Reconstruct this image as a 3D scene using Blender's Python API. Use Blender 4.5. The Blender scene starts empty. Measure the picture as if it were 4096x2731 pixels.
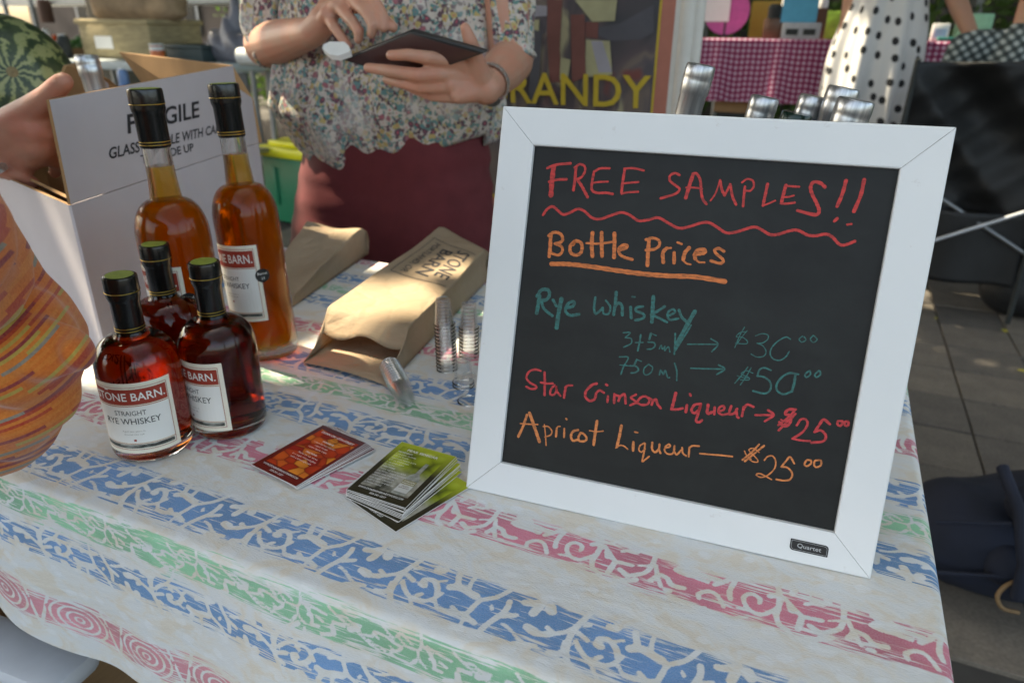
import bpy, bmesh, math, random
import numpy as np
from mathutils import Vector, Matrix

S = bpy.context.scene
C = S.collection
rad = math.radians

# ---------------------------------------------------------------- camera, sky, sun
EYE = np.array([0.0, 0.0, 1.145])
ROT = np.array([[0.91535, 0.40251, 0.01070], [0.17076, -0.36399, -0.91562], [-0.36465, 0.83994, -0.40191]])
FPX = 2831.9
cam = bpy.data.objects.new('camera', bpy.data.cameras.new('camera'))
C.objects.link(cam)
S.camera = cam
cam.data.sensor_width = 36.0
cam.data.lens = FPX / 4096 * 36
cam.data.clip_start = 0.02
cam.data.clip_end = 400
cam.matrix_world = Matrix(((ROT[0][0], -ROT[1][0], -ROT[2][0], EYE[0]), (ROT[0][1], -ROT[1][1], -ROT[2][1], EYE[1]),
                           (ROT[0][2], -ROT[1][2], -ROT[2][2], EYE[2]), (0, 0, 0, 1)))
cam.data.dof.use_dof = True
cam.data.dof.focus_distance = 0.60
cam.data.dof.aperture_fstop = 6.3
cam.data.dof.aperture_blades = 7

# direction towards the sun: high on the left of the stall
SUN_EL, SUN_AZ = rad(56), rad(174)          # azimuth counted from +X towards +Y
SD = Vector((math.cos(SUN_EL) * math.cos(SUN_AZ), math.cos(SUN_EL) * math.sin(SUN_AZ), math.sin(SUN_EL)))
world = bpy.data.worlds.new('World')
S.world = world
world.use_nodes = True
wn = world.node_tree
sky = wn.nodes.new('ShaderNodeTexSky')
sky.sky_type = 'NISHITA'
sky.sun_disc = False
sky.sun_elevation = SUN_EL
sky.sun_rotation = rad(90) - SUN_AZ
sky.air_density = 0.8
sky.dust_density = 4.0
sky.ozone_density = 0.6
bg = wn.nodes['Background']
bg.inputs['Strength'].default_value = 0.15
wn.links.new(sky.outputs['Color'], bg.inputs['Color'])
sun = bpy.data.objects.new('sun', bpy.data.lights.new('sun', 'SUN'))
C.objects.link(sun)
sun.data.energy = 2.9
sun.data.angle = rad(0.5)
sun.data.color = (1.0, 0.95, 0.87)
sun.rotation_euler = SD.to_track_quat('Z', 'Y').to_euler()
S.view_settings.view_transform = 'Standard'
S.view_settings.look = 'None'
S.view_settings.gamma = 1
S.view_settings.use_curve_mapping = False
S.view_settings.exposure = 2.32
S.view_settings.use_white_balance = True      # the camera was balanced for the open shade
S.view_settings.white_balance_temperature = 8300
S.view_settings.white_balance_tint = 5
S.cycles.max_bounces = 14
S.cycles.transmission_bounces = 12
S.cycles.transparent_max_bounces = 80
S.cycles.glossy_bounces = 6
S.cycles.diffuse_bounces = 4
S.cycles.sample_clamp_indirect = 6

# ---------------------------------------------------------------- survey helpers
# the stall was measured from the photograph: a bearing (photo px) plus a known depth or height gives a place
def ray(x, y):
    return ROT.T @ np.array([x - 2048.0, y - 1365.5, FPX])
def W(x, y, Y):
    r = ray(x, y)
    return Vector(EYE + r * (Y / r[1]))
def WZ(x, y, z=0.74):
    r = ray(x, y)
    return Vector(EYE + r * ((z - EYE[2]) / r[2]))
def WP(x, y, p0, n):
    r = Vector(ray(x, y)); e = Vector(EYE)
    return e + r * ((p0 - e).dot(n) / r.dot(n))
def px(P):          # metres per photo pixel at a place
    return float(ROT[2] @ (np.array(P) - EYE)) / FPX
def c2(x, y, Y): return W(900 + x * .5527, y * .5527, Y)
def a1(x, y, Y): return W(x / 2.138, y / 2.138, Y)
def c3(x, y, z): return WZ(900 + x / 1.7425, 800 + y / 1.7425, z)

TZ = 0.74           # table top

# ---------------------------------------------------------------- objects
def tag(o, label=None, cat=None, group=None, kind=None):
    if label: o['label'] = label
    if cat: o['category'] = cat
    if group: o['group'] = group
    if kind: o['kind'] = kind
    return o
def empty(name, loc=(0, 0, 0), rz=0.0, label=None, cat=None, group=None):
    o = bpy.data.objects.new(name, None)
    o.empty_display_size = 0.05
    C.objects.link(o)
    o.location = loc
    o.rotation_euler = (0, 0, rz)
    return tag(o, label, cat, group)
def link(name, me, mat=None, parent=None, smooth=False, label=None):
    o = bpy.data.objects.new(name, me)
    C.objects.link(o)
    if mat is not None:
        me.materials.clear()
        for m in (mat if isinstance(mat, (list, tuple)) else [mat]): me.materials.append(m)
    if smooth:
        me.polygons.foreach_set('use_smooth', [True] * len(me.polygons))
    if parent is not None: o.parent = parent
    if label: o['label'] = label
    return o
def mesh(name, v, f):
    me = bpy.data.meshes.new(name)
    me.from_pydata([tuple(p) for p in v], [], f)
    me.update()
    return me
def from_bm(name, bm):
    me = bpy.data.meshes.new(name)
    bmesh.ops.recalc_face_normals(bm, faces=bm.faces)
    bm.to_mesh(me); bm.free()
    return me
def smooth_by_angle(o, deg=35):
    me = o.data
    me.polygons.foreach_set('use_smooth', [True] * len(me.polygons))
    bm = bmesh.new(); bm.from_mesh(me)
    for e in bm.edges:
        if len(e.link_faces) == 2 and e.calc_face_angle(0) > rad(deg): e.smooth = False
    bm.to_mesh(me); bm.free()
    return o
def bx(bm, x0, x1, y0, y1, z0, z1, bev=0.0, M=None):
    r = bmesh.ops.create_cube(bm, size=1.0)
    vs = r['verts']
    for v in vs:
        v.co = Vector(((x0 + x1) / 2 + v.co.x * (x1 - x0), (y0 + y1) / 2 + v.co.y * (y1 - y0), (z0 + z1) / 2 + v.co.z * (z1 - z0)))
    if bev:
        es = list({e for v in vs for e in v.link_edges})
        r2 = bmesh.ops.bevel(bm, geom=es, offset=bev, segments=2, affect='EDGES', profile=0.5)
        vs = list({v for f in r2['faces'] for v in f.verts} | {v for v in vs if v.is_valid})
    if M is not None:
        for v in vs: v.co = M @ v.co
    return vs
def box(name, x0, x1, y0, y1, z0, z1, mat, parent=None, bev=0.0, M=None):
    bm = bmesh.new(); bx(bm, x0, x1, y0, y1, z0, z1, bev)
    if M is not None: bmesh.ops.transform(bm, matrix=M, verts=bm.verts)
    o = link(name, from_bm(name, bm), mat, parent)
    if bev: smooth_by_angle(o, 40)
    return o
def tube(name, pts, r, mat, parent=None, seg=10, caps=True):
    if not isinstance(r, (list, tuple)): r = [r] * len(pts)
    pts = [Vector(p) for p in pts]
    v, f = [], []
    prev = None
    for i, p in enumerate(pts):
        d = (pts[min(i + 1, len(pts) - 1)] - pts[max(i - 1, 0)]).normalized()
        a = d.orthogonal().normalized() if prev is None else (prev - d * prev.dot(d)).normalized()
        prev = a; b = d.cross(a)
        for k in range(seg):
            t = 2 * math.pi * k / seg
            v.append(p + (a * math.cos(t) + b * math.sin(t)) * r[i])
    for i in range(len(pts) - 1):
        for k in range(seg):
            k2 = (k + 1) % seg
            f.append((i * seg + k, i * seg + k2, (i + 1) * seg + k2, (i + 1) * seg + k))
    if caps:
        f.append(tuple(range(seg))[::-1]); f.append(tuple((len(pts) - 1) * seg + k for k in range(seg)))
    return smooth_by_angle(link(name, mesh(name, v, f), mat, parent), 50)
def lathe(name, prof, mat, parent=None, seg=48, close=True, smooth=True, wob=None):
    v, f, rings = [], [], []
    for r, z in prof:
        if r < 1e-6:
            rings.append([len(v)]); v.append((0, 0, z))
        else:
            rings.append(list(range(len(v), len(v) + seg)))
            for k in range(seg):
                t = 2 * math.pi * k / seg
                rr = r * (1 + (wob(t, z) if wob else 0))
                v.append((rr * math.cos(t), rr * math.sin(t), z))
    for a, b in zip(rings[:-1], rings[1:]):
        for k in range(seg):
            k2 = (k + 1) % seg
            if len(a) == 1 and len(b) == 1: continue
            if len(a) == 1: f.append((a[0], b[k2], b[k]))
            elif len(b) == 1: f.append((a[k], a[k2], b[0]))
            else: f.append((a[k], a[k2], b[k2], b[k]))
    o = link(name, mesh(name, v, f), mat, parent)
    bm = bmesh.new(); bm.from_mesh(o.data)
    bmesh.ops.recalc_face_normals(bm, faces=bm.faces)
    bm.to_mesh(o.data); bm.free()
    return smooth_by_angle(o, 40) if smooth else o
def curve_pts(pts, n=6, closed=False):      # Catmull-Rom
    P = [np.array(p, float) for p in pts]
    if len(P) < 3: return [P[0] + (P[-1] - P[0]) * i / n for i in range(n + 1)]
    P = [2 * P[0] - P[1]] + P + [2 * P[-1] - P[-2]]
    out = []
    for i in range(1, len(P) - 2):
        for k in range(n):
            t = k / n
            out.append(.5 * ((2 * P[i]) + (P[i + 1] - P[i - 1]) * t + (2 * P[i - 1] - 5 * P[i] + 4 * P[i + 1] - P[i + 2]) * t * t
                             + (3 * P[i] - P[i - 1] - 3 * P[i + 1] + P[i + 2]) * t ** 3))
    out.append(P[-2])
    return out
def grid_sheet(name, fn, nu, nv, mat, parent=None, thick=0.0, smooth=True):
    v = [fn(i / nu, j / nv) for j in range(nv + 1) for i in range(nu + 1)]
    f = [(j * (nu + 1) + i, j * (nu + 1) + i + 1, (j + 1) * (nu + 1) + i + 1, (j + 1) * (nu + 1) + i) for j in range(nv) for i in range(nu)]
    o = link(name, mesh(name, v, f), mat, parent, smooth=smooth)
    if thick:
        m = o.modifiers.new('s', 'SOLIDIFY'); m.thickness = thick; m.offset = 0
        bake(o)
    return o
def bake(o):
    dg = bpy.context.evaluated_depsgraph_get()
    me = bpy.data.meshes.new_from_object(o.evaluated_get(dg))
    o.modifiers.clear()
    o.data = me
    return o
def blob(name, cones, voxel, mat, parent=None, smooth_it=6, extra=None, disp=None):
    """one continuous skin grown round tapered limbs (p0, r0, p1, r1)"""
    bm = bmesh.new()
    for p0, r0, p1, r1 in cones:
        p0 = Vector(p0); p1 = Vector(p1)
        d = p1 - p0; L = d.length
        q = (d.to_track_quat('Z', 'Y') if L > 1e-6 else Vector((0, 0, 1)).to_track_quat('Z', 'Y')).to_matrix().to_4x4()
        n, h = 16, 5
        rows = []
        for j in range(h + 1):
            t = -math.pi / 2 + j * math.pi / 2 / h
            rows.append((r0 * math.cos(t), r0 * math.sin(t)))
        for j in range(h + 1):
            t = j * math.pi / 2 / h
            rows.append((r1 * math.cos(t), L + r1 * math.sin(t)))
        vs = [[bm.verts.new(Matrix.Translation(p0) @ q @ Vector((max(r, 1e-5) * math.cos(2 * math.pi * k / n), max(r, 1e-5) * math.sin(2 * math.pi * k / n), z))) for k in range(n)] for r, z in rows]
        for a, b in zip(vs[:-1], vs[1:]):
            for k in range(n): bm.faces.new((a[k], a[(k + 1) % n], b[(k + 1) % n], b[k]))
        bm.faces.new(vs[0][::-1]); bm.faces.new(vs[-1])
    me = bpy.data.meshes.new(name); bm.to_mesh(me); bm.free()
    o = link(name, me, mat, parent)
    m = o.modifiers.new('r', 'REMESH'); m.mode = 'VOXEL'; m.voxel_size = voxel; m.use_smooth_shade = True
    m = o.modifiers.new('s', 'SMOOTH'); m.factor = .5; m.iterations = smooth_it
    bake(o)
    if disp:
        for v in o.data.vertices: v.co = disp(v.co)
    o.data.materials.clear(); o.data.materials.append(mat)
    o.data.polygons.foreach_set('use_smooth', [True] * len(o.data.polygons))
    return o
def text_me(s, h=1.0, width=None, bold=0.0, space=1.0, align='LEFT'):
    """flat lettering as a list of 2-D verts and faces; cap height h"""
    cu = bpy.data.curves.new('t', 'FONT')
    cu.body = s; cu.size = 1.0; cu.space_character = space; cu.offset = bold; cu.resolution_u = 3; cu.space_line = 1.15
    cu.align_x = align
    o = bpy.data.objects.new('t', cu); C.objects.link(o)
    dg = bpy.context.evaluated_depsgraph_get()
    me = bpy.data.meshes.new_from_object(o.evaluated_get(dg))
    v = [(p.co.x, p.co.y) for p in me.vertices]; f = [tuple(p.vertices) for p in me.polygons]
    bpy.data.objects.remove(o); bpy.data.curves.remove(cu); bpy.data.meshes.remove(me)
    k = h / 0.70
    xs = [p[0] for p in v]; x0, x1 = min(xs), max(xs)
    kx = k if width is None else width / max(x1 - x0, 1e-6)
    ox = x0 if align == 'LEFT' else (x0 + x1) / 2
    return [((p[0] - ox) * kx, p[1] * k) for p in v], f
def place_text(name, items, fn, mat, parent):
    """items: (string, x, y, cap height, width|None, bold, align) laid out in the sheet's own plane, mapped by fn(x, y)"""
    V, F = [], []
    for it in items:
        s, x, y, h, w, b, al = (list(it) + [None, 0.0, 'LEFT'][len(it) - 4:])[:7]
        v, f = text_me(s, h, w, b, align=al)
        n = len(V)
        V += [fn(x + a, y + c) for a, c in v]; F += [tuple(i + n for i in q) for q in f]
    return link(name, mesh(name, V, F), mat, parent)

# ---------------------------------------------------------------- materials
def nodes(name):
    m = bpy.data.materials.new(name); m.use_nodes = True
    nt = m.node_tree
    return m, nt, nt.nodes['Principled BSDF']
def N(nt, t, **kw):
    n = nt.nodes.new('ShaderNode' + t)
    for k, v in kw.items():
        if k in n.inputs: n.inputs[k].default_value = v
        else: setattr(n, k, v)
    return n
def mix(nt, fac, a, b, blend='MIX'):
    n = nt.nodes.new('ShaderNodeMix'); n.data_type = 'RGBA'; n.blend_type = blend
    for sock, val in ((0, fac), (6, a), (7, b)):
        if hasattr(val, 'is_output'): nt.links.new(val, n.inputs[sock])
        else: n.inputs[sock].default_value = val if sock == 0 or len(val) == 4 else (*val, 1)
    return n.outputs[2]
def math_(nt, op, a, b=None, c=None):
    n = nt.nodes.new('ShaderNodeMath'); n.operation = op
    for i, val in enumerate((a, b, c)):
        if val is None: continue
        if hasattr(val, 'is_output'): nt.links.new(val, n.inputs[i])
        else: n.inputs[i].default_value = val
    return n.outputs[0]
def ramp(nt, fac, stops, interp='LINEAR'):
    n = nt.nodes.new('ShaderNodeValToRGB'); n.color_ramp.interpolation = interp
    e = n.color_ramp.elements
    while len(e) > 1: e.remove(e[-1])
    e[0].position = stops[0][0]; e[0].color = (*stops[0][1], 1)
    for p, c in stops[1:]:
        q = e.new(p); q.color = (*c, 1)
    nt.links.new(fac, n.inputs[0])
    return n.outputs[0]
def coords(nt, kind='Object', scale=(1, 1, 1), rot=(0, 0, 0)):
    tc = N(nt, 'TexCoord'); mp = N(nt, 'Mapping')
    mp.inputs['Scale'].default_value = scale; mp.inputs['Rotation'].default_value = rot
    nt.links.new(tc.outputs[kind], mp.inputs[0])
    return mp.outputs[0]
def noise(nt, co, scale, detail=4, rough=.55, dist=0.0):
    n = N(nt, 'TexNoise', Scale=scale, Detail=detail, Roughness=rough, Distortion=dist)
    nt.links.new(co, n.inputs['Vector'])
    return n.outputs['Fac']
def bump(nt, b, h, strength=.3, dist=.001):
    n = N(nt, 'Bump', Strength=strength, Distance=dist)
    nt.links.new(h, n.inputs['Height']); nt.links.new(n.outputs[0], b.inputs['Normal'])
def plain(name, col, rough=.6, var=.12, scale=30, bs=0, bd=.0005, metal=0.0, spec=.5, coat=0.0, sheen=0.0, stretch=(1, 1, 1), trans=0.0):
    m, nt, b = nodes(name)
    co = coords(nt, scale=stretch)
    n1 = noise(nt, co, scale)
    c = np.array(col)
    nt.links.new(ramp(nt, n1, [(.3, tuple(np.clip(c * (1 - var), 0, 1))), (.7, tuple(np.clip(c * (1 + var), 0, 1)))]), b.inputs['Base Color'])
    b.inputs['Roughness'].default_value = rough
    b.inputs['Metallic'].default_value = metal
    b.inputs['Specular IOR Level'].default_value = spec
    b.inputs['Coat Weight'].default_value = coat
    b.inputs['Sheen Weight'].default_value = sheen
    if trans:
        t = N(nt, 'BsdfTranslucent'); t.inputs[0].default_value = (*col, 1)
        mx = N(nt, 'MixShader'); mx.inputs[0].default_value = trans
        nt.links.new(b.outputs[0], mx.inputs[1]); nt.links.new(t.outputs[0], mx.inputs[2])
        nt.links.new(mx.outputs[0], nt.nodes['Material Output'].inputs[0])
    if bs: bump(nt, b, noise(nt, co, bs, 5), .5, bd)
    return m
def glassy(name, col, ior=1.45, rough=0.0, absorb=None, dens=0.0, straight=0.0, scol=(1, 1, 1)):
    m = bpy.data.materials.new(name); m.use_nodes = True
    nt = m.node_tree; nt.nodes.clear()
    g = N(nt, 'BsdfGlass', IOR=ior, Roughness=rough); g.inputs['Color'].default_value = (*col, 1)
    out = N(nt, 'OutputMaterial')
    if straight:       # the share of light that passes the thin wall undeviated
        t = N(nt, 'BsdfTransparent'); t.inputs[0].default_value = (*scol, 1)
        mx = N(nt, 'MixShader'); mx.inputs[0].default_value = straight
        nt.links.new(g.outputs[0], mx.inputs[1]); nt.links.new(t.outputs[0], mx.inputs[2]); nt.links.new(mx.outputs[0], out.inputs[0])
    else: nt.links.new(g.outputs[0], out.inputs[0])
    if absorb:
        a = N(nt, 'VolumeAbsorption', Density=dens); a.inputs['Color'].default_value = (*absorb, 1)
        nt.links.new(a.outputs[0], out.inputs['Volume'])
    return m

# ---------------------------------------------------------------- the ground
m_ground = plain('paving_base', (.045, .042, .038), .9, .25, 6, 60, .003)
grd = grid_sheet('ground', lambda u, v: (-60 + 120 * u, -20 + 120 * v, -.012), 24, 24, m_ground, smooth=False)
tag(grd, kind='structure')
def paver_mat(name, col):
    m, nt, b = nodes(name)
    co = coords(nt)
    oi = N(nt, 'ObjectInfo')
    n1 = noise(nt, co, 9, 6, .7); n2 = noise(nt, co, 120, 3)
    base = ramp(nt, n1, [(.25, tuple(np.array(col) * .6)), (.55, col), (.8, tuple(np.array(col) * 1.5))])
    tone = ramp(nt, oi.outputs['Random'], [(0, (.7, .7, .72)), (1, (1.25, 1.2, 1.12))])
    nt.links.new(mix(nt, 1.0, mix(nt, .25, base, ramp(nt, n2, [(.3, (.02, .02, .02)), (.7, (.2, .19, .17))])), tone, 'MULTIPLY'), b.inputs['Base Color'])
    b.inputs['Roughness'].default_value = .85
    bump(nt, b, n2, .5, .002)
    return m
m_paver = paver_mat('paver_stone', (.15, .13, .11))
PV = .2555
bmp = bmesh.new(); bx(bmp, -PV / 2 + .003, PV / 2 - .003, -PV / 2 + .003, PV / 2 - .003, -.02, 0, .002)
me_p = from_bm('paver', bmp); me_p.materials.append(m_paver)
random.seed(4)
cells = []
for i in range(-14, 12):
    for j in range(4, 19):
        x, y = .692 + i * PV, 1.43 + j * PV - 1.0
        cells.append((x, y))
def seen(x, y):
    q = ROT @ (np.array([x, y, 0]) - EYE)
    if q[2] <= .1: return False
    u, v = q[0] / q[2] * FPX + 2048, q[1] / q[2] * FPX + 1365
    return (-100 < u < 4250 and 0 < v < 2900) and (u > 3350 or u < 1500)
cells = [c for c in cells if seen(*c)]
cells.sort(key=lambda c: c[0] ** 2 + c[1] ** 2)
for x, y in cells[:290]:
    o = bpy.data.objects.new('paver', me_p); C.objects.link(o); o.parent = grd
    o.location = (x, y, random.uniform(-.0015, .0015)); o.rotation_euler = (random.uniform(-.004, .004), random.uniform(-.004, .004), random.uniform(-.006, .006))
# fallen leaves on the paving
m_leafy = plain('yellow_leaf', (.42, .36, .05), .6, .3, 60)
for i, (x, y, lab) in enumerate([(4017, 1325, 'small yellow fallen leaf on the dark paving, nearer the camping chair'), (4093, 1487, 'small yellow fallen leaf on the paving at the right edge of the picture'), (3744, 1275, 'faint yellowed leaf on the paving close beside the chalkboard frame')]):
    P = WZ(x, y, .004); s = (.022, .02, .012)[i]
    pts = [(0, -1), (.45, -.5), (.6, .1), (.25, .8), (0, 1), (-.3, .75), (-.55, .1), (-.4, -.5)]
    v = [(a * s, b * s, .003 + .004 * abs(a)) for a, b in pts] + [(0, 0, .001)]
    f = [(k, (k + 1) % 8, 8) for k in range(8)]
    o = link('fallen_leaf', mesh('fallen_leaf', v, f), m_leafy); o.location = P; o.rotation_euler.z = i * 1.3
    tag(o, lab, 'leaf', 'fallen leaves on the paving')

# ---------------------------------------------------------------- stall table and its printed cloth
TX0, TX1, TY0, TY1 = -1.69, .142, .330, 1.086
tab = empty('folding_table', (-.77, .708, 0), 0, 'long folding stall table hidden beneath the flowered cloth, standing on the paving', 'table')
m_tabtop = plain('table_plastic', (.6, .6, .58), .5)
m_legs = plain('grey_steel', (.25, .26, .27), .4, .1, 20, metal=.8)
box('tabletop', TX0 + .77, TX1 - .004 + .77, TY0 + .004 - .708, TY1 - .004 - .708, TZ - .045, TZ - .0035, m_tabtop, tab, .006)
for sx in (-.8, .8):
    for sy in (-.3, .3):
        tube('leg', [(sx, sy, TZ - .05), (sx, sy, 0)], .013, m_legs, tab)

VINES = {'blue':[(2.4,[(-248,37),(-253,25),(-255,17),(-258,9),(-259,0),(-258,-11),(-254,-22),(-244,-32),(-233,-41)]),(3.3,[(-291,-6),(-285,-7)]),(2.7,[(-290,-7),(-284,-9),(-274,-6)]),(1.9,[(-274,-6),(-263,2),(-257,11)]),(2.1,[(-277,0),(-272,-3)]),(2.0,[(-255,5),(-246,1)]),(1.9,[(-254,-3),(-248,-10),(-240,-15),(-229,-15),(-223,-11),(-220,-4),(-219,-2)]),(1.6,[(-240,-15),(-233,-24),(-227,-33),(-227,-38)]),(3.2,[(-239,1),(-236,0)]),(2.4,[(-239,1),(-239,6),(-233,8),(-229,6),(-225,2),(-222,-4)]),(1.2,[(-229,8),(-222,12)]),(1.9,[(-236,-12),(-233,-9)]),(1.6,[(-222,-9),(-215,-17)]),(2.3,[(-214,-17),(-206,-17),(-197,-15),(-192,-15),(-182,-19)]),(1.8,[(-205,-11),(-200,-14)]),(1.4,[(-192,-14),(-191,-22),(-191,-28)]),(2.1,[(-192,-14),(-190,-4),(-188,4),(-178,12),(-172,22),(-168,31)]),(3.5,[(-193,6),(-201,8),(-209,10),(-216,7)]),(2.5,[(-211,10),(-215,19),(-216,23)]),(1.8,[(-201,8),(-203,17),(-203,24)]),(3.1,[(-235,20),(-231,20),(-229,23)]),(2.1,[(-252,14),(-249,16)]),(2.4,[(-176,-29),(-174,-19),(-171,-11),(-167,-2),(-166,7),(-167,12)]),(2.2,[(-166,-4),(-157,1)]),(1.5,[(-178,2),(-176,-1)]),(3.0,[(-156,16),(-151,17),(-146,21)]),(3.4,[(-146,8),(-144,16),(-143,22)]),(4.1,[(-134,16),(-136,20)]),(2.3,[(-143,23),(-143,31)]),(1.4,[(-309,-11),(-302,-13),(-294,-18),(-287,-21)]),(4.0,[(-293,-26),(-285,-23)]),(2.0,[(-287,-21),(-279,-20)]),(2.7,[(-268,-21),(-259,-18),(-260,-8)])],'pink':[(2.2,[(-126,29),(-122,15),(-122,0),(-123,-8),(-120,-17),(-114,-20),(-111,-27)]),(1.9,[(-122,1),(-128,-7),(-134,-12),(-141,-11),(-146,-6),(-148,1),(-146,6),(-141,8),(-136,5),(-136,0)]),(1.3,[(-151,-12),(-143,-11)]),(2.0,[(-119,14),(-111,5),(-105,-1),(-101,-1),(-91,0)]),(3.1,[(-112,2),(-114,7)]),(2.4,[(-105,-2),(-106,-9),(-107,-16)]),(2.5,[(-99,-9),(-91,-14)]),(2.4,[(-100,-22),(-94,-21),(-84,-15)]),(2.5,[(-129,11),(-124,15)]),(2.3,[(-114,20),(-111,27),(-110,34)]),(1.8,[(-103,13),(-97,17),(-91,17)]),(0.9,[(-100,25),(-97,17)]),(3.0,[(-95,29),(-89,29),(-87,21)]),(2.1,[(-76,26),(-76,17),(-76,7),(-79,-4),(-88,-11)]),(1.8,[(-75,23),(-69,21)]),(1.8,[(-73,8),(-70,-1),(-64,-14)]),(1.1,[(-86,2),(-77,6)]),(2.3,[(-73,-11),(-69,-3)]),(2.0,[(-60,-16),(-56,-16)]),(2.3,[(-67,-1),(-61,-3),(-56,-9),(-47,-8)]),(2.3,[(-57,10),(-51,8),(-41,8),(-31,7)]),(2.3,[(-56,21),(-50,15),(-42,10)]),(1.9,[(-180,-14),(-181,-9),(-174,-3),(-167,-5),(-161,-15)]),(2.1,[(-157,-5),(-159,3),(-157,15),(-154,27)]),(2.1,[(-171,6),(-165,12),(-155,25)]),(2.8,[(-200,13),(-190,13),(-177,13),(-168,12)]),(3.4,[(-197,24),(-189,17)]),(2.4,[(-186,-33),(-179,-28),(-174,-23)]),(1.5,[(-153,-27),(-150,-22),(-143,-19)])],'green':[(1.3,[(-314,14),(-304,7),(-296,3),(-288,-1),(-281,-5),(-275,-9),(-268,-11)]),(1.3,[(-302,9),(-296,9),(-292,6),(-283,6)]),(2.6,[(-294,-1),(-286,2)]),(1.3,[(-282,-2),(-273,0)]),(0.9,[(-277,-5),(-266,-8),(-257,-11),(-248,-13),(-240,-13)]),(0.7,[(-266,-8),(-258,-15)]),(1.4,[(-268,0),(-272,4),(-268,6),(-259,4),(-252,1),(-247,0),(-251,-5),(-257,-8)]),(1.0,[(-258,-3),(-255,-5)]),(1.4,[(-264,15),(-258,9),(-254,6)]),(1.4,[(-251,9),(-248,13),(-243,11),(-238,7)]),(1.2,[(-249,8),(-243,3),(-233,3),(-230,8),(-230,14),(-233,20)]),(1.2,[(-233,3),(-232,-5),(-226,-11)]),(1.7,[(-226,8),(-220,0),(-219,-7)]),(1.7,[(-237,-10),(-235,-7)]),(1.0,[(-240,-13),(-237,-10)]),(1.9,[(-309,0),(-303,0),(-299,0)]),(2.5,[(-309,-11),(-310,-5)]),(1.5,[(-330,-9),(-323,-9)]),(1.8,[(-321,-16),(-310,-12)]),(1.4,[(-340,10),(-331,4)]),(1.4,[(-335,10),(-325,7),(-315,5)]),(1.4,[(-333,-1),(-329,-1)]),(1.5,[(-325,0),(-319,-3)])]}
PER = 146.0
RE = 9.0          # edge radius (mm)
def edge_profile(s, lo, hi):
    """arc length s (mm, same numbers as the flat coordinate between the edges) -> flat coordinate, drop (mm)"""
    q = math.pi / 2 * RE
    a = lo + RE; b = hi - RE
    f = np.where(s < a, np.where(s < a - q, lo, a - RE * np.sin(np.clip((a - s) / RE, 0, math.pi / 2))),
                 np.where(s > b, np.where(s > b + q, hi, b + RE * np.sin(np.clip((s - b) / RE, 0, math.pi / 2))), s))
    d = np.where(s < a, np.where(s < a - q, RE + (a - q - s), RE - RE * np.cos(np.clip((a - s) / RE, 0, math.pi / 2))),
                 np.where(s > b, np.where(s > b + q, RE + (s - b - q), RE - RE * np.cos(np.clip((s - b) / RE, 0, math.pi / 2))), 0))
    return f, d
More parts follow.
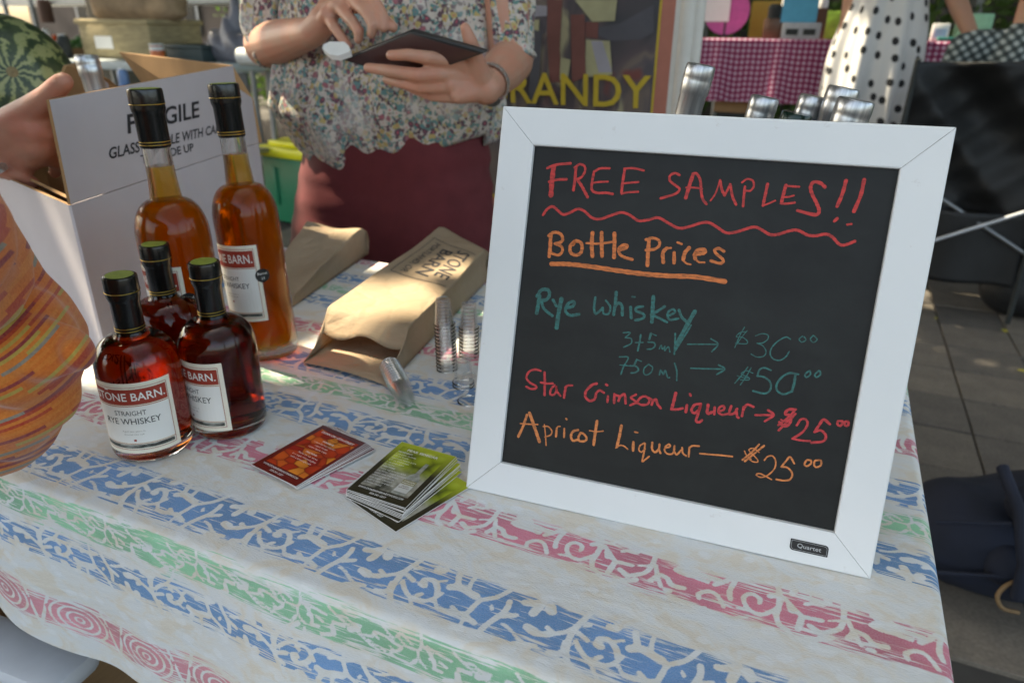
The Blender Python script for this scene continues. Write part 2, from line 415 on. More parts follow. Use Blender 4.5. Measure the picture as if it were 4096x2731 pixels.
def cloth():
    q = math.pi / 2 * RE
    s_fine = np.arange(-1180, 142 + 10, 2.0)
    s_all = np.concatenate([np.arange(-1880, -1180, 20.0), s_fine, np.arange(152, 142 + 200, 8.0)])
    t_all = np.concatenate([np.arange(330 - 205, 1086 + 8, 2.0), np.arange(1094, 1086 + 60, 6.0)])
    Sx, T = np.meshgrid(s_all, t_all)
    X, dx = edge_profile(Sx, -1690, 142)
    Y, dy = edge_profile(T, 330, 1086)
    # the hem of the front drop rides up towards the left
    k = np.clip((330 - T) / 200, 0, 1)
    lift = 1 - .62 * np.clip((-560 - Sx) / 420, 0, 1) ** 1.3
    dy = np.where(T < 330, dy * np.where(dy > 0, lift, 1), dy)
    Z = TZ * 1000 - dx - dy
    fold = np.clip(dy / 190, 0, 1)
    Y = Y - fold * (10 + 9 * np.sin(Sx / 62 + .6) + 5 * np.sin(Sx / 27 + 1.9)) * (T < 330)
    X = X + np.clip(dx / 190, 0, 1) * (8 + 8 * np.sin(T / 70))
    flat = (dx + dy) < 3
    lowf = .9 * np.sin(Sx / 71 + T / 190 + .4) * np.sin(T / 83 - Sx / 260) + .5 * np.sin(Sx / 31 + 2.2 * np.sin(T / 120))
    Z = Z + .9 + np.where(flat, .7 * lowf, 0)
    hemw = np.exp(-(T - T.min()) / 6.0) * (T < 330)
    Z = Z + hemw * 3.0 * np.sin(Sx / 19) * np.sin(Sx / 53 + 1)
    V = np.stack([X, Y, Z], -1).reshape(-1, 3) / 1000
    ny, nx = Sx.shape
    a = (np.arange(ny - 1)[:, None] * nx + np.arange(nx - 1)[None, :]).ravel()
    F = np.stack([a, a + 1, a + nx + 1, a + nx], 1)
    me = bpy.data.meshes.new('tablecloth')
    me.vertices.add(len(V)); me.vertices.foreach_set('co', V.ravel())
    me.loops.add(F.size); me.loops.foreach_set('vertex_index', F.ravel())
    me.polygons.add(len(F)); me.polygons.foreach_set('loop_start', np.arange(0, F.size, 4)); me.polygons.foreach_set('loop_total', np.full(len(F), 4))
    me.polygons.foreach_set('use_smooth', np.ones(len(F), bool))
    me.update(calc_edges=True)
    # cloth print: signed distance to the resist-printed vines, and the woven coordinates
    vine = np.full(Sx.shape, 6.0)
    for tc, kind, hw in CLOTH_BANDS:
        rows = np.where(np.abs(t_all - tc) < 60)[0]
        cols = np.where((s_all >= -1180) & (s_all <= 152))[0]
        if not len(rows): continue
        y = (T[np.ix_(rows, cols)] - tc); x0 = Sx[np.ix_(rows, cols)]
        d = np.full(y.shape, 6.0)
        if kind == 'swirl':
            c = 92.0
            xx = (x0 + 20) % c - c / 2
            rr = np.sqrt((xx / 1.25) ** 2 + (y * 1.15) ** 2) + 2.0 * np.sin(np.arctan2(y, xx)) 
            ring = np.abs((rr % 7.5) - 3.75) - 1.2
            d = np.where(rr < 30, ring, np.abs((np.abs(xx) - 38 + y * .3)) - 2.0)
        else:
            base = {'blue': 'blue', 'blue2': 'blue', 'pink': 'pink', 'green': 'green'}[kind]
            sc = {'blue': 1.0, 'blue2': -.8, 'pink': 1.0, 'green': 1.0}[kind]
            off = {'blue': 0, 'blue2': 53, 'pink': 0, 'green': 17}[kind] + (0 if tc < 480 else tc * .37)
            per = 110.0 if kind == 'green' else PER
            for r, P in VINES[base]:
                P = [np.array(p, float) for p in P]
                if len(P) > 2: P = [np.array(p) for p in curve_pts(P, 2)]
                for A, B in zip(P[:-1], P[1:]):
                    A = np.array([A[0], A[1] * sc]); B = np.array([B[0], B[1] * sc])
                    mx = (A[0] + B[0]) / 2
                    xr = (x0 - off - mx + per / 2) % per - per / 2 + mx
                    ab = B - A; L2 = ab @ ab + 1e-9
                    tt = np.clip(((xr - A[0]) * ab[0] + (y - A[1]) * ab[1]) / L2, 0, 1)
                    dd = np.hypot(xr - A[0] - tt * ab[0], y - A[1] - tt * ab[1]) - r * 1.02
                    d = np.minimum(d, dd)
        vine[np.ix_(rows, cols)] = np.minimum(vine[np.ix_(rows, cols)], d)
    at = me.attributes.new('vine', 'FLOAT', 'POINT'); at.data.foreach_set('value', np.clip(vine, -6, 6).ravel().astype(np.float32))
    at = me.attributes.new('weave', 'FLOAT_VECTOR', 'POINT')
    at.data.foreach_set('vector', np.stack([Sx, T, 0 * T], -1).reshape(-1).astype(np.float32) / 1000)
    return me
# centre line (flat y in mm), kind, half width
CLOTH_BANDS = [(330 - 153, 'swirl', 23), (330 - 62, 'blue2', 19), (314, 'green', 19), (374, 'blue', 26), (465, 'pink', 22), (562, 'blue2', 24), (618, 'green', 18), (672, 'blue', 25),
               (769, 'pink', 22), (866, 'blue2', 24), (922, 'green', 17), (976, 'blue', 22), (1062, 'pink', 15)]
def cloth_mat():
    m, nt, b = nodes('printed_cotton')
    aw = N(nt, 'Attribute'); aw.attribute_name = 'weave'
    av = N(nt, 'Attribute'); av.attribute_name = 'vine'
    co = aw.outputs['Vector']
    def sc(v, s):
        mp = N(nt, 'Mapping'); mp.inputs['Scale'].default_value = s; nt.links.new(v, mp.inputs[0]); return mp.outputs[0]
    # hand-brushed colour: streaks run along the stripe
    streak = noise(nt, sc(co, (28, 420, 1)), 1.0, 5, .6, .3)
    streak2 = noise(nt, sc(co, (9, 160, 1)), 1.0, 3, .6, .2)
    grain = noise(nt, co, 900, 2, .6)
    blot = noise(nt, co, 14, 3, .5)
    sep = N(nt, 'SeparateXYZ'); nt.links.new(co, sep.inputs[0])
    T = sep.outputs[1]
    wob = math_(nt, 'MULTIPLY', math_(nt, 'SUBTRACT', streak2, .5), .030)
    col = None
    vd = math_(nt, 'MULTIPLY', math_(nt, 'SUBTRACT', grain, .5), 1.4)
    vd = math_(nt, 'ADD', vd, math_(nt, 'MULTIPLY', math_(nt, 'SUBTRACT', noise(nt, co, 160, 3), .5), 1.6))
    vine = math_(nt, 'ADD', av.outputs['Fac'], vd)
    vmask = N(nt, 'MapRange'); vmask.inputs['From Min'].default_value = -.35; vmask.inputs['From Max'].default_value = .5
    nt.links.new(vine, vmask.inputs['Value'])
    cols = {'blue': (.095, .235, .52), 'blue2': (.105, .245, .51), 'pink': (.56, .15, .225), 'green': (.20, .48, .29), 'swirl': (.60, .22, .27)}
    cream = ramp(nt, noise(nt, sc(co, (30, 45, 1)), 1.0, 4, .6, .8), [(.38, (.67, .69, .70)), (.50, (.69, .685, .66)), (.62, (.68, .62, .53))])
    vp = N(nt, 'TexVoronoi', Scale=1.0); nt.links.new(sc(co, (42, 60, 1)), vp.inputs['Vector'])
    lm = math_(nt, 'ADD', vp.outputs['Distance'], math_(nt, 'MULTIPLY', noise(nt, co, 90, 3), .55))
    cream = mix(nt, math_(nt, 'MULTIPLY', ramp(nt, lm, [(.50, (1, 1, 1)), (.60, (0, 0, 0))]), .55), cream, (.74, .765, .79))
    fibre = noise(nt, sc(co, (190, 1500, 1)), 1.0, 3)
    cream = mix(nt, .12, cream, ramp(nt, fibre, [(.3, (.46, .47, .49)), (.7, (.82, .82, .82))]))
    cur = cream
    for tc, kind, hw in CLOTH_BANDS:
        dist = math_(nt, 'ABSOLUTE', math_(nt, 'SUBTRACT', T, tc / 1000))
        e = math_(nt, 'SUBTRACT', math_(nt, 'ADD', hw / 1000, wob), dist)
        mr = N(nt, 'MapRange'); mr.inputs['From Min'].default_value = -.0006; mr.inputs['From Max'].default_value = .0022
        nt.links.new(e, mr.inputs['Value'])
        # dry-brush gaps, stronger towards the edge of the stripe
        th = N(nt, 'MapRange'); th.inputs['From Min'].default_value = 0; th.inputs['From Max'].default_value = .016
        th.inputs['To Min'].default_value = .53; th.inputs['To Max'].default_value = .36
        nt.links.new(e, th.inputs['Value'])
        gap = N(nt, 'MapRange'); gap.inputs['From Min'].default_value = -.03; gap.inputs['From Max'].default_value = .05
        nt.links.new(math_(nt, 'SUBTRACT', streak, th.outputs[0]), gap.inputs['Value'])
        msk = math_(nt, 'MULTIPLY', math_(nt, 'MULTIPLY', mr.outputs[0], gap.outputs[0]), vmask.outputs[0])
        msk = math_(nt, 'MULTIPLY', msk, math_(nt, 'ADD', .60, math_(nt, 'MULTIPLY', grain, .55)))
        msk = math_(nt, 'MINIMUM', msk, 1.0)
        c0 = np.array(cols[kind])
        ink = ramp(nt, blot, [(.35, tuple(c0 * .85)), (.65, tuple(np.clip(c0 * 1.25, 0, 1)))])
        if kind.startswith('blue'):
            ink = mix(nt, math_(nt, 'MULTIPLY', streak2, .35), ink, (.06, .30, .42))
        cur = mix(nt, msk, cur, ink)
    nt.links.new(cur, b.inputs['Base Color'])
    b.inputs['Roughness'].default_value = .85
    b.inputs['Specular IOR Level'].default_value = .2
    h = math_(nt, 'ADD', math_(nt, 'MULTIPLY', noise(nt, sc(co, (260, 900, 1)), 1.0, 4, .65), 1.0), math_(nt, 'MULTIPLY', noise(nt, sc(co, (7, 16, 1)), 1.0, 4, .55, .6), 7.0))
    bump(nt, b, h, .6, .0012)
    return m
me_c = cloth()
oc = link('tablecloth', me_c, cloth_mat())

tag(oc, 'cream tablecloth printed with pink, blue and green vine stripes, draped over the stall table', 'tablecloth')

# ---------------------------------------------------------------- things stored under the table, bottom left
m_white = plain('white_plastic', (.62, .64, .68), .4, .04)
m_card = plain('brown_cardboard', (.30, .175, .085), .85, .12, 25, 140, .0006, stretch=(1, 1, 6))
P = W(320, 2619, .36)
st = empty('storage_crate', (P.x - .22, P.y + .10, 0), rad(4), 'plain white lidded storage crate on the paving under the front hem of the cloth', 'crate')
yb = WZ(60, 2484, P.z).y - (P.y + .10)
box('crate_body', -.22, .21, -.15, yb - .015, 0, P.z - .032, m_white, st, .02)
box('lid', -.235, .225, -.165, yb, P.z - .03, P.z, m_white, st, .012)
Q = W(95, 2440, P.y + .10 + yb + .05)
o = box('cardboard_box', -.45, 0, 0, .3, 0, .58, m_card, None, .004); o.location = (Q.x, Q.y, 0)
tag(o, 'closed brown cardboard box under the table behind the white storage crate', 'box')

# ---------------------------------------------------------------- framed chalkboard
BO = Vector((-.26518, .50259, TZ + .0018))
BA, BT = .07016, .27870
bxv = Vector((math.cos(BA), math.sin(BA), 0)); bh = Vector((-math.sin(BA), math.cos(BA), 0))
bu = bh * math.sin(BT) + Vector((0, 0, math.cos(BT))); bnn = bxv.cross(bu)          # bnn points to the viewer
BM = Matrix(((bxv.x, bu.x, bnn.x, BO.x), (bxv.y, bu.y, bnn.y, BO.y), (bxv.z, bu.z, bnn.z, BO.z), (0, 0, 0, 1)))
board = empty('chalkboard_sign', (0, 0, 0), 0, 'white framed square chalkboard with handwritten bottle prices leaning back on the table', 'sign')
board.matrix_world = BM
BW, FW, FD = .3556, .0322, .017
m_frame, nt, b = nodes('white_lacquer')
co = coords(nt)
scuff = ramp(nt, noise(nt, coords(nt, scale=(1, 1, 1)), 55, 6, .7), [(.64, (0, 0, 0)), (.74, (1, 1, 1))])
nt.links.new(mix(nt, math_(nt, 'MULTIPLY', scuff, .38), ramp(nt, noise(nt, co, 5), [(.3, (.70, .72, .73)), (.7, (.76, .77, .77))]), (.40, .34, .30)), b.inputs['Base Color'])
b.inputs['Roughness'].default_value = .42
bump(nt, b, noise(nt, co, 500, 3), .15, .0002)
def rail(ang):
    bm = bmesh.new()
    h = BW / 2; g = .00022
    # section: (distance in from the outer edge, height)
    sec = [(0, -FD), (0, -.0016), (.0004, -.0006), (.0016, 0), (FW - .0012, 0), (FW - .0002, -.0006), (FW, -.0016), (FW, -.0052), (FW, -FD)]
    L, Rr = [], []
    for d, z in sec:
        L.append(bm.verts.new((-(h - d) + g, -(h - d), z))); Rr.append(bm.verts.new(((h - d) - g, -(h - d), z)))
    n = len(sec)
    for i in range(n):
        j = (i + 1) % n
        bm.faces.new((L[i], Rr[i], Rr[j], L[j]))
    bm.faces.new(L); bm.faces.new(Rr[::-1])
    bmesh.ops.transform(bm, matrix=Matrix.Translation((h, h, 0)) @ Matrix.Rotation(ang, 4, 'Z'), verts=bm.verts)
    return from_bm('frame_rail', bm)
for k in range(4): smooth_by_angle(link('frame_rail', rail(k * math.pi / 2), m_frame, board), 12)
m_slate, nt, b = nodes('chalkboard_black')
co = coords(nt)
smear = noise(nt, coords(nt, scale=(3, 14, 1), rot=(0, 0, .25)), 1.6, 5, .6, .6)
sm2 = noise(nt, co, 16, 5, .7, .4)
nt.links.new(mix(nt, math_(nt, 'MULTIPLY', ramp(nt, sm2, [(.45, (0, 0, 0)), (.8, (1, 1, 1))]), .35), ramp(nt, smear, [(.3, (.0060, .0060, .0062)), (.7, (.0125, .0135, .013))]), (.027, .034, .030)), b.inputs['Base Color'])
b.inputs['Roughness'].default_value = .5
b.inputs['Specular IOR Level'].default_value = .3
bump(nt, b, noise(nt, co, 700, 2), .12, .0002)
box('slate_panel', FW - .004, BW - FW + .004, FW - .004, BW - FW + .004, -.0085, -.005, m_slate, board)
box('backing', .004, BW - .004, .004, BW - .004, -FD + .001, -.0088, plain('hardboard', (.2, .12, .07), .9), board)
# the hinged strut the board leans on
e_top = Vector((BW / 2, .25, -FD)); W_top = BM @ e_top
foot = Vector((W_top.x - .008, W_top.y + .13, TZ + .004))
iv = BM.inverted()
for s in (-.03, .03):
    tube('easel_strut', [e_top + Vector((s, 0, -.002)), iv @ foot + Vector((s * 1.6, 0, 0))], .0055, plain('strut_wood', (.28, .2, .12), .8), board)
def marker(name, col, faint=0.0):
    m, nt, b = nodes(name)
    co = coords(nt)
    n1 = noise(nt, coords(nt, scale=(120, 420, 1), rot=(0, 0, .9)), 1, 5, .7); n2 = noise(nt, co, 500, 3)
    c = np.array(col)
    base = ramp(nt, n1, [(.36, tuple(c * .50)), (.5, tuple(c * .95)), (.66, tuple(np.clip(c * 1.25, 0, 1)))])
    nt.links.new(mix(nt, math_(nt, 'MULTIPLY', ramp(nt, n2, [(.4, (1, 1, 1)), (.62, (0, 0, 0))]), faint), base, (.02, .03, .03)), b.inputs['Base Color'])
    b.inputs['Roughness'].default_value = .55
    return m
MK = {'free': marker('red_marker', (.56, .028, .024)), 'prices': marker('orange_marker', (.66, .165, .035)), 'rye': marker('teal_marker', (.013, .15, .135), .42),
      'star': marker('crimson_marker', (.55, .032, .038)), 'apricot': marker('apricot_marker', (.66, .20, .055))}
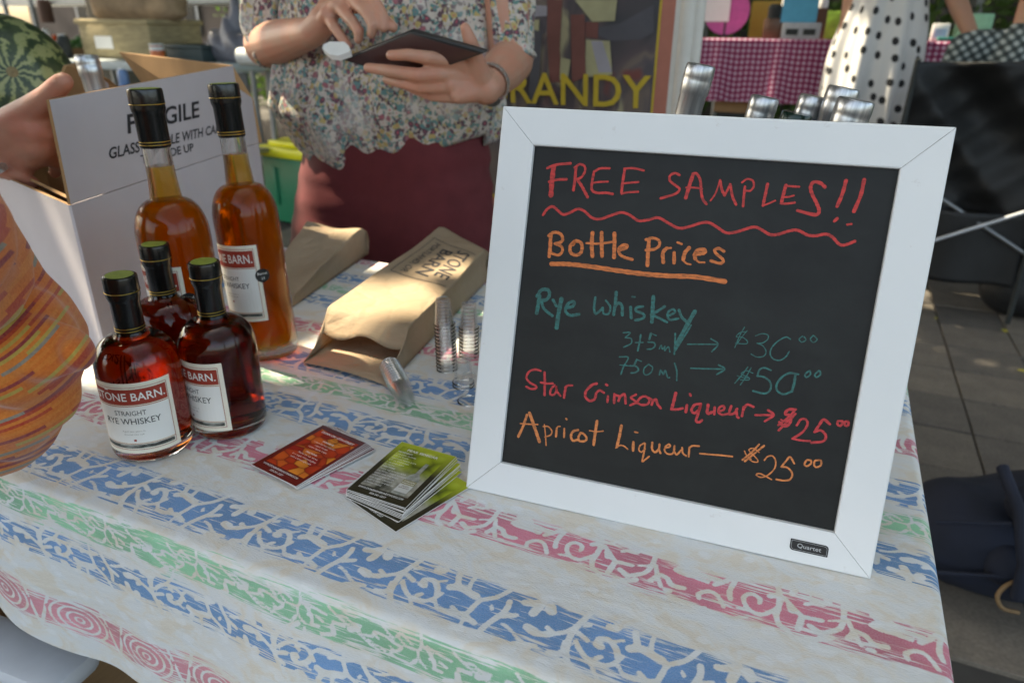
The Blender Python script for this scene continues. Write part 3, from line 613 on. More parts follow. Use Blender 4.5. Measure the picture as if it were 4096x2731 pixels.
STROKES = {'free':[(4.3,[(51.3,306.7),(51.2,294.5),(51.7,282.3)]),(2.2,[(45.7,305.3),(53.7,308.7),(66.3,310.7)]),(2.2,[(48.6,293.6),(56.0,295.9),(64.2,296.9)]),(2.5,[(71.6,307.4),(71.9,296.8),(71.6,288.2)]),(2.0,[(70.4,307.3),(74.5,310.4),(78.8,309.3),(80.0,305.2),(77.7,300.0),(73.2,297.2)]),(2.6,[(73.8,297.6),(79.0,291.6),(84.9,283.2)]),(2.2,[(88.1,305.4),(87.4,295.8),(88.2,289.5),(92.9,287.4),(100.1,288.0),(106.7,287.5)]),(1.9,[(88.5,305.4),(93.2,308.2),(101.2,308.9)]),(1.6,[(88.9,295.8),(94.6,296.9),(101.1,297.7)]),(2.3,[(114.4,309.3),(114.0,298.5),(114.1,289.5)]),(1.8,[(114.0,309.5),(121.8,310.3),(130.7,309.1)]),(1.7,[(114.5,297.0),(120.5,298.2),(127.3,299.2)]),(1.8,[(114.4,288.4),(119.4,289.9),(128.1,291.1)]),(2.0,[(160.7,307.4),(156.8,308.7),(153.0,306.3),(153.6,302.2),(158.1,299.1),(162.3,296.0),(159.1,291.7),(147.9,287.3)]),(3.0,[(171.7,309.0),(170.1,300.7),(168.3,289.4)]),(2.1,[(171.3,309.3),(174.3,309.5),(178.0,304.7),(179.9,296.1),(182.1,289.5),(185.7,285.7)]),(1.5,[(167.5,297.7),(174.5,298.2),(180.6,297.8)]),(1.3,[(188.5,288.7),(191.7,295.0),(193.8,305.6)]),(2.2,[(193.8,305.6),(196.1,298.7),(199.1,293.9)]),(1.8,[(199.1,293.9),(200.5,297.7),(202.2,302.9)]),(2.1,[(202.2,302.9),(205.4,293.4),(209.1,287.2)]),(2.0,[(213.9,302.1),(214.2,293.5),(214.7,286.2)]),(1.6,[(211.2,305.2),(214.6,308.1),(219.3,307.1),(220.6,302.6),(218.5,299.2),(215.7,298.9)]),(2.3,[(230.9,305.4),(230.4,296.8),(229.9,288.2)]),(1.4,[(229.8,288.2),(233.9,290.2),(238.6,292.9)]),(2.5,[(244.8,305.5),(244.0,298.6),(243.5,291.3)]),(1.6,[(245.2,304.9),(249.9,305.0),(254.8,305.1)]),(1.4,[(244.3,296.3),(248.0,296.6),(251.9,298.0)]),(1.7,[(242.9,291.0),(248.2,291.4),(253.3,292.6)]),(2.6,[(273.5,306.4),(270.1,309.0),(265.1,309.6),(263.2,305.9),(265.1,300.3),(269.5,293.5),(272.2,288.0),(270.9,284.6),(264.7,285.0),(256.4,286.6)]),(2.7,[(287.9,312.3),(287.0,302.7),(284.7,292.3)]),(2.7,[(300.6,313.9),(300.1,302.5),(297.2,289.5)]),(2.2,[(286.3,283.1),(284.5,280.7)]),(1.6,[(294.1,279.0),(297.0,279.7)]),(2.3,[(46.4,264.3),(49.8,269.8),(54.5,272.4),(59.9,269.2),(64.8,266.4),(70.6,268.3),(76.9,272.1),(83.0,271.2),(91.1,265.9),(98.5,265.5),(106.9,269.1),(115.9,272.6),(123.2,271.3),(131.6,267.1),(139.9,268.6),(148.0,271.1),(156.9,267.4),(165.6,264.1),(173.0,265.5),(183.2,269.9),(189.8,270.8),(196.9,267.7),(204.1,264.0),(209.9,264.6),(216.1,266.9),(223.4,270.1),(227.9,270.5),(232.7,268.5),(238.8,265.8),(245.0,266.7),(253.9,270.6),(259.4,271.1),(266.7,268.2),(272.8,268.2),(279.8,270.2),(285.0,268.4),(291.2,263.2),(295.9,263.7),(301.4,266.8)])],'prices':[(3.3,[(55.4,248.3),(56.2,238.1),(56.3,228.5)]),(2.7,[(53.6,246.7),(58.3,250.1),(64.5,249.2),(66.9,245.1),(65.3,242.0),(60.2,240.3)]),(2.5,[(60.2,240.3),(66.5,238.4),(67.8,234.2),(64.4,230.5),(58.1,231.6)]),(2.9,[(78.0,244.0),(74.7,240.0),(75.4,234.2),(80.2,232.2),(84.5,234.5),(85.3,239.7),(83.3,243.8),(78.7,244.4),(76.9,241.0)]),(3.4,[(93.1,252.8),(93.6,242.7),(95.5,232.8)]),(3.3,[(101.1,253.9),(102.4,243.6),(104.0,233.7)]),(3.3,[(112.4,254.3),(113.6,244.8),(114.6,234.1)]),(1.9,[(88.6,243.6),(99.7,244.4),(112.6,247.2)]),(2.6,[(119.2,241.1),(124.0,243.0),(124.4,245.5),(120.1,244.7),(117.7,240.9),(119.7,236.8),(124.3,234.8),(130.6,233.9)]),(3.2,[(142.6,251.3),(143.2,240.8),(144.1,230.3)]),(2.4,[(140.0,251.8),(145.4,253.7),(150.9,252.2),(151.8,248.0),(148.0,244.5),(141.2,243.0)]),(3.1,[(158.3,246.6),(155.7,242.1),(157.1,234.5)]),(1.9,[(157.7,245.9),(161.7,247.0)]),(2.9,[(165.0,243.5),(166.1,234.8)]),(1.9,[(166.5,252.2),(170.1,251.2)]),(3.2,[(176.6,248.5),(173.8,244.1),(173.2,238.4)]),(1.6,[(173.3,237.7),(176.4,235.6),(179.9,235.1)]),(3.0,[(183.4,244.1),(189.3,245.7),(189.6,248.2),(184.9,248.0),(182.0,244.3),(182.9,240.2)]),(1.6,[(182.9,240.2),(186.3,237.8),(190.7,237.9)]),(2.4,[(204.9,248.8),(200.6,250.7),(197.5,249.0),(199.3,246.1),(204.5,242.6),(205.5,239.9),(202.4,238.6),(195.8,239.9)]),(4.0,[(59.2,222.1),(75.2,223.6),(96.3,223.7),(118.5,223.0),(140.3,222.7),(161.4,223.4),(185.3,225.2),(209.1,224.2)])],'rye':[(3.5,[(51.3,192.0),(51.0,184.4),(50.5,176.7)]),(3.0,[(49.0,191.7),(52.6,197.8),(58.8,198.6),(60.5,193.9),(57.5,189.4),(51.3,188.9)]),(2.6,[(53.3,188.4),(56.9,181.3),(65.3,176.0)]),(2.6,[(64.4,190.3),(68.1,185.1)]),(3.9,[(72.0,192.0),(71.0,181.0),(70.6,165.8)]),(2.7,[(77.5,184.8),(83.3,187.1),(84.0,190.9),(79.9,190.0),(77.0,185.5),(77.5,181.1),(82.0,178.7),(89.6,180.6)]),(2.2,[(102.5,197.4),(102.4,188.9),(104.3,183.2),(107.7,185.9),(110.2,189.2)]),(1.8,[(110.2,189.2),(111.6,184.2),(116.0,184.8),(116.7,190.8),(112.0,196.0)]),(2.8,[(120.3,204.0),(120.7,194.2),(120.4,184.7)]),(2.6,[(121.0,192.1),(123.5,195.3),(126.8,192.8),(128.1,185.0)]),(2.6,[(134.4,192.7),(136.1,183.9)]),(1.4,[(134.5,202.0),(137.0,202.1)]),(2.3,[(145.0,194.9),(139.8,193.4),(139.4,190.5),(145.4,188.8),(147.2,186.1),(143.9,183.5),(139.8,182.2)]),(3.3,[(152.6,204.5),(153.4,193.5),(154.2,182.7)]),(2.3,[(163.2,197.3),(157.8,192.6),(152.5,189.0)]),(2.1,[(152.5,189.0),(159.2,187.0),(167.0,184.2)]),(2.0,[(168.6,190.5),(172.4,193.5),(170.7,195.8),(167.2,193.5),(166.7,189.5),(169.2,186.6),(175.9,188.6)]),(2.4,[(175.6,195.7),(178.4,190.4),(183.1,186.7)]),(3.4,[(188.7,196.4),(185.6,188.5),(181.0,176.4),(177.1,164.3)]),(1.5,[(187.2,184.5),(182.8,173.8),(176.9,160.7)]),(1.2,[(130.8,169.9),(136.9,170.8),(133.1,165.8)]),(1.2,[(133.1,165.8),(138.3,165.8),(138.8,161.5),(132.8,157.3)]),(1.6,[(146.2,170.3),(146.0,163.3),(145.4,155.9)]),(1.0,[(142.4,162.8),(149.0,163.9)]),(2.0,[(154.7,172.6),(154.0,167.4)]),(1.0,[(155.1,172.7),(159.5,171.5)]),(1.3,[(153.2,164.8),(158.2,165.1),(159.6,162.4),(157.2,159.5),(153.3,158.6)]),(1.0,[(163.5,160.5),(164.8,163.9),(166.3,160.5),(168.0,163.7),(168.2,159.4),(170.9,163.4),(172.9,159.0)]),(1.4,[(175.1,175.6),(176.0,167.1),(176.7,157.8)]),(1.1,[(186.5,167.9),(197.2,169.5),(210.6,171.4)]),(1.2,[(204.9,175.3),(211.2,171.6),(207.1,164.6)]),(1.3,[(130.2,148.2),(137.9,148.8),(134.9,140.1),(133.5,133.2)]),(1.0,[(131.5,141.2),(139.9,141.7)]),(1.7,[(145.6,148.2),(144.1,143.1)]),(1.0,[(146.0,148.2),(149.7,147.3)]),(1.5,[(140.6,141.8),(145.7,142.2),(148.2,139.3),(145.7,136.7),(142.3,135.7)]),(1.2,[(156.4,145.8),(153.0,141.6),(153.2,137.2),(155.9,136.1),(159.2,138.9),(160.0,143.4),(156.9,145.5)]),(1.3,[(166.6,137.9),(167.3,142.4),(169.9,138.8),(171.0,142.6),(173.7,137.2),(175.5,137.0)]),(1.3,[(178.0,150.0),(180.7,143.8),(181.8,135.6)]),(1.3,[(192.1,147.9),(203.5,149.3),(217.8,151.3)]),(1.4,[(214.0,154.3),(219.5,151.6),(213.8,146.0)]),(0.8,[(232.0,185.2),(227.5,183.9),(224.8,180.0),(229.4,180.3),(233.7,177.8),(233.4,175.3),(224.9,174.4)]),(0.8,[(230.1,188.8),(227.3,181.0),(224.9,170.8)]),(0.8,[(232.5,186.0),(229.3,180.6),(226.0,173.8)]),(0.9,[(239.8,182.9),(244.4,185.3),(249.0,184.9),(249.5,181.5),(246.1,177.9),(241.7,176.9)]),(0.9,[(241.7,176.9),(246.5,175.5),(249.7,171.1),(248.4,167.1),(243.4,165.6),(238.5,167.3)]),(1.1,[(266.7,184.0),(263.1,185.2),(257.9,181.4),(253.7,175.2),(253.2,169.6),(256.3,165.9),(261.5,165.7),(265.5,169.4),(267.3,173.8)]),(1.0,[(275.3,187.7),(273.2,185.0),(275.5,182.9),(278.3,185.1),(276.6,187.5)]),(1.0,[(283.2,189.5),(281.5,186.2),(284.1,183.9),(286.5,186.6),(283.9,189.3)]),(0.9,[(242.1,151.7),(236.7,152.9),(233.2,149.5),(239.4,147.7),(239.7,145.6),(233.2,144.6)]),(1.0,[(237.5,156.2),(233.9,148.9),(229.2,141.0)]),(0.9,[(240.2,156.0),(237.4,148.1),(233.8,140.4)]),(0.7,[(230.1,147.6),(234.2,146.9),(240.2,147.1)]),(1.5,[(255.8,156.4),(250.4,157.6),(246.9,155.3),(246.0,149.9)]),(1.6,[(246.0,149.9),(251.6,149.7),(256.7,146.4),(257.6,140.2),(253.6,136.3),(244.6,136.9)]),(1.7,[(277.0,156.4),(270.6,156.4),(265.4,152.7),(261.9,145.8),(263.1,140.4),(268.3,138.2),(273.6,141.2)]),(2.0,[(274.8,156.3),(275.0,148.7),(274.2,141.6)]),(1.3,[(284.5,160.7),(282.0,156.8),(283.5,155.0),(285.9,157.8),(285.2,160.8)]),(1.3,[(291.6,161.8),(289.3,158.0),(290.9,156.2),(293.3,159.0),(292.5,161.7)])],'star':[(2.0,[(60.2,124.4),(54.6,124.8),(49.3,121.7),(47.4,115.9),(51.2,111.9),(57.1,109.7),(57.4,107.4),(52.7,106.2),(48.1,107.4)]),(2.2,[(64.1,123.4),(65.5,112.7),(66.4,102.7)]),(2.0,[(61.4,113.7),(67.0,113.7),(72.8,114.6)]),(1.9,[(74.9,113.5),(71.9,109.1),(71.7,104.4),(75.2,104.6),(77.1,108.5),(76.2,112.6),(78.0,107.8),(81.5,104.4)]),(2.2,[(85.5,113.8),(85.0,108.3),(84.9,103.6)]),(1.8,[(84.8,112.9),(87.3,115.2),(91.2,115.9)]),(2.3,[(113.0,121.3),(109.1,119.3),(104.5,113.2),(104.4,107.8),(108.6,104.7),(112.9,107.0),(113.7,112.5)]),(2.0,[(113.7,112.5),(116.4,115.6),(120.5,114.2)]),(2.1,[(124.6,111.7),(124.7,106.4)]),(2.2,[(121.6,121.8),(122.6,121.4)]),(2.2,[(130.0,114.5),(130.7,106.7)]),(2.2,[(130.1,113.8),(134.7,113.1),(134.4,109.2)]),(2.2,[(134.8,112.3),(138.8,116.0),(140.9,108.1)]),(1.9,[(148.9,117.4),(144.9,114.1),(147.4,112.3),(149.8,110.5),(145.1,107.0)]),(2.0,[(149.9,109.7),(153.5,115.6),(157.7,117.1),(160.9,114.7),(160.0,110.8),(155.1,109.1),(150.6,110.2)]),(2.0,[(160.0,116.4),(163.8,114.4),(163.6,110.7)]),(2.2,[(163.9,113.7),(166.5,116.0),(168.4,112.3),(171.6,109.0)]),(2.6,[(182.5,124.4),(181.8,116.9),(180.9,110.1)]),(2.1,[(180.6,109.6),(185.8,110.6),(189.9,112.3)]),(2.4,[(193.2,115.6),(193.1,109.7)]),(2.1,[(194.3,125.7),(195.2,124.4)]),(2.2,[(204.3,118.7),(199.6,117.1),(197.5,112.3),(200.0,109.8),(203.6,113.4),(204.4,118.0),(203.6,111.2),(202.6,103.7),(205.1,102.7),(207.3,104.9)]),(2.4,[(210.5,119.0),(210.8,111.8),(214.7,113.3)]),(2.1,[(216.1,117.9),(216.6,111.8)]),(1.8,[(219.9,114.9),(223.7,117.1),(223.3,120.2),(220.1,118.6),(219.7,114.2),(223.0,112.6),(227.5,114.1)]),(2.1,[(229.2,121.3),(228.5,114.3),(232.7,115.8),(234.2,119.7)]),(2.1,[(233.6,118.9),(235.1,113.4),(236.5,112.5)]),(2.1,[(239.2,122.0),(238.9,114.4)]),(2.0,[(239.2,119.9),(241.5,124.6),(246.6,123.7)]),(1.8,[(249.2,117.0),(255.6,118.2),(262.7,119.5)]),(2.0,[(258.5,123.0),(263.3,119.6),(257.4,113.2)]),(2.3,[(278.9,127.1),(274.0,126.2),(272.0,122.3),(275.9,121.6),(277.0,119.0),(276.4,114.6),(272.9,111.8),(268.6,114.6)]),(1.7,[(279.5,127.5),(274.9,120.0),(268.2,112.0)]),(1.7,[(279.8,123.7),(274.8,116.4),(269.1,107.6)]),(1.3,[(278.6,120.7),(272.9,116.1),(269.5,116.9)]),(1.8,[(282.2,114.3),(284.5,119.7),(288.3,120.4),(290.1,116.5),(287.4,109.6),(280.7,102.7)]),(1.7,[(280.7,102.7),(287.2,102.5),(294.1,103.3)]),(2.1,[(306.6,119.9),(301.4,122.8),(298.8,117.4),(296.3,111.4)]),(2.0,[(296.3,111.4),(300.7,113.6),(305.0,110.2),(303.9,105.1),(295.5,102.1)]),(1.8,[(315.2,124.0),(312.2,123.4),(312.3,120.7),(314.6,120.1),(315.7,122.7)]),(1.8,[(319.4,124.8),(317.1,123.7),(317.8,121.0),(319.9,121.4),(319.8,124.2)])],'apricot':[(2.4,[(51.8,81.2),(49.4,70.3),(45.7,59.2)]),(3.0,[(54.0,83.5),(59.7,72.3),(66.5,58.5)]),(1.3,[(46.3,71.9),(54.0,72.8),(63.1,74.1)]),(1.1,[(69.4,75.3),(71.6,65.8),(73.3,56.0)]),(1.3,[(68.5,73.2),(73.2,74.0),(77.1,70.8),(76.4,66.7),(71.2,63.7)]),(2.0,[(81.5,74.0),(81.6,66.2)]),(1.2,[(81.2,73.2),(82.5,75.8),(84.4,76.3)]),(1.7,[(88.5,75.0),(89.2,66.9)]),(1.7,[(89.0,84.5),(89.8,83.8)]),(2.2,[(101.3,76.2),(96.9,73.8),(95.5,68.9),(97.9,65.4),(101.6,66.9)]),(2.0,[(103.9,74.0),(107.0,73.4),(110.1,70.1),(108.6,67.1),(104.0,66.2),(102.5,69.4),(103.9,73.6)]),(2.6,[(117.6,87.5),(117.3,77.0),(117.2,65.3)]),(1.2,[(111.9,77.5),(118.0,77.7),(124.3,79.5)]),(2.5,[(139.8,87.3),(139.2,77.4),(138.2,67.5)]),(1.3,[(137.3,66.2),(140.3,69.1),(144.0,69.5),(148.0,67.2)]),(2.4,[(152.1,74.5),(152.8,67.0)]),(1.5,[(152.1,83.9),(154.7,83.9)]),(1.3,[(161.7,75.6),(158.4,72.7),(157.8,68.8),(160.2,67.0),(163.1,70.6)]),(1.5,[(162.4,75.4),(162.6,68.2),(162.0,58.9),(164.3,60.9),(167.5,64.6)]),(1.9,[(168.5,77.4),(169.1,71.8),(172.0,69.3),(175.1,73.0)]),(1.8,[(174.9,77.1),(175.2,72.3),(176.7,69.5)]),(1.5,[(179.9,74.7),(184.0,76.7),(183.0,78.7),(180.4,76.3),(179.9,72.4),(182.7,70.0),(186.9,70.9),(188.1,75.6)]),(1.6,[(187.7,78.2),(187.9,74.1),(190.5,70.8),(193.5,75.2)]),(1.6,[(194.2,77.9),(195.5,73.3),(198.6,71.3)]),(1.6,[(200.3,79.5),(200.8,71.0)]),(1.6,[(200.1,78.0),(202.5,81.1),(208.2,82.0)]),(1.5,[(209.7,75.6),(219.2,76.7),(228.7,77.8),(236.1,78.3)]),(1.0,[(256.8,86.1),(252.1,88.8),(248.6,87.0),(249.9,85.1),(252.9,82.8),(256.4,79.8),(256.7,77.7),(253.1,77.3),(249.5,79.2)]),(1.0,[(245.3,84.9),(247.4,81.7),(251.5,79.2)]),(1.6,[(255.8,92.9),(251.2,85.3),(244.7,77.1)]),(1.6,[(259.8,92.5),(253.9,85.2),(246.8,76.4)]),(1.2,[(261.9,80.3),(264.0,84.0),(267.8,85.1),(270.7,81.3),(270.7,74.8),(266.4,68.1),(261.5,65.3),(257.7,66.3),(258.5,67.9),(261.8,67.9),(269.8,65.1)]),(1.5,[(285.2,82.2),(281.2,87.1),(278.6,83.0),(275.8,77.4)]),(1.5,[(275.8,77.4),(280.7,77.7),(284.9,73.5),(284.0,68.3),(279.2,66.2),(273.6,66.0)]),(1.5,[(297.2,87.5),(294.1,86.9),(293.0,83.1),(295.1,82.1),(297.6,84.8),(297.5,87.2)]),(1.5,[(303.3,88.8),(300.3,87.5),(300.3,83.9),(302.4,82.6),(305.2,84.9),(304.9,88.4),(303.3,88.9)])]}
def ribbon(bm, w, pts, z, tap=True):
    P = [np.array(p) / 1000 for p in pts]
    P = [np.array(p) for p in curve_pts(P, 7)] if len(P) > 2 else [P[0] + (P[1] - P[0]) * k / 4 for k in range(5)]
    w = w / 1000 / 2
    n = len(P); up = []
    for i, p in enumerate(P):
        d = P[min(i + 1, n - 1)] - P[max(i - 1, 0)]
        d = d / (np.linalg.norm(d) + 1e-9); q = np.array([-d[1], d[0]])
        ww = w * (1 + .10 * math.sin(i * 1.3 + p[0] * 900))
        up.append((bm.verts.new((p[0] + q[0] * ww, p[1] + q[1] * ww, z)), bm.verts.new((p[0] - q[0] * ww, p[1] - q[1] * ww, z)), p, d, ww))
    for a, c in zip(up[:-1], up[1:]):
        bm.faces.new((a[0], a[1], c[1], c[0]))
    for (v0, v1, p, d, ww), sgn in ((up[0], -1), (up[-1], 1)):
        cap = [v1 if sgn > 0 else v0]
        for k in range(1, 6):
            t = math.pi * k / 6
            q = np.array([-d[1], d[0]])
            e = p + (-q * math.cos(t) + d * math.sin(t)) * ww if sgn > 0 else p + (q * math.cos(t) - d * math.sin(t)) * ww
            cap.append(bm.verts.new((e[0], e[1], z)))
        cap.append(v0 if sgn > 0 else v1)
        bm.faces.new(cap)
lab = {'free': 'red marker lettering FREE SAMPLES with a wavy underline', 'prices': 'orange marker lettering Bottle Prices with a straight underline', 'rye': 'teal marker lettering for rye whiskey prices',
       'star': 'crimson marker lettering for star crimson liqueur', 'apricot': 'orange marker lettering for apricot liqueur'}
for k, L in STROKES.items():
    bm = bmesh.new()
    for i, (w, pts) in enumerate(L):
        ribbon(bm, w, pts, -.005 + .00025 + .000035 * (i % 7))
    me = bpy.data.meshes.new('handwriting')
    for f in bm.faces:
        if f.normal.z < 0: pass
    bm.normal_update(); bm.to_mesh(me); bm.free()
    link('handwriting', me, MK[k], board, label=lab[k])
# maker's plate on the lower rail
m_blk = plain('black_print', (.012, .012, .014), .35)
m_silver = plain('silver_print', (.42, .43, .44), .4)
bm = bmesh.new()
def plate(bm, x0, x1, y0, y1, r, z, hole=None):
    pts = []
    for cx, cy, rr, a0 in ((x1 - r[1], y1 - r[1], r[1], 0), (x0 + r[0], y1 - r[0], r[0], 90), (x0 + r[2], y0 + r[2], r[2], 180), (x1 - r[3], y0 + r[3], r[3], 270)):
        for k in range(6): pts.append((cx + rr * math.cos(rad(a0 + 18 * k)), cy + rr * math.sin(rad(a0 + 18 * k)), z))
    return pts
pp = plate(bm, .2918, .3214, .0105, .0203, (.0005, .003, .003, .0005), .00025)
bm.faces.new([bm.verts.new(p) for p in pp]); pl = link('maker_plate', from_bm('maker_plate', bm), m_blk, board)
pl.data.update()
bm = bmesh.new()
A = [bm.verts.new(p) for p in plate(bm, .2928, .3204, .0115, .0193, (.0004, .0024, .0024, .0004), .0004)]
B = [bm.verts.new(p) for p in plate(bm, .29305, .32015, .01175, .01905, (.0004, .0022, .0022, .0004), .0004)]
for i in range(len(A)): bm.faces.new((A[i], A[(i + 1) % len(A)], B[(i + 1) % len(A)], B[i]))
link('plate_line', from_bm('plate_line', bm), m_silver, pl)
place_text('plate_lettering', [('Quartet', .2975, .0138, .0036, .0185, .01)], lambda x, y: (x, y, .0004), m_silver, pl)

# ---------------------------------------------------------------- whiskey bottles
m_glass = glassy('clear_glass', (.97, .985, .975), 1.47)
m_air = glassy('air_gap', (1, 1, 1), 1 / 1.47)
m_rye = glassy('rye_whiskey', (1, 1, 1), 1.36 / 1.47, absorb=(.85, .52, .02), dens=148)
m_rye_pale = glassy('rye_whiskey_pale', (1, 1, 1), 1.36 / 1.47, absorb=(.95, .73, .08), dens=118, straight=.30)
m_glass_tall = glassy('clear_glass_wall', (.97, .985, .975), 1.47, straight=.30)
m_caps = plain('black_capsule', (.006, .0065, .0065), .24, .1, 60, 180, .0004, spec=.6)
m_gold = plain('gold_line', (.42, .27, .06), .3, .1, metal=.8)
m_olive = plain('olive_stamp', (.25, .30, .05), .45, .15, 200)
m_label = plain('label_paper', (.80, .76, .64), .6, .03, 200)
m_lred = plain('label_red', (.34, .035, .018), .55, .05, 100)
m_lwhite = plain('label_white', (.82, .81, .78), .6, .03)
m_ltext = plain('label_ink', (.05, .05, .05), .6)
m_lgrey = plain('label_pale_ink', (.36, .35, .32), .6)
m_strip, nt, b = nodes('label_landscape')
nt.links.new(ramp(nt, noise(nt, coords(nt, scale=(1, 1, 4)), 70, 4), [(.45, (.03, .035, .03)), (.6, (.35, .36, .33))]), b.inputs['Base Color'])
def wrapped(bm, r, a0, x0, x1, y0, y1, n=18):
    rows = []
    for i in range(n + 1):
        x = x0 + (x1 - x0) * i / n; t = a0 + x / r
        rows.append((bm.verts.new((r * math.cos(t), r * math.sin(t), y0)), bm.verts.new((r * math.cos(t), r * math.sin(t), y1))))
    for a, c in zip(rows[:-1], rows[1:]): bm.faces.new((a[0], c[0], c[1], a[1]))
def bottle(tall, mat_liq, a0, name='whiskey_bottle'):
    t = empty(name)
    if tall:
        R, H, base = .0395, .3426, .014
        sh0, neck0, nr = .184, .238, .0148
        prof = [(0, .003), (.028, .0025), (.034, 0), (R - .002, .0012), (R, .006), (R, sh0)]
        for k in range(1, 9):
            q = math.pi / 2 * k / 8
            prof.append((nr + .002 + (R - nr - .002) * math.cos(q), sh0 + .042 * math.sin(q)))
        prof += [(nr + .001, neck0), (nr, neck0 + .012), (nr - .0012, H - .004), (0, H - .004)]
        fill, cap0 = .262, H - .0605
    else:
        R, H, base = .0388, .187, .010
        sh0, neck0, nr = .095, .127, .0125
        prof = [(0, .003), (.026, .0025), (.033, 0), (R - .002, .0012), (R, .006), (R, sh0)]
        for k in range(1, 9):
            q = math.pi / 2 * k / 8
            prof.append((nr + .004 + (R - nr - .004) * math.cos(q) ** .9, sh0 + .030 * math.sin(q)))
        prof += [(nr + .0012, neck0 + .002), (nr, neck0 + .008), (nr, H - .004), (0, H - .004)]
        fill, cap0 = .128, H - .058
    lathe('glass', prof, m_glass_tall if tall else m_glass, t, 56)
    inn = [(max(r - .0022, 0), z) for r, z in prof[4:-1]]
    liq = [(0, base), (R - .008, base), (R - .0022, base + .006)] + [(r, z) for r, z in inn if base + .006 < z < fill]
    rl = liq[-1][0]
    liq += [(rl if not tall else nr - .0035, fill), (0, fill)]
    if tall: liq = [p for p in liq]
    lathe('liquor', liq, mat_liq, t, 56)
    lathe('air_space', [(0, fill + .0003), (nr - .0037, fill + .0003), (nr - .0037, H - .012), (0, H - .012)], m_air, t, 32)
    # capsule over the stopper
    c = H; rt = nr + .0028; rn = nr + .0009
    cap = [(0, c), (rt - .0018, c), (rt - .0004, c - .0008), (rt, c - .0025), (rt + .0002, c - .0150), (rt - .0002, c - .0175), (rt - .0001, c - .0205), (rn + .0010, c - .0235), (rn, c - .0265), (rn, cap0 + .001), (rn - .0005, cap0), (nr + .0002, cap0)]
    cp = lathe('capsule', cap, m_caps, t, 40, wob=lambda a, z: .008 * math.sin(3 * a + z * 700) * (1 if c - .03 < z < c - .013 else .25))
    lathe('stamp', [(0, c + .0004), (rt - .0030, c + .0003), (rt - .0026, c - .0002)], m_olive, cp, 32)
    for zz, rr in ((c - .0155, rt + .0004), (cap0 + .0035, rn + .0003), (cap0 + .0065, rn + .0003)):
        lathe('gold_ring', [(rr, zz - .0005), (rr + .0003, zz), (rr, zz + .0005)], m_gold, cp, 40)
    # wrap-round label
    z0, z1 = (.058, .157) if tall else (.0125, .0905)
    hw, h = .0425, z1 - z0
    bm = bmesh.new(); wrapped(bm, R + .00025, a0, -hw, hw, z0, z1, 28)
    lb = link('label', from_bm('label', bm), m_label, t, smooth=True)
    r1, r2, r3 = R + .0004, R + .0005, R + .00065
    bm = bmesh.new()
    bt = z1 - .0065; bb = bt - h * .215
    wrapped(bm, r1, a0, -hw + .0055, hw - .0055, bb, bt)
    link('banner', from_bm('banner', bm), m_lred, lb)
    bm = bmesh.new(); wrapped(bm, r1, a0, -hw + .0055, hw - .0055, z0 + .0125, bb - .0022)
    link('white_field', from_bm('white_field', bm), m_lwhite, lb)
    bm = bmesh.new()
    for d in (.0046, .0112):
        if d < .01:
            for yy in (z1 - d, z0 + d): wrapped(bm, r1, a0, -hw + d, hw - d, yy - .00025, yy + .00025)
            for xx in (-hw + d, hw - d): wrapped(bm, r1, a0, xx - .00025, xx + .00025, z0 + d, z1 - d, 1)
        else: wrapped(bm, r1, a0, -hw + .0046, hw - .0046, z0 + d - .00025, z0 + d + .00025)
    wrapped(bm, r1, a0, -hw + .0055, hw - .0055, bb - .0016, bb - .0010)
    link('label_line', from_bm('label_line', bm), m_lred, lb)
    bm = bmesh.new(); wrapped(bm, r1, a0, -hw + .0062, hw - .0062, z0 + .0062, z0 + .0102)
    link('landscape_strip', from_bm('landscape_strip', bm), m_strip, lb)
    fn = lambda x, y: (r2 * math.cos(a0 + x / r2), r2 * math.sin(a0 + x / r2), y)
    bh_ = bt - bb
    place_text('brand_lettering', [('STONE BARN.', 0, bb + bh_ * .27, bh_ * .50, (hw - .0075) * 2, .012, 'CENTER'), ('-', -.0193, bb + bh_ * .80, .009, .0042, .0, 'CENTER')], fn, m_lwhite, lb)
    f2 = bb - .0115 if not tall else bb - .017
    place_text('lettering', [('STRAIGHT', 0, f2, .0052, .030, 0, 'CENTER'), ('RYE WHISKEY', 0, f2 - .0098, .0066, .054, .004, 'CENTER')], fn, m_ltext, lb)
    place_text('small_lettering', [('Aged two years in', 0, f2 - .0185, .0019, .0215, 0, 'CENTER'), ('charred new oak', 0, f2 - .0220, .0019, .0195, 0, 'CENTER')], fn, m_lgrey, lb)
    bm = bmesh.new(); wrapped(bm, r2, a0, -.0012, .0012, f2 - .0292, f2 - .0268, 1)
    link('label_square', from_bm('label_square', bm), m_lred, lb)
    if tall:
        aa = a0 + (hw + .0012) / R; zz = z1 - h * .40
        def disc(x, y, rr=R + .0010): return (rr * math.cos(aa + x / rr), rr * math.sin(aa + x / rr), zz + y)
        v = [disc(0, 0)] + [disc(.0088 * math.cos(k * math.pi / 12), .0088 * math.sin(k * math.pi / 12)) for k in range(24)]
        st_ = link('barrel_sticker', mesh('barrel_sticker', v, [(0, k + 1, (k + 1) % 24 + 1) for k in range(24)]), m_blk, t)
        place_text('sticker_lettering', [('Barrel', 0, .0012, .0031, .0118, .0, 'CENTER'), ('23', 0, -.0048, .0028, .0042, .0, 'CENTER')], lambda x, y: disc(x, y, R + .0012), m_lwhite, st_)
    return t
def set_bottle(t, P, label, tilt=(0, 0)):
    t.location = (P[0], P[1], TZ + .0022)
    t.rotation_euler = (rad(tilt[0]), rad(tilt[1]), 0)
    tag(t, label, 'bottle', 'whiskey bottles on the stall table')
def view_angle(P): return math.atan2(-P[1], -P[0])
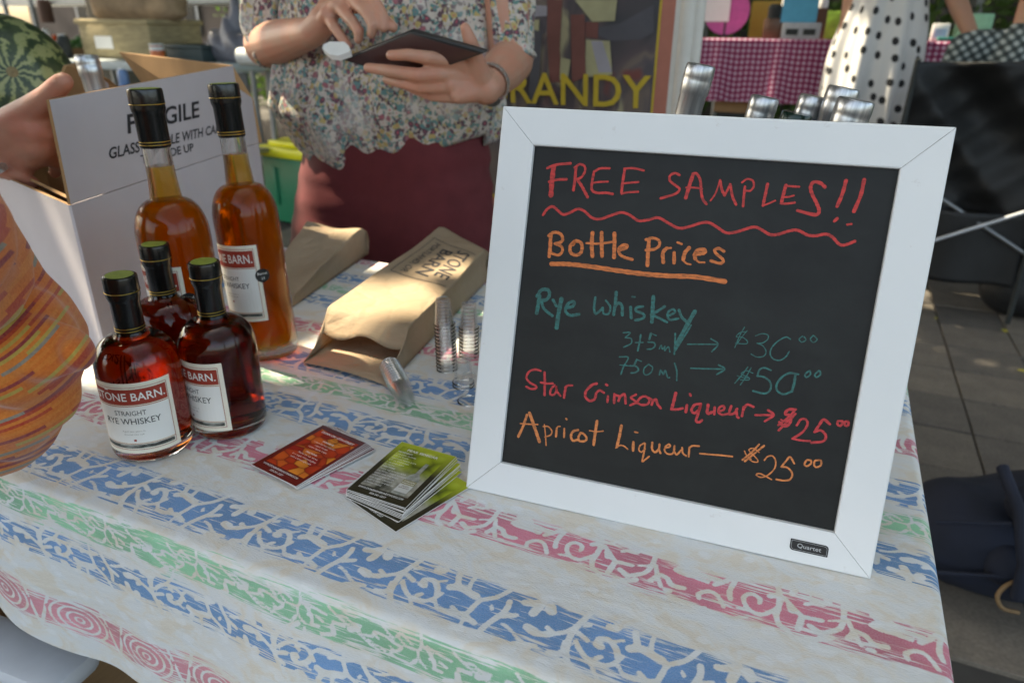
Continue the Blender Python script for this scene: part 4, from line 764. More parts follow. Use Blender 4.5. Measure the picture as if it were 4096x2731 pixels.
for P, tall, off, lab_ in (((-.600, .437), False, -24, 'small whiskey bottle nearest the table front, its whole Rye Whiskey label facing us'),
                           ((-.558, .503), False, -62, 'small whiskey bottle in front of the tall ones, label turned away to the left'),
                           ((-.654, .527), False, -75, 'small whiskey bottle at the back of the three, mostly hidden behind the other small ones'),
                           ((-.668, .570), True, -60, 'tall whiskey bottle at left, its label half hidden behind a small bottle capsule'),
                           ((-.652, .672), True, -52, 'tall whiskey bottle at right, its round black Barrel 23 sticker clear of the small bottles')):
    t = bottle(tall, m_rye_pale if tall else m_rye, view_angle(P) + rad(off))
    set_bottle(t, P, lab_, (0, -2.3 if P[1] > .6 else (-1.2 if tall else (1.0 if P[1] < .45 else 0))))

# ---------------------------------------------------------------- the open white wine carton
m_cardw = plain('white_carton', (.56, .52, .55), .7, .03, 12, 160, .0003)
m_cardb = plain('brown_carton', (.36, .20, .09), .85, .15, 18, 120, .0005, stretch=(1, 1, .2))
CN = Vector(WZ(430, 1425, TZ + .004)); CF = Vector(WZ(1088, 985, TZ + .004))
CZ = .945
dl = Vector((-.262, .085, 0)) * 1.12
carton = empty('wine_carton', CN, 0, 'open white cardboard wine carton printed FRAGILE on its raised flap, behind the bottles', 'box')
def panel(name, quad, parent, thick=.004, white=(), label=None):
    """a corrugated board panel: outer face white, inner face brown; quad given ccw seen from outside, world coordinates"""
    q = [Vector(p) - parent.location for p in quad]
    nn = (q[1] - q[0]).cross(q[-1] - q[0]).normalized() * thick
    k = len(q)
    v = [p for p in q] + [p - nn for p in q]
    f = [tuple(range(k)), tuple(range(2 * k - 1, k - 1, -1))] + [(i, (i + k), (i + 1) % k + k, (i + 1) % k) for i in range(k)]
    o = link(name, mesh(name, v, f), [m_cardw, m_cardb], parent, label=label)
    for i, pl_ in enumerate(o.data.polygons): pl_.material_index = 0 if (i == 0 or i - 2 in white) else 1
    return o
def up(P, z): return Vector((P.x, P.y, z))
NL, FL = CN + dl, CF + dl
panel('side_wall', [CN, CF, up(CF, CZ), up(CN, CZ)], carton, white=(1, 2, 3))
panel('side_wall', [NL, CN + Vector((-.004, 0, 0)), up(CN + Vector((-.004, 0, 0)), CZ), up(NL, CZ)], carton)
panel('side_wall', [CF + Vector((-.004, 0, 0)), FL, up(FL, CZ), up(CF + Vector((-.004, 0, 0)), CZ)], carton)
panel('side_wall', [FL, NL, up(NL, CZ), up(FL, CZ)], carton)
panel('bottom', [NL, FL, CF, CN], carton)
fn_ = Vector((CF.y - CN.y, -(CF.x - CN.x), 0)).normalized()       # outward normal of the long right side
tilt = (Vector(W(195, 400, CN.y)) - up(CN, CZ))
fl_n = up(CN, CZ + .0015); fl_f = up(CF, CZ + .0015)
pn = (fl_f - fl_n).cross(Vector((tilt.x, 0, tilt.z))).normalized()
FP = lambda x, y: WP(x, y, fl_n, pn)
flap = panel('printed_flap', [fl_n, fl_f, FP(1008, 392), FP(946, 350), FP(932, 263), FP(560, 333), FP(197, 401)], carton, white=(0,), label='tall white flap printed FRAGILE standing up at the right side')
# the far flap and the left flap stand open, brown inside towards us
panel('end_flap', [up(FL, CZ) + Vector((-.03, .01, 0)), up(CF, CZ) + Vector((0, .01, 0)), W(1012, 395, 1.10), W(930, 262, 1.10), W(482, 208, 1.16)][::-1], carton, label='brown inside of the far end flap')
panel('side_flap', [up(NL, CZ) + Vector((-.01, .05, 0)), up(FL, CZ), W(470, 352, .98), W(425, 315, .95), W(300, 252, .90), W(255, 262, .86)][::-1], carton)
panel('folded_flap', [up(CN, CZ - .002) + Vector((-.02, .02, 0)), up(NL, CZ - .002) + Vector((.01, .02, 0)), up(NL, CZ - .075) + Vector((.03, .10, 0)), up(CN, CZ - .075) + Vector((-.10, .11, 0))], carton)
# the print on the flap
m_ink = plain('carton_ink', (.022, .022, .028), .7, .2, 100)
def bil(A, B, D):
    """text box whose lower-left, lower-right and upper-left corners were surveyed"""
    A, B, D = [FP(*q) - pn * -0.0 for q in (A, B, D)]
    A = A + (Vector(EYE) - A).normalized() * .0008; B = B + (Vector(EYE) - B).normalized() * .0008; D = D + (Vector(EYE) - D).normalized() * .0008
    return lambda x, y: tuple(A + (B - A) * x + (D - A) * y - flap.parent.location)
for s, A, B, D in (('FRAGILE', (512, 534), (798, 468), (508, 459)), ('GLASS HANDLE WITH CARE', (436, 637), (893, 527), (436, 592)), ('THIS SIDE UP', (566, 656), (776, 603), (561, 622))):
    v, f = text_me(s, 1.0, 1.0, .02)
    fn = bil(A, B, D)
    link('flap_print', mesh('flap_print', [fn(*p) for p in v], f), m_ink, flap)
# small round hole-mark on the near end
q = WP(80, 976, CN, Vector((dl.y, -dl.x, 0)).normalized()) - carton.location
dn = dl.normalized()
v = [q + Vector((-dl.y, dl.x, 0)).normalized() * -.0006 + dn * .0085 * math.cos(k * math.pi / 8) * 1.0 + Vector((0, 0, .0085 * math.sin(k * math.pi / 8))) for k in range(16)]
link('finger_hole', mesh('finger_hole', v, [tuple(range(16))]), m_ink, carton)
# dividers inside the carton
box('divider', -.29, -.085, .17, .174, .02, .19, m_cardb, carton); box('divider', -.33, -.125, .29, .294, .02, .19, m_cardb, carton)

m_silver_cap, nt, b = nodes('silver_foil')
co = coords(nt)
nt.links.new(ramp(nt, noise(nt, coords(nt, scale=(1, 1, .04)), 260, 3), [(.3, (.34, .35, .36)), (.7, (.62, .63, .64))]), b.inputs['Base Color'])
b.inputs['Metallic'].default_value = .85; b.inputs['Roughness'].default_value = .30
bump(nt, b, noise(nt, coords(nt, scale=(1, 1, .05)), 300, 2), .35, .0004)
m_dkcap = plain('dark_green_foil', (.010, .028, .020), .2, .2, 60, metal=.3)
m_pear = glassy('clear_spirit', (1, 1, 1), 1.33 / 1.47)
def wine_bottle(H, R, cr, ch, mcap, name='spirit_bottle'):
    t = empty(name)
    nr = cr - .0022
    prof = [(0, .003), (R * .8, 0), (R, .005), (R, H * .58)]
    for k in range(1, 7):
        q = math.pi / 2 * k / 6
        prof.append((nr + (R - nr) * math.cos(q), H * .58 + H * .14 * math.sin(q)))
    prof += [(nr, H - .01), (0, H - .01)]
    lathe('glass', prof, m_glass, t, 32)
    lathe('spirit', [(0, .01), (R - .004, .012), (R - .003, H * .58), (nr - .003, H * .72), (nr - .003, H - ch - .006), (0, H - ch - .006)], m_pear, t, 32)
    c = H
    lathe('capsule', [(0, c), (cr * .93, c - .0002), (cr, c - .002), (cr * 1.03, c - .0125), (cr * .99, c - .0145), (cr * 1.02, c - .0165), (cr * .99, c - .0285), (cr * .93, c - .031), (cr * .90, c - ch), (nr + .0003, c - ch)], mcap, t, 36)
    return t
def put(t, top, lean, base_z, label, group=None):
    """stand a bottle leaning so that its cap is at the surveyed place"""
    ax = Vector((math.sin(lean[0]), math.sin(lean[1]), 1)).normalized()
    H = t['h']
    t.rotation_euler = ax.to_track_quat('Z', 'Y').to_euler()
    t.location = Vector(top) - ax * H
    tag(t, label, 'bottle', group)
    del t['h']
t = wine_bottle(.34, .037, .0175, .075, m_silver_cap); t['h'] = .34
put(t, a1(735, 480, .84), (-.16, .03), TZ, 'clear glass bottle with a silver foil top standing in the white carton')
# ---- bottles behind the board, leaning in a tin tub
TB = 'bottles in the tub behind the chalkboard'
for (x, y, Y, H, cr, ch, mc, lb_) in ((2806, 258, .80, .355, .0150, .060, m_silver_cap, 'tall clear bottle with a long silver capsule, leftmost of those above the chalkboard'),
                                      (3062, 388, .84, .33, .0150, .055, m_silver_cap, 'silver capped bottle second from the left above the chalkboard'),
                                      (3190, 452, .80, .315, .0150, .05, m_dkcap, 'bottle with a glossy dark green capsule barely showing over the chalkboard frame'),
                                      (3258, 384, .87, .33, .0150, .055, m_silver_cap, 'silver capped bottle behind the dark green topped one'),
                                      (3378, 350, .85, .34, .0160, .06, m_silver_cap, 'silver capped bottle standing highest of the group at the right'),
                                      (3428, 398, .76, .33, .0165, .06, m_silver_cap, 'silver capped bottle in front, rightmost above the chalkboard frame')):
    t = wine_bottle(H, .034, cr, ch, mc); t['h'] = H
    put(t, W(x, y, Y), (.17, .02), TZ, lb_, TB)
m_tin = plain('galvanised_tin', (.35, .36, .37), .4, .15, 15, metal=.8)
tb = empty('metal_tub', (-.10, .82, TZ + .003), 0, 'galvanised tub behind the chalkboard holding the silver capped bottles', 'tub')
lathe('tub_body', [(0, .001), (.13, 0), (.15, .12), (.154, .124), (.147, .121), (.127, .004), (0, .004)], m_tin, tb, 40)
tube('handle', [(.15, -.03, .10), (.175, -.02, .105), (.175, .02, .105), (.15, .03, .10)], .003, m_tin, tb)

# ---------------------------------------------------------------- paper bags
m_kraft, nt, b = nodes('kraft_paper')
co = coords(nt)
nt.links.new(mix(nt, .25, ramp(nt, noise(nt, co, 11, 4), [(.3, (.40, .295, .19)), (.7, (.48, .36, .245))]), ramp(nt, noise(nt, coords(nt, scale=(40, 600, 200)), 1, 4), [(.3, (.34, .24, .15)), (.7, (.52, .40, .28))])), b.inputs['Base Color'])
b.inputs['Roughness'].default_value = .8
t_ = N(nt, 'BsdfTranslucent'); t_.inputs[0].default_value = (.60, .38, .17, 1)
mx_ = N(nt, 'MixShader'); mx_.inputs[0].default_value = .22
nt.links.new(b.outputs[0], mx_.inputs[1]); nt.links.new(t_.outputs[0], mx_.inputs[2]); nt.links.new(mx_.outputs[0], nt.nodes['Material Output'].inputs[0])
vk = N(nt, 'TexVoronoi', Scale=30.0); vk.feature = 'DISTANCE_TO_EDGE'; nt.links.new(coords(nt, scale=(1, 1, .4), rot=(0, 0, .4)), vk.inputs['Vector'])
h = math_(nt, 'ADD', noise(nt, co, 26, 3, .6), math_(nt, 'ADD', math_(nt, 'MULTIPLY', noise(nt, co, 300, 3), .15), math_(nt, 'MULTIPLY', math_(nt, 'MINIMUM', vk.outputs['Distance'], .22), 1.6)))
bump(nt, b, h, .7, .0045)
def bag(name, corners, thick_side, wav, seed, lip, label, lipf=.075):
    """gusseted paper bag lying down: corners = mouth-left, mouth-right, far-right, far-left of the upper sheet"""
    ml, mr, fr, fl = [Vector(c) for c in corners]
    org = Vector((ml.x, ml.y, TZ))
    t = empty(name, org, 0, label, 'paper bag')
    rnd = random.Random(seed)
    ph = [rnd.uniform(0, 6) for _ in range(6)]
    def top(u, v):      # u across, v along from the mouth
        v0 = v; v = v * (1 + lipf) - lipf; fw = 0.0
        if v < 0: fw = -v; v = 0.0
        p = ml.lerp(mr, u).lerp(fl.lerp(fr, u), v)
        dd = (ml.lerp(mr, u) - fl.lerp(fr, u)); p = p + dd * (fw * .72); p.z -= dd.length * fw * (.80 + .35 * math.sin(7 * u + 1) * math.sin(3 * u))
        z = wav * (math.sin(5.2 * v + ph[0] + 1.5 * u) * .5 + math.sin(11 * v - 4 * u + ph[1]) * .25 + math.sin(7 * u + ph[2]) * .25)
        z += -.006 * math.exp(-v / .05) * math.sin(u * math.pi) - .010 * max(0, v - .93) / .07
        jag = .0011 * (1 if int(round(u * 60)) % 2 else -1) if v0 == 0 else 0
        return p - org + Vector((jag * .3, jag, z))
    def bot(u, v):
        a = ml.lerp(mr, u); c = fl.lerp(fr, u)
        d = (a - c).normalized()
        a = a + d * lip
        p = a.lerp(c, v); p.z = TZ + .0035 + .004 * math.sin(3.1 * u) * (1 - v)
        return p - org
    def side(u0):
        def f(s, v):    # s from top to bottom with the pleat folded in
            A = top(u0, v); B = bot(u0, v)
            p = A.lerp(B, s)
            across = (mr - ml).normalized() * (-1 if u0 else 1)
            return p + across * (thick_side * (1 - abs(2 * s - 1)) * (.55 + .3 * math.sin(6 * v + ph[3])))
        return f
    o_ = grid_sheet('upper_sheet', top, 60, 60, m_kraft, t, .0004)
    o_ = grid_sheet('lower_sheet', bot, 24, 30, m_kraft, t, .0004)
    grid_sheet('gusset', side(0.0), 8, 30, m_kraft, t, .0004)
    grid_sheet('gusset', side(1.0), 8, 30, m_kraft, t, .0004)
    grid_sheet('bag_bottom', lambda s, u: top(u, 1.0).lerp(bot(u, 1.0), s) + (fl - ml).normalized() * (.012 * math.sin(math.pi * s)), 6, 24, m_kraft, t, .0004)
    return t, top
zt = TZ + .052
B1, top1 = bag('paper_bag', (c3(720, 757, zt), c3(1280, 885, zt), c3(1838, 330, zt + .008), c3(1530, 165, zt + .012)), .010, .0045, 3, .075, 'open brown paper bag printed STONE BARN, lying in sun beside the chalkboard')
B2, top2 = bag('paper_bag', (c3(290, 500, TZ + .030), c3(480, 640, TZ + .025), c3(985, 195, TZ + .055), c3(590, 150, TZ + .055)), .010, .010, 9, .01, 'plain brown paper bag with a crumpled sunlit end, lying behind the tall right-hand bottle')
m_bagink = plain('bag_ink', (.03, .03, .035), .8, .2, 300)
# print on the bag: its reading direction runs back towards the open mouth
def bagfn(x, y):     # x along the reading direction (0..1), y = up the letters (0..1)
    v = .815 - .37 * x; u = .10 + .82 * y
    p = top1(min(max(u, 0), 1), min(max(v, 0), 1))
    return tuple(p + Vector((0, 0, .0009)))
def bag_text(s, x0, x1, y0, y1, bold=0):
    v, f = text_me(s, 1.0, 1.0, bold)
    bm = bmesh.new()
    vs = [bm.verts.new((a, c, 0)) for a, c in v]
    for q in f: bm.faces.new([vs[i] for i in q])
    bmesh.ops.subdivide_edges(bm, edges=[e for e in bm.edges if e.calc_length() > .04], cuts=3, use_grid_fill=False)
    bmesh.ops.triangulate(bm, faces=bm.faces)
    for w in bm.verts: w.co = bagfn(x0 + (x1 - x0) * w.co.x, y0 + (y1 - y0) * w.co.y)
    me = bpy.data.meshes.new('bag_print'); bm.to_mesh(me); bm.free()
    link('bag_print', me, m_bagink, B1)
bag_text('STONE', .0, .78, .70, .97, .012); bag_text('BARN', .10, .86, .38, .64, .012); bag_text('PORTLAND, OR', .02, .94, .14, .26)
bm = bmesh.new()
def strip(bm, pts, w):
    prev = None
    for i, (x, y) in enumerate(pts):
        a = pts[max(i - 1, 0)]; c = pts[min(i + 1, len(pts) - 1)]
        dx, dy = c[0] - a[0], c[1] - a[1]; L = math.hypot(dx, dy) + 1e-9
        q = (bm.verts.new(bagfn(x - dy / L * w, y + dx / L * w)), bm.verts.new(bagfn(x + dy / L * w, y - dx / L * w)))
        if prev: bm.faces.new((prev[0], prev[1], q[1], q[0]))
        prev = q
for seg_ in (((-.06, .02), (-.06, 1.04)), ((-.06, .02), (1.02, .02)), ((1.02, .02), (.92, 1.04))):
    strip(bm, [(seg_[0][0] + (seg_[1][0] - seg_[0][0]) * k / 24, seg_[0][1] + (seg_[1][1] - seg_[0][1]) * k / 24) for k in range(25)], .006)
link('bag_print', from_bm('bag_print', bm), m_bagink, B1)

# ---------------------------------------------------------------- sample cups
m_cup = bpy.data.materials.new('clear_plastic'); m_cup.use_nodes = True
nt = m_cup.node_tree; nt.nodes.clear()
tr = N(nt, 'BsdfTransparent'); tr.inputs[0].default_value = (.994, .996, .998, 1)
gl = N(nt, 'BsdfGlossy'); gl.inputs['Roughness'].default_value = .06; gl.inputs[0].default_value = (1, 1, 1, 1)
fr_ = N(nt, 'Fresnel', IOR=1.38)
mx_ = N(nt, 'MixShader'); out = N(nt, 'OutputMaterial')
nt.links.new(math_(nt, 'MINIMUM', math_(nt, 'MULTIPLY', fr_.outputs[0], .20), 1.0), mx_.inputs[0]); nt.links.new(tr.outputs[0], mx_.inputs[1]); nt.links.new(gl.outputs[0], mx_.inputs[2]); nt.links.new(mx_.outputs[0], out.inputs[0])
CH = .034
cup_src = lathe('sample_cup', [(0, .0012), (.0075, .001), (.0092, 0), (.0098, .001), (.0126, CH - .0012), (.0138, CH - .0006), (.0139, CH), (.0131, CH), (.0122, CH - .002), (.0094, .0022), (0, .0022)], m_cup, None, 28)
cup_src.data.name = 'sample_cup'
m_rim = m_cup.copy(); m_rim.name = 'cup_rim_plastic'
for n_ in m_rim.node_tree.nodes:
    if n_.type == 'MATH' and n_.operation == 'MULTIPLY': n_.inputs[1].default_value = 1.3
    if n_.type == 'FRESNEL': n_.inputs['IOR'].default_value = 1.8
cup_src.data.materials.append(m_rim)
for p_ in cup_src.data.polygons:
    if p_.center.z > CH - .0026 or p_.center.z < .0012: p_.material_index = 1
first = [True]
def cup(M, label):
    o = cup_src if first[0] else cup_src.copy()
    if not first[0]: C.objects.link(o)
    first[0] = False
    o.matrix_world = M
    tag(o, label, 'cup', 'clear plastic sample cups')
def stack(base, n, axis, pitch, label, invert=True, top_label=None):
    ax = Vector(axis).normalized()
    q = ax.to_track_quat('Z', 'Y').to_matrix().to_4x4()
    for k in range(n):
        if invert: M = Matrix.Translation(Vector(base) + ax * (CH + pitch * k)) @ q @ Matrix.Rotation(math.pi, 4, 'X')
        else: M = Matrix.Translation(Vector(base) + ax * (pitch * k)) @ q
        cup(M, top_label if (top_label and k == n - 1) else label)
b_ = c3(1548, 1175, TZ + .0015)
stack(b_, 14, (-.03, .0, 1), .0048, 'clear plastic sample cup within the tall upside-down stack beside the printed bag', True, 'topmost upside-down cup of the tall clear stack by the printed bag')
stack(c3(1700, 1080, TZ + .0015), 9, (0, .02, 1), .0050, 'clear plastic sample cup in the shorter stack behind the tall one', True, 'topmost upside-down cup of the shorter clear stack behind the tall one')
stack(c3(1662, 1290, TZ + .0015), 2, (0, 0, 1), .0045, 'clear plastic cup in the pair standing alone in front of the stacks', True)
stack(c3(1700, 1400, TZ + .0015), 1, (0, 0, 1), .0045, 'lone clear plastic cup by the chalkboard edge, nearest of the cups', True)
pa, pb = c3(1272, 1395, TZ + .012), c3(1150, 1165, TZ + .0150)
stack(pa, 10, (pb - pa), .0060, 'clear plastic sample cup in the toppled stack lying in front of the printed bag', False, 'outermost cup at the open end of the toppled stack lying by the bag')

# ---------------------------------------------------------------- recipe cards
m_edge = plain('card_white', (.74, .72, .70), .5, .02)
def card_mat(name, kind):
    m, nt, b = nodes(name)
    co = coords(nt)
    if kind == 'red':
        v = N(nt, 'TexVoronoi', Scale=62.0); nt.links.new(coords(nt, scale=(1, 1.3, 1), rot=(0, 0, .5)), v.inputs['Vector'])
        v2 = N(nt, 'TexVoronoi', Scale=62.0); v2.feature = 'DISTANCE_TO_EDGE'; nt.links.new(coords(nt, scale=(1, 1.3, 1), rot=(0, 0, .5)), v2.inputs['Vector'])
        sp = N(nt, 'SeparateColor'); nt.links.new(v.outputs['Color'], sp.inputs[0])
        fruit = ramp(nt, sp.outputs[0], [(.1, (.42, .02, .012)), (.5, (.66, .07, .015)), (.9, (.90, .30, .04))])
        fruit = mix(nt, ramp(nt, v.outputs['Distance'], [(.25, (1, 1, 1)), (.9, (.55, .55, .55))]), (.20, .010, .006), fruit)
        c = mix(nt, ramp(nt, v2.outputs['Distance'], [(.0, (.35, .35, .35)), (.07, (1, 1, 1))]), (.14, .010, .006), fruit)
    else:
        v = N(nt, 'TexVoronoi', Scale=55.0); nt.links.new(co, v.inputs['Vector'])
        sp = N(nt, 'SeparateXYZ'); nt.links.new(co, sp.inputs[0])
        n1 = noise(nt, co, 45, 3)
        green = ramp(nt, v.outputs['Distance'], [(.1, (.62, .68, .09)), (.6, (.28, .34, .02)), (.9, (.07, .085, .01))])
        pale = ramp(nt, n1, [(.35, (.05, .05, .035)), (.6, (.42, .40, .33))])
        c = mix(nt, ramp(nt, math_(nt, 'ADD', math_(nt, 'MULTIPLY', sp.outputs[1], 14), .45), [(.35, (0, 0, 0)), (.6, (1, 1, 1))]), pale, green)
    nt.links.new(c, b.inputs['Base Color']); b.inputs['Roughness'].default_value = .4; b.inputs['Specular IOR Level'].default_value = .3
    return m
def border_mat(name, a, c):
    m, nt, b = nodes(name)
    sp = N(nt, 'SeparateXYZ'); nt.links.new(coords(nt), sp.inputs[0])
    nt.links.new(ramp(nt, math_(nt, 'ADD', math_(nt, 'MULTIPLY', sp.outputs[1], 10.6), .5), [(0, a), (.55, a), (1, c)]), b.inputs['Base Color'])
    b.inputs['Roughness'].default_value = .38; b.inputs['Specular IOR Level'].default_value = .35
    return m
m_redb = border_mat('card_red_border', (.17, .014, .010), (.12, .045, .055)); m_redp = card_mat('card_peaches', 'red')
m_grnb = border_mat('card_green_border', (.030, .026, .012), (.46, .52, .04)); m_grnp = card_mat('card_pears', 'green')
m_ct = plain('card_lettering', (.72, .72, .70), .4, .02)
m_ctd = plain('card_lettering_dark', (.10, .02, .015), .4, .02)
CWd, CHt, CTh = .066, .0945, .00042
def card(P, rz, kind, full, label, group):
    t = empty('recipe_card', P, rz, label, 'card', group)
    box('card_stock', -CWd / 2, CWd / 2, -CHt / 2, CHt / 2, 0, CTh, m_edge, t)
    z = CTh + .00003
    def rect(name, x0, x1, y0, y1, z, m, par):
        o = link(name, mesh(name, [(x0, y0, z), (x1, y0, z), (x1, y1, z), (x0, y1, z)], [(0, 1, 2, 3)]), m, par); return o
    e = .0004
    fr = rect('printed_border', -CWd / 2 + e, CWd / 2 - e, -CHt / 2 + e, CHt / 2 - e, z, m_redb if kind == 'red' else m_grnb, t)
    fn = lambda x, y: (x / 1000, y / 1000, z + .0001)
    url = [('WWW.STONEBARNBRANDYWORKS.COM', -1, -38.6, 2.5, 50, .02, 'CENTER'), ('503-341-2227', -1, -43.4, 2.5, 18, .02, 'CENTER')]
    if full or kind == 'green': rect('fruit_photo', -.0265, .0285 if kind == 'red' else .0265, -.034, .040, z + .00004, m_redp if kind == 'red' else m_grnp, t)
    if not full:
        place_text('card_text', url, fn, m_ct, t); return t
    if kind == 'red':
        L = [('DUNN ON 13TH STREET', 1, 35.0, 3.1, 47, .03, 'CENTER'), ('INGREDIENTS:', 1, 22.5, 2.0, 16, .03, 'CENTER'), ('1 part Apricot Liqueur', 1, 17.5, 2.2, 31, 0, 'CENTER'), ('1 part Vodka', 1, 12.8, 2.2, 18, 0, 'CENTER'),
             ('1 part Apple Cider', 1, 8.1, 2.2, 27, 0, 'CENTER'), ('DIRECTIONS:', 1, -.5, 2.0, 16, .03, 'CENTER'), ('Shake on ice, serve', 1, -5.4, 2.2, 28, 0, 'CENTER'), ('in a sugar rimmed glass', 1, -10.1, 2.2, 34, 0, 'CENTER'), ('with a lemon garnish', 1, -14.8, 2.2, 30, 0, 'CENTER')]
        place_text('card_text', L + url, fn, m_ct, t)
        place_text('card_text', [('Cocktail developed by', 1, 30.6, 2.1, 31, 0, 'CENTER'), ('Susan Dunn of Gino\'s', 1, 26.8, 2.1, 29, 0, 'CENTER')], fn, m_ctd, t)
    else:
        L = [('PEAR SIDECAR', 0, 34.0, 3.4, 36, .03, 'CENTER')]
        for k, (s, w) in enumerate((('INGREDIENTS:', 17), ('1 oz pear brandy', 24), ('1/2 oz fresh', 17), ('squeezed lemon juice', 29), ('1/2 oz Cointreau', 23), ('1 oz pear juice', 20), ('or nectar', 12), ('DIRECTIONS:', 15), ('Shake ingredients with', 30), ('ice. Strain into a cocktail', 33), ('glass that has been', 27),
                             ('rimmed with lemon', 25), ('and sugar. Garnish', 25), ('with a slice of pear or', 30), ('a lemon round.', 19))):
            L.append((s, -25.5, 29.0 - k * 4.15, 2.1, w, .02 if s.isupper() else 0, 'LEFT'))
        place_text('card_text', L + url, fn, m_ct, t)
        # the printed bottle
        def poly(name, pts, m, dz): 
            return link(name, mesh(name, [(x / 1000, y / 1000, z + dz) for x, y in pts], [tuple(range(len(pts)))]), m, t)
        poly('printed_bottle', [(7, -33), (22, -33), (22, -8), (20, -2), (16.5, 3), (16, 22), (12, 22), (11.5, 3), (8, -2), (7, -8)], m_pb1, .00008)
        poly('printed_bottle', [(7.3, -29), (21.7, -29), (21.7, -10), (7.3, -10)], m_pb2, .00011)
        poly('printed_bottle', [(7.3, -16.5), (21.7, -16.5), (21.7, -9.5), (7.3, -9.5)], m_pb3, .00014)
        place_text('card_text', [('STONE BARN', 14.5, -12.6, 2.0, 12.5, .02, 'CENTER'), ('BRANDYWORKS', 14.5, -15.6, 2.0, 13, .02, 'CENTER')], lambda x, y: (x / 1000, y / 1000, z + .0002), m_ct, t)
        place_text('card_text', [('OREGON', 14.5, -20.2, 1.7, 8, 0, 'CENTER'), ('PEAR BRANDY', 14.5, -23.0, 1.7, 11.5, 0, 'CENTER'), ('OR', 14.5, -26, 1.2, 3, 0, 'CENTER')][:2], lambda x, y: (x / 1000, y / 1000, z + .0002), m_ctd, t)
    return t
m_pb1 = plain('print_glass', (.30, .31, .27), .3, .35, 160); m_pb2 = plain('print_label', (.60, .60, .56), .3, .03); m_pb3 = plain('print_olive', (.26, .22, .06), .3, .05)
rr = random.Random(12)
def card_stack(cx, cy, rz, kind, n, offs, lt, lu, grp):
    for k in range(n):
        top_ = k == n - 1
        dx, dy, dr = offs(k)
        card(Vector((cx + dx, cy + dy, TZ + .0026 + k * (CTh + .00009))), rz + rad(dr), kind, top_ or False, lt if top_ else lu, grp)
card_stack(-.433, .484, rad(-10.5), 'red', 8, lambda k: ((7 - k) * .0010 + rr.uniform(-.0008, .0008), (7 - k) * .0006, -(7 - k) * 1.1 + rr.uniform(-.6, .6)), 'top red recipe card headed DUNN ON 13TH STREET, beside the small bottles',
           'red bordered recipe card under the top one of the left-hand pile', 'red recipe cards')
card_stack(-.3285, .4935, rad(-1.5), 'green', 10, lambda k: ((0, 0, 0) if k == 9 else ((.022, -.020, -17) if k == 0 else ((.009, -.011, -8) if k == 1 else ((9 - k) * .0011 + rr.uniform(-.001, .001), -(9 - k) * .0011, -(9 - k) * .9 + rr.uniform(-1.2, 1.2))))),
           'top green recipe card headed PEAR SIDECAR, nearest the chalkboard', 'olive bordered recipe card fanned out beneath the pear card', 'green recipe cards')

# ---------------------------------------------------------------- people
def skin(name, c, red):
    m, nt, b = nodes(name)
    co = coords(nt)
    n1 = noise(nt, co, 28, 4); n2 = noise(nt, co, 130, 3)
    nt.links.new(mix(nt, math_(nt, 'MULTIPLY', n2, .5), ramp(nt, n1, [(.35, c), (.65, red)]), tuple(np.array(c) * .8)), b.inputs['Base Color'])
    b.inputs['Roughness'].default_value = .5
    b.inputs['Subsurface Weight'].default_value = .12; b.inputs['Subsurface Radius'].default_value = (.012, .004, .002); b.inputs['Subsurface Scale'].default_value = .3
    vv = N(nt, 'TexVoronoi', Scale=420.0); nt.links.new(co, vv.inputs['Vector'])
    bump(nt, b, math_(nt, 'ADD', math_(nt, 'MULTIPLY', vv.outputs['Distance'], .3), noise(nt, coords(nt, scale=(1, 1, 3)), 90, 4)), .35, .0012)
    return m
m_skin = skin('skin_fair', (.50, .27, .185), (.56, .23, .15))
m_skin2 = skin('skin_rosy', (.47, .22, .15), (.54, .19, .13))
m_skin3 = skin('skin_far', (.42, .22, .14), (.46, .22, .14))
m_hair = plain('dark_hair', (.022, .015, .011), .5, .4, 40, 200, .002, stretch=(1, 1, .2))
def chain(pts, rs):
    return [(pts[i], rs[i], pts[i + 1], rs[i + 1]) for i in range(len(pts) - 1)]
def head_cones(base, face):
    """neck and head above the collar point; face = horizontal facing direction"""
    b_ = Vector(base); f = Vector(face).normalized(); s = Vector((f.y, -f.x, 0))
    u = Vector((0, 0, 1))
    c = [(b_ - u * .02, .056, b_ + u * .09 + f * .01, .052), (b_ + u * .175, .078, b_ + u * .215, .080), (b_ + u * .165 + f * .035, .062, b_ + u * .13 + f * .06, .040),
         (b_ + u * .17 + f * .098, .010, b_ + u * .145 + f * .112, .012), (b_ + u * .115 + f * .092 - s * .014, .007, b_ + u * .115 + f * .092 + s * .014, .007)]
    for k in (-1, 1):
        c += [(b_ + u * .175 + s * k * .080, .008, b_ + u * .145 + s * k * .076, .008), (b_ + u * .185 + f * .084 + s * k * .030, .012, b_ + u * .184 + f * .084 + s * k * .034, .011), (b_ + u * .197 + f * .085 + s * k * .018, .008, b_ + u * .199 + f * .080 + s * k * .046, .007)]
    return c
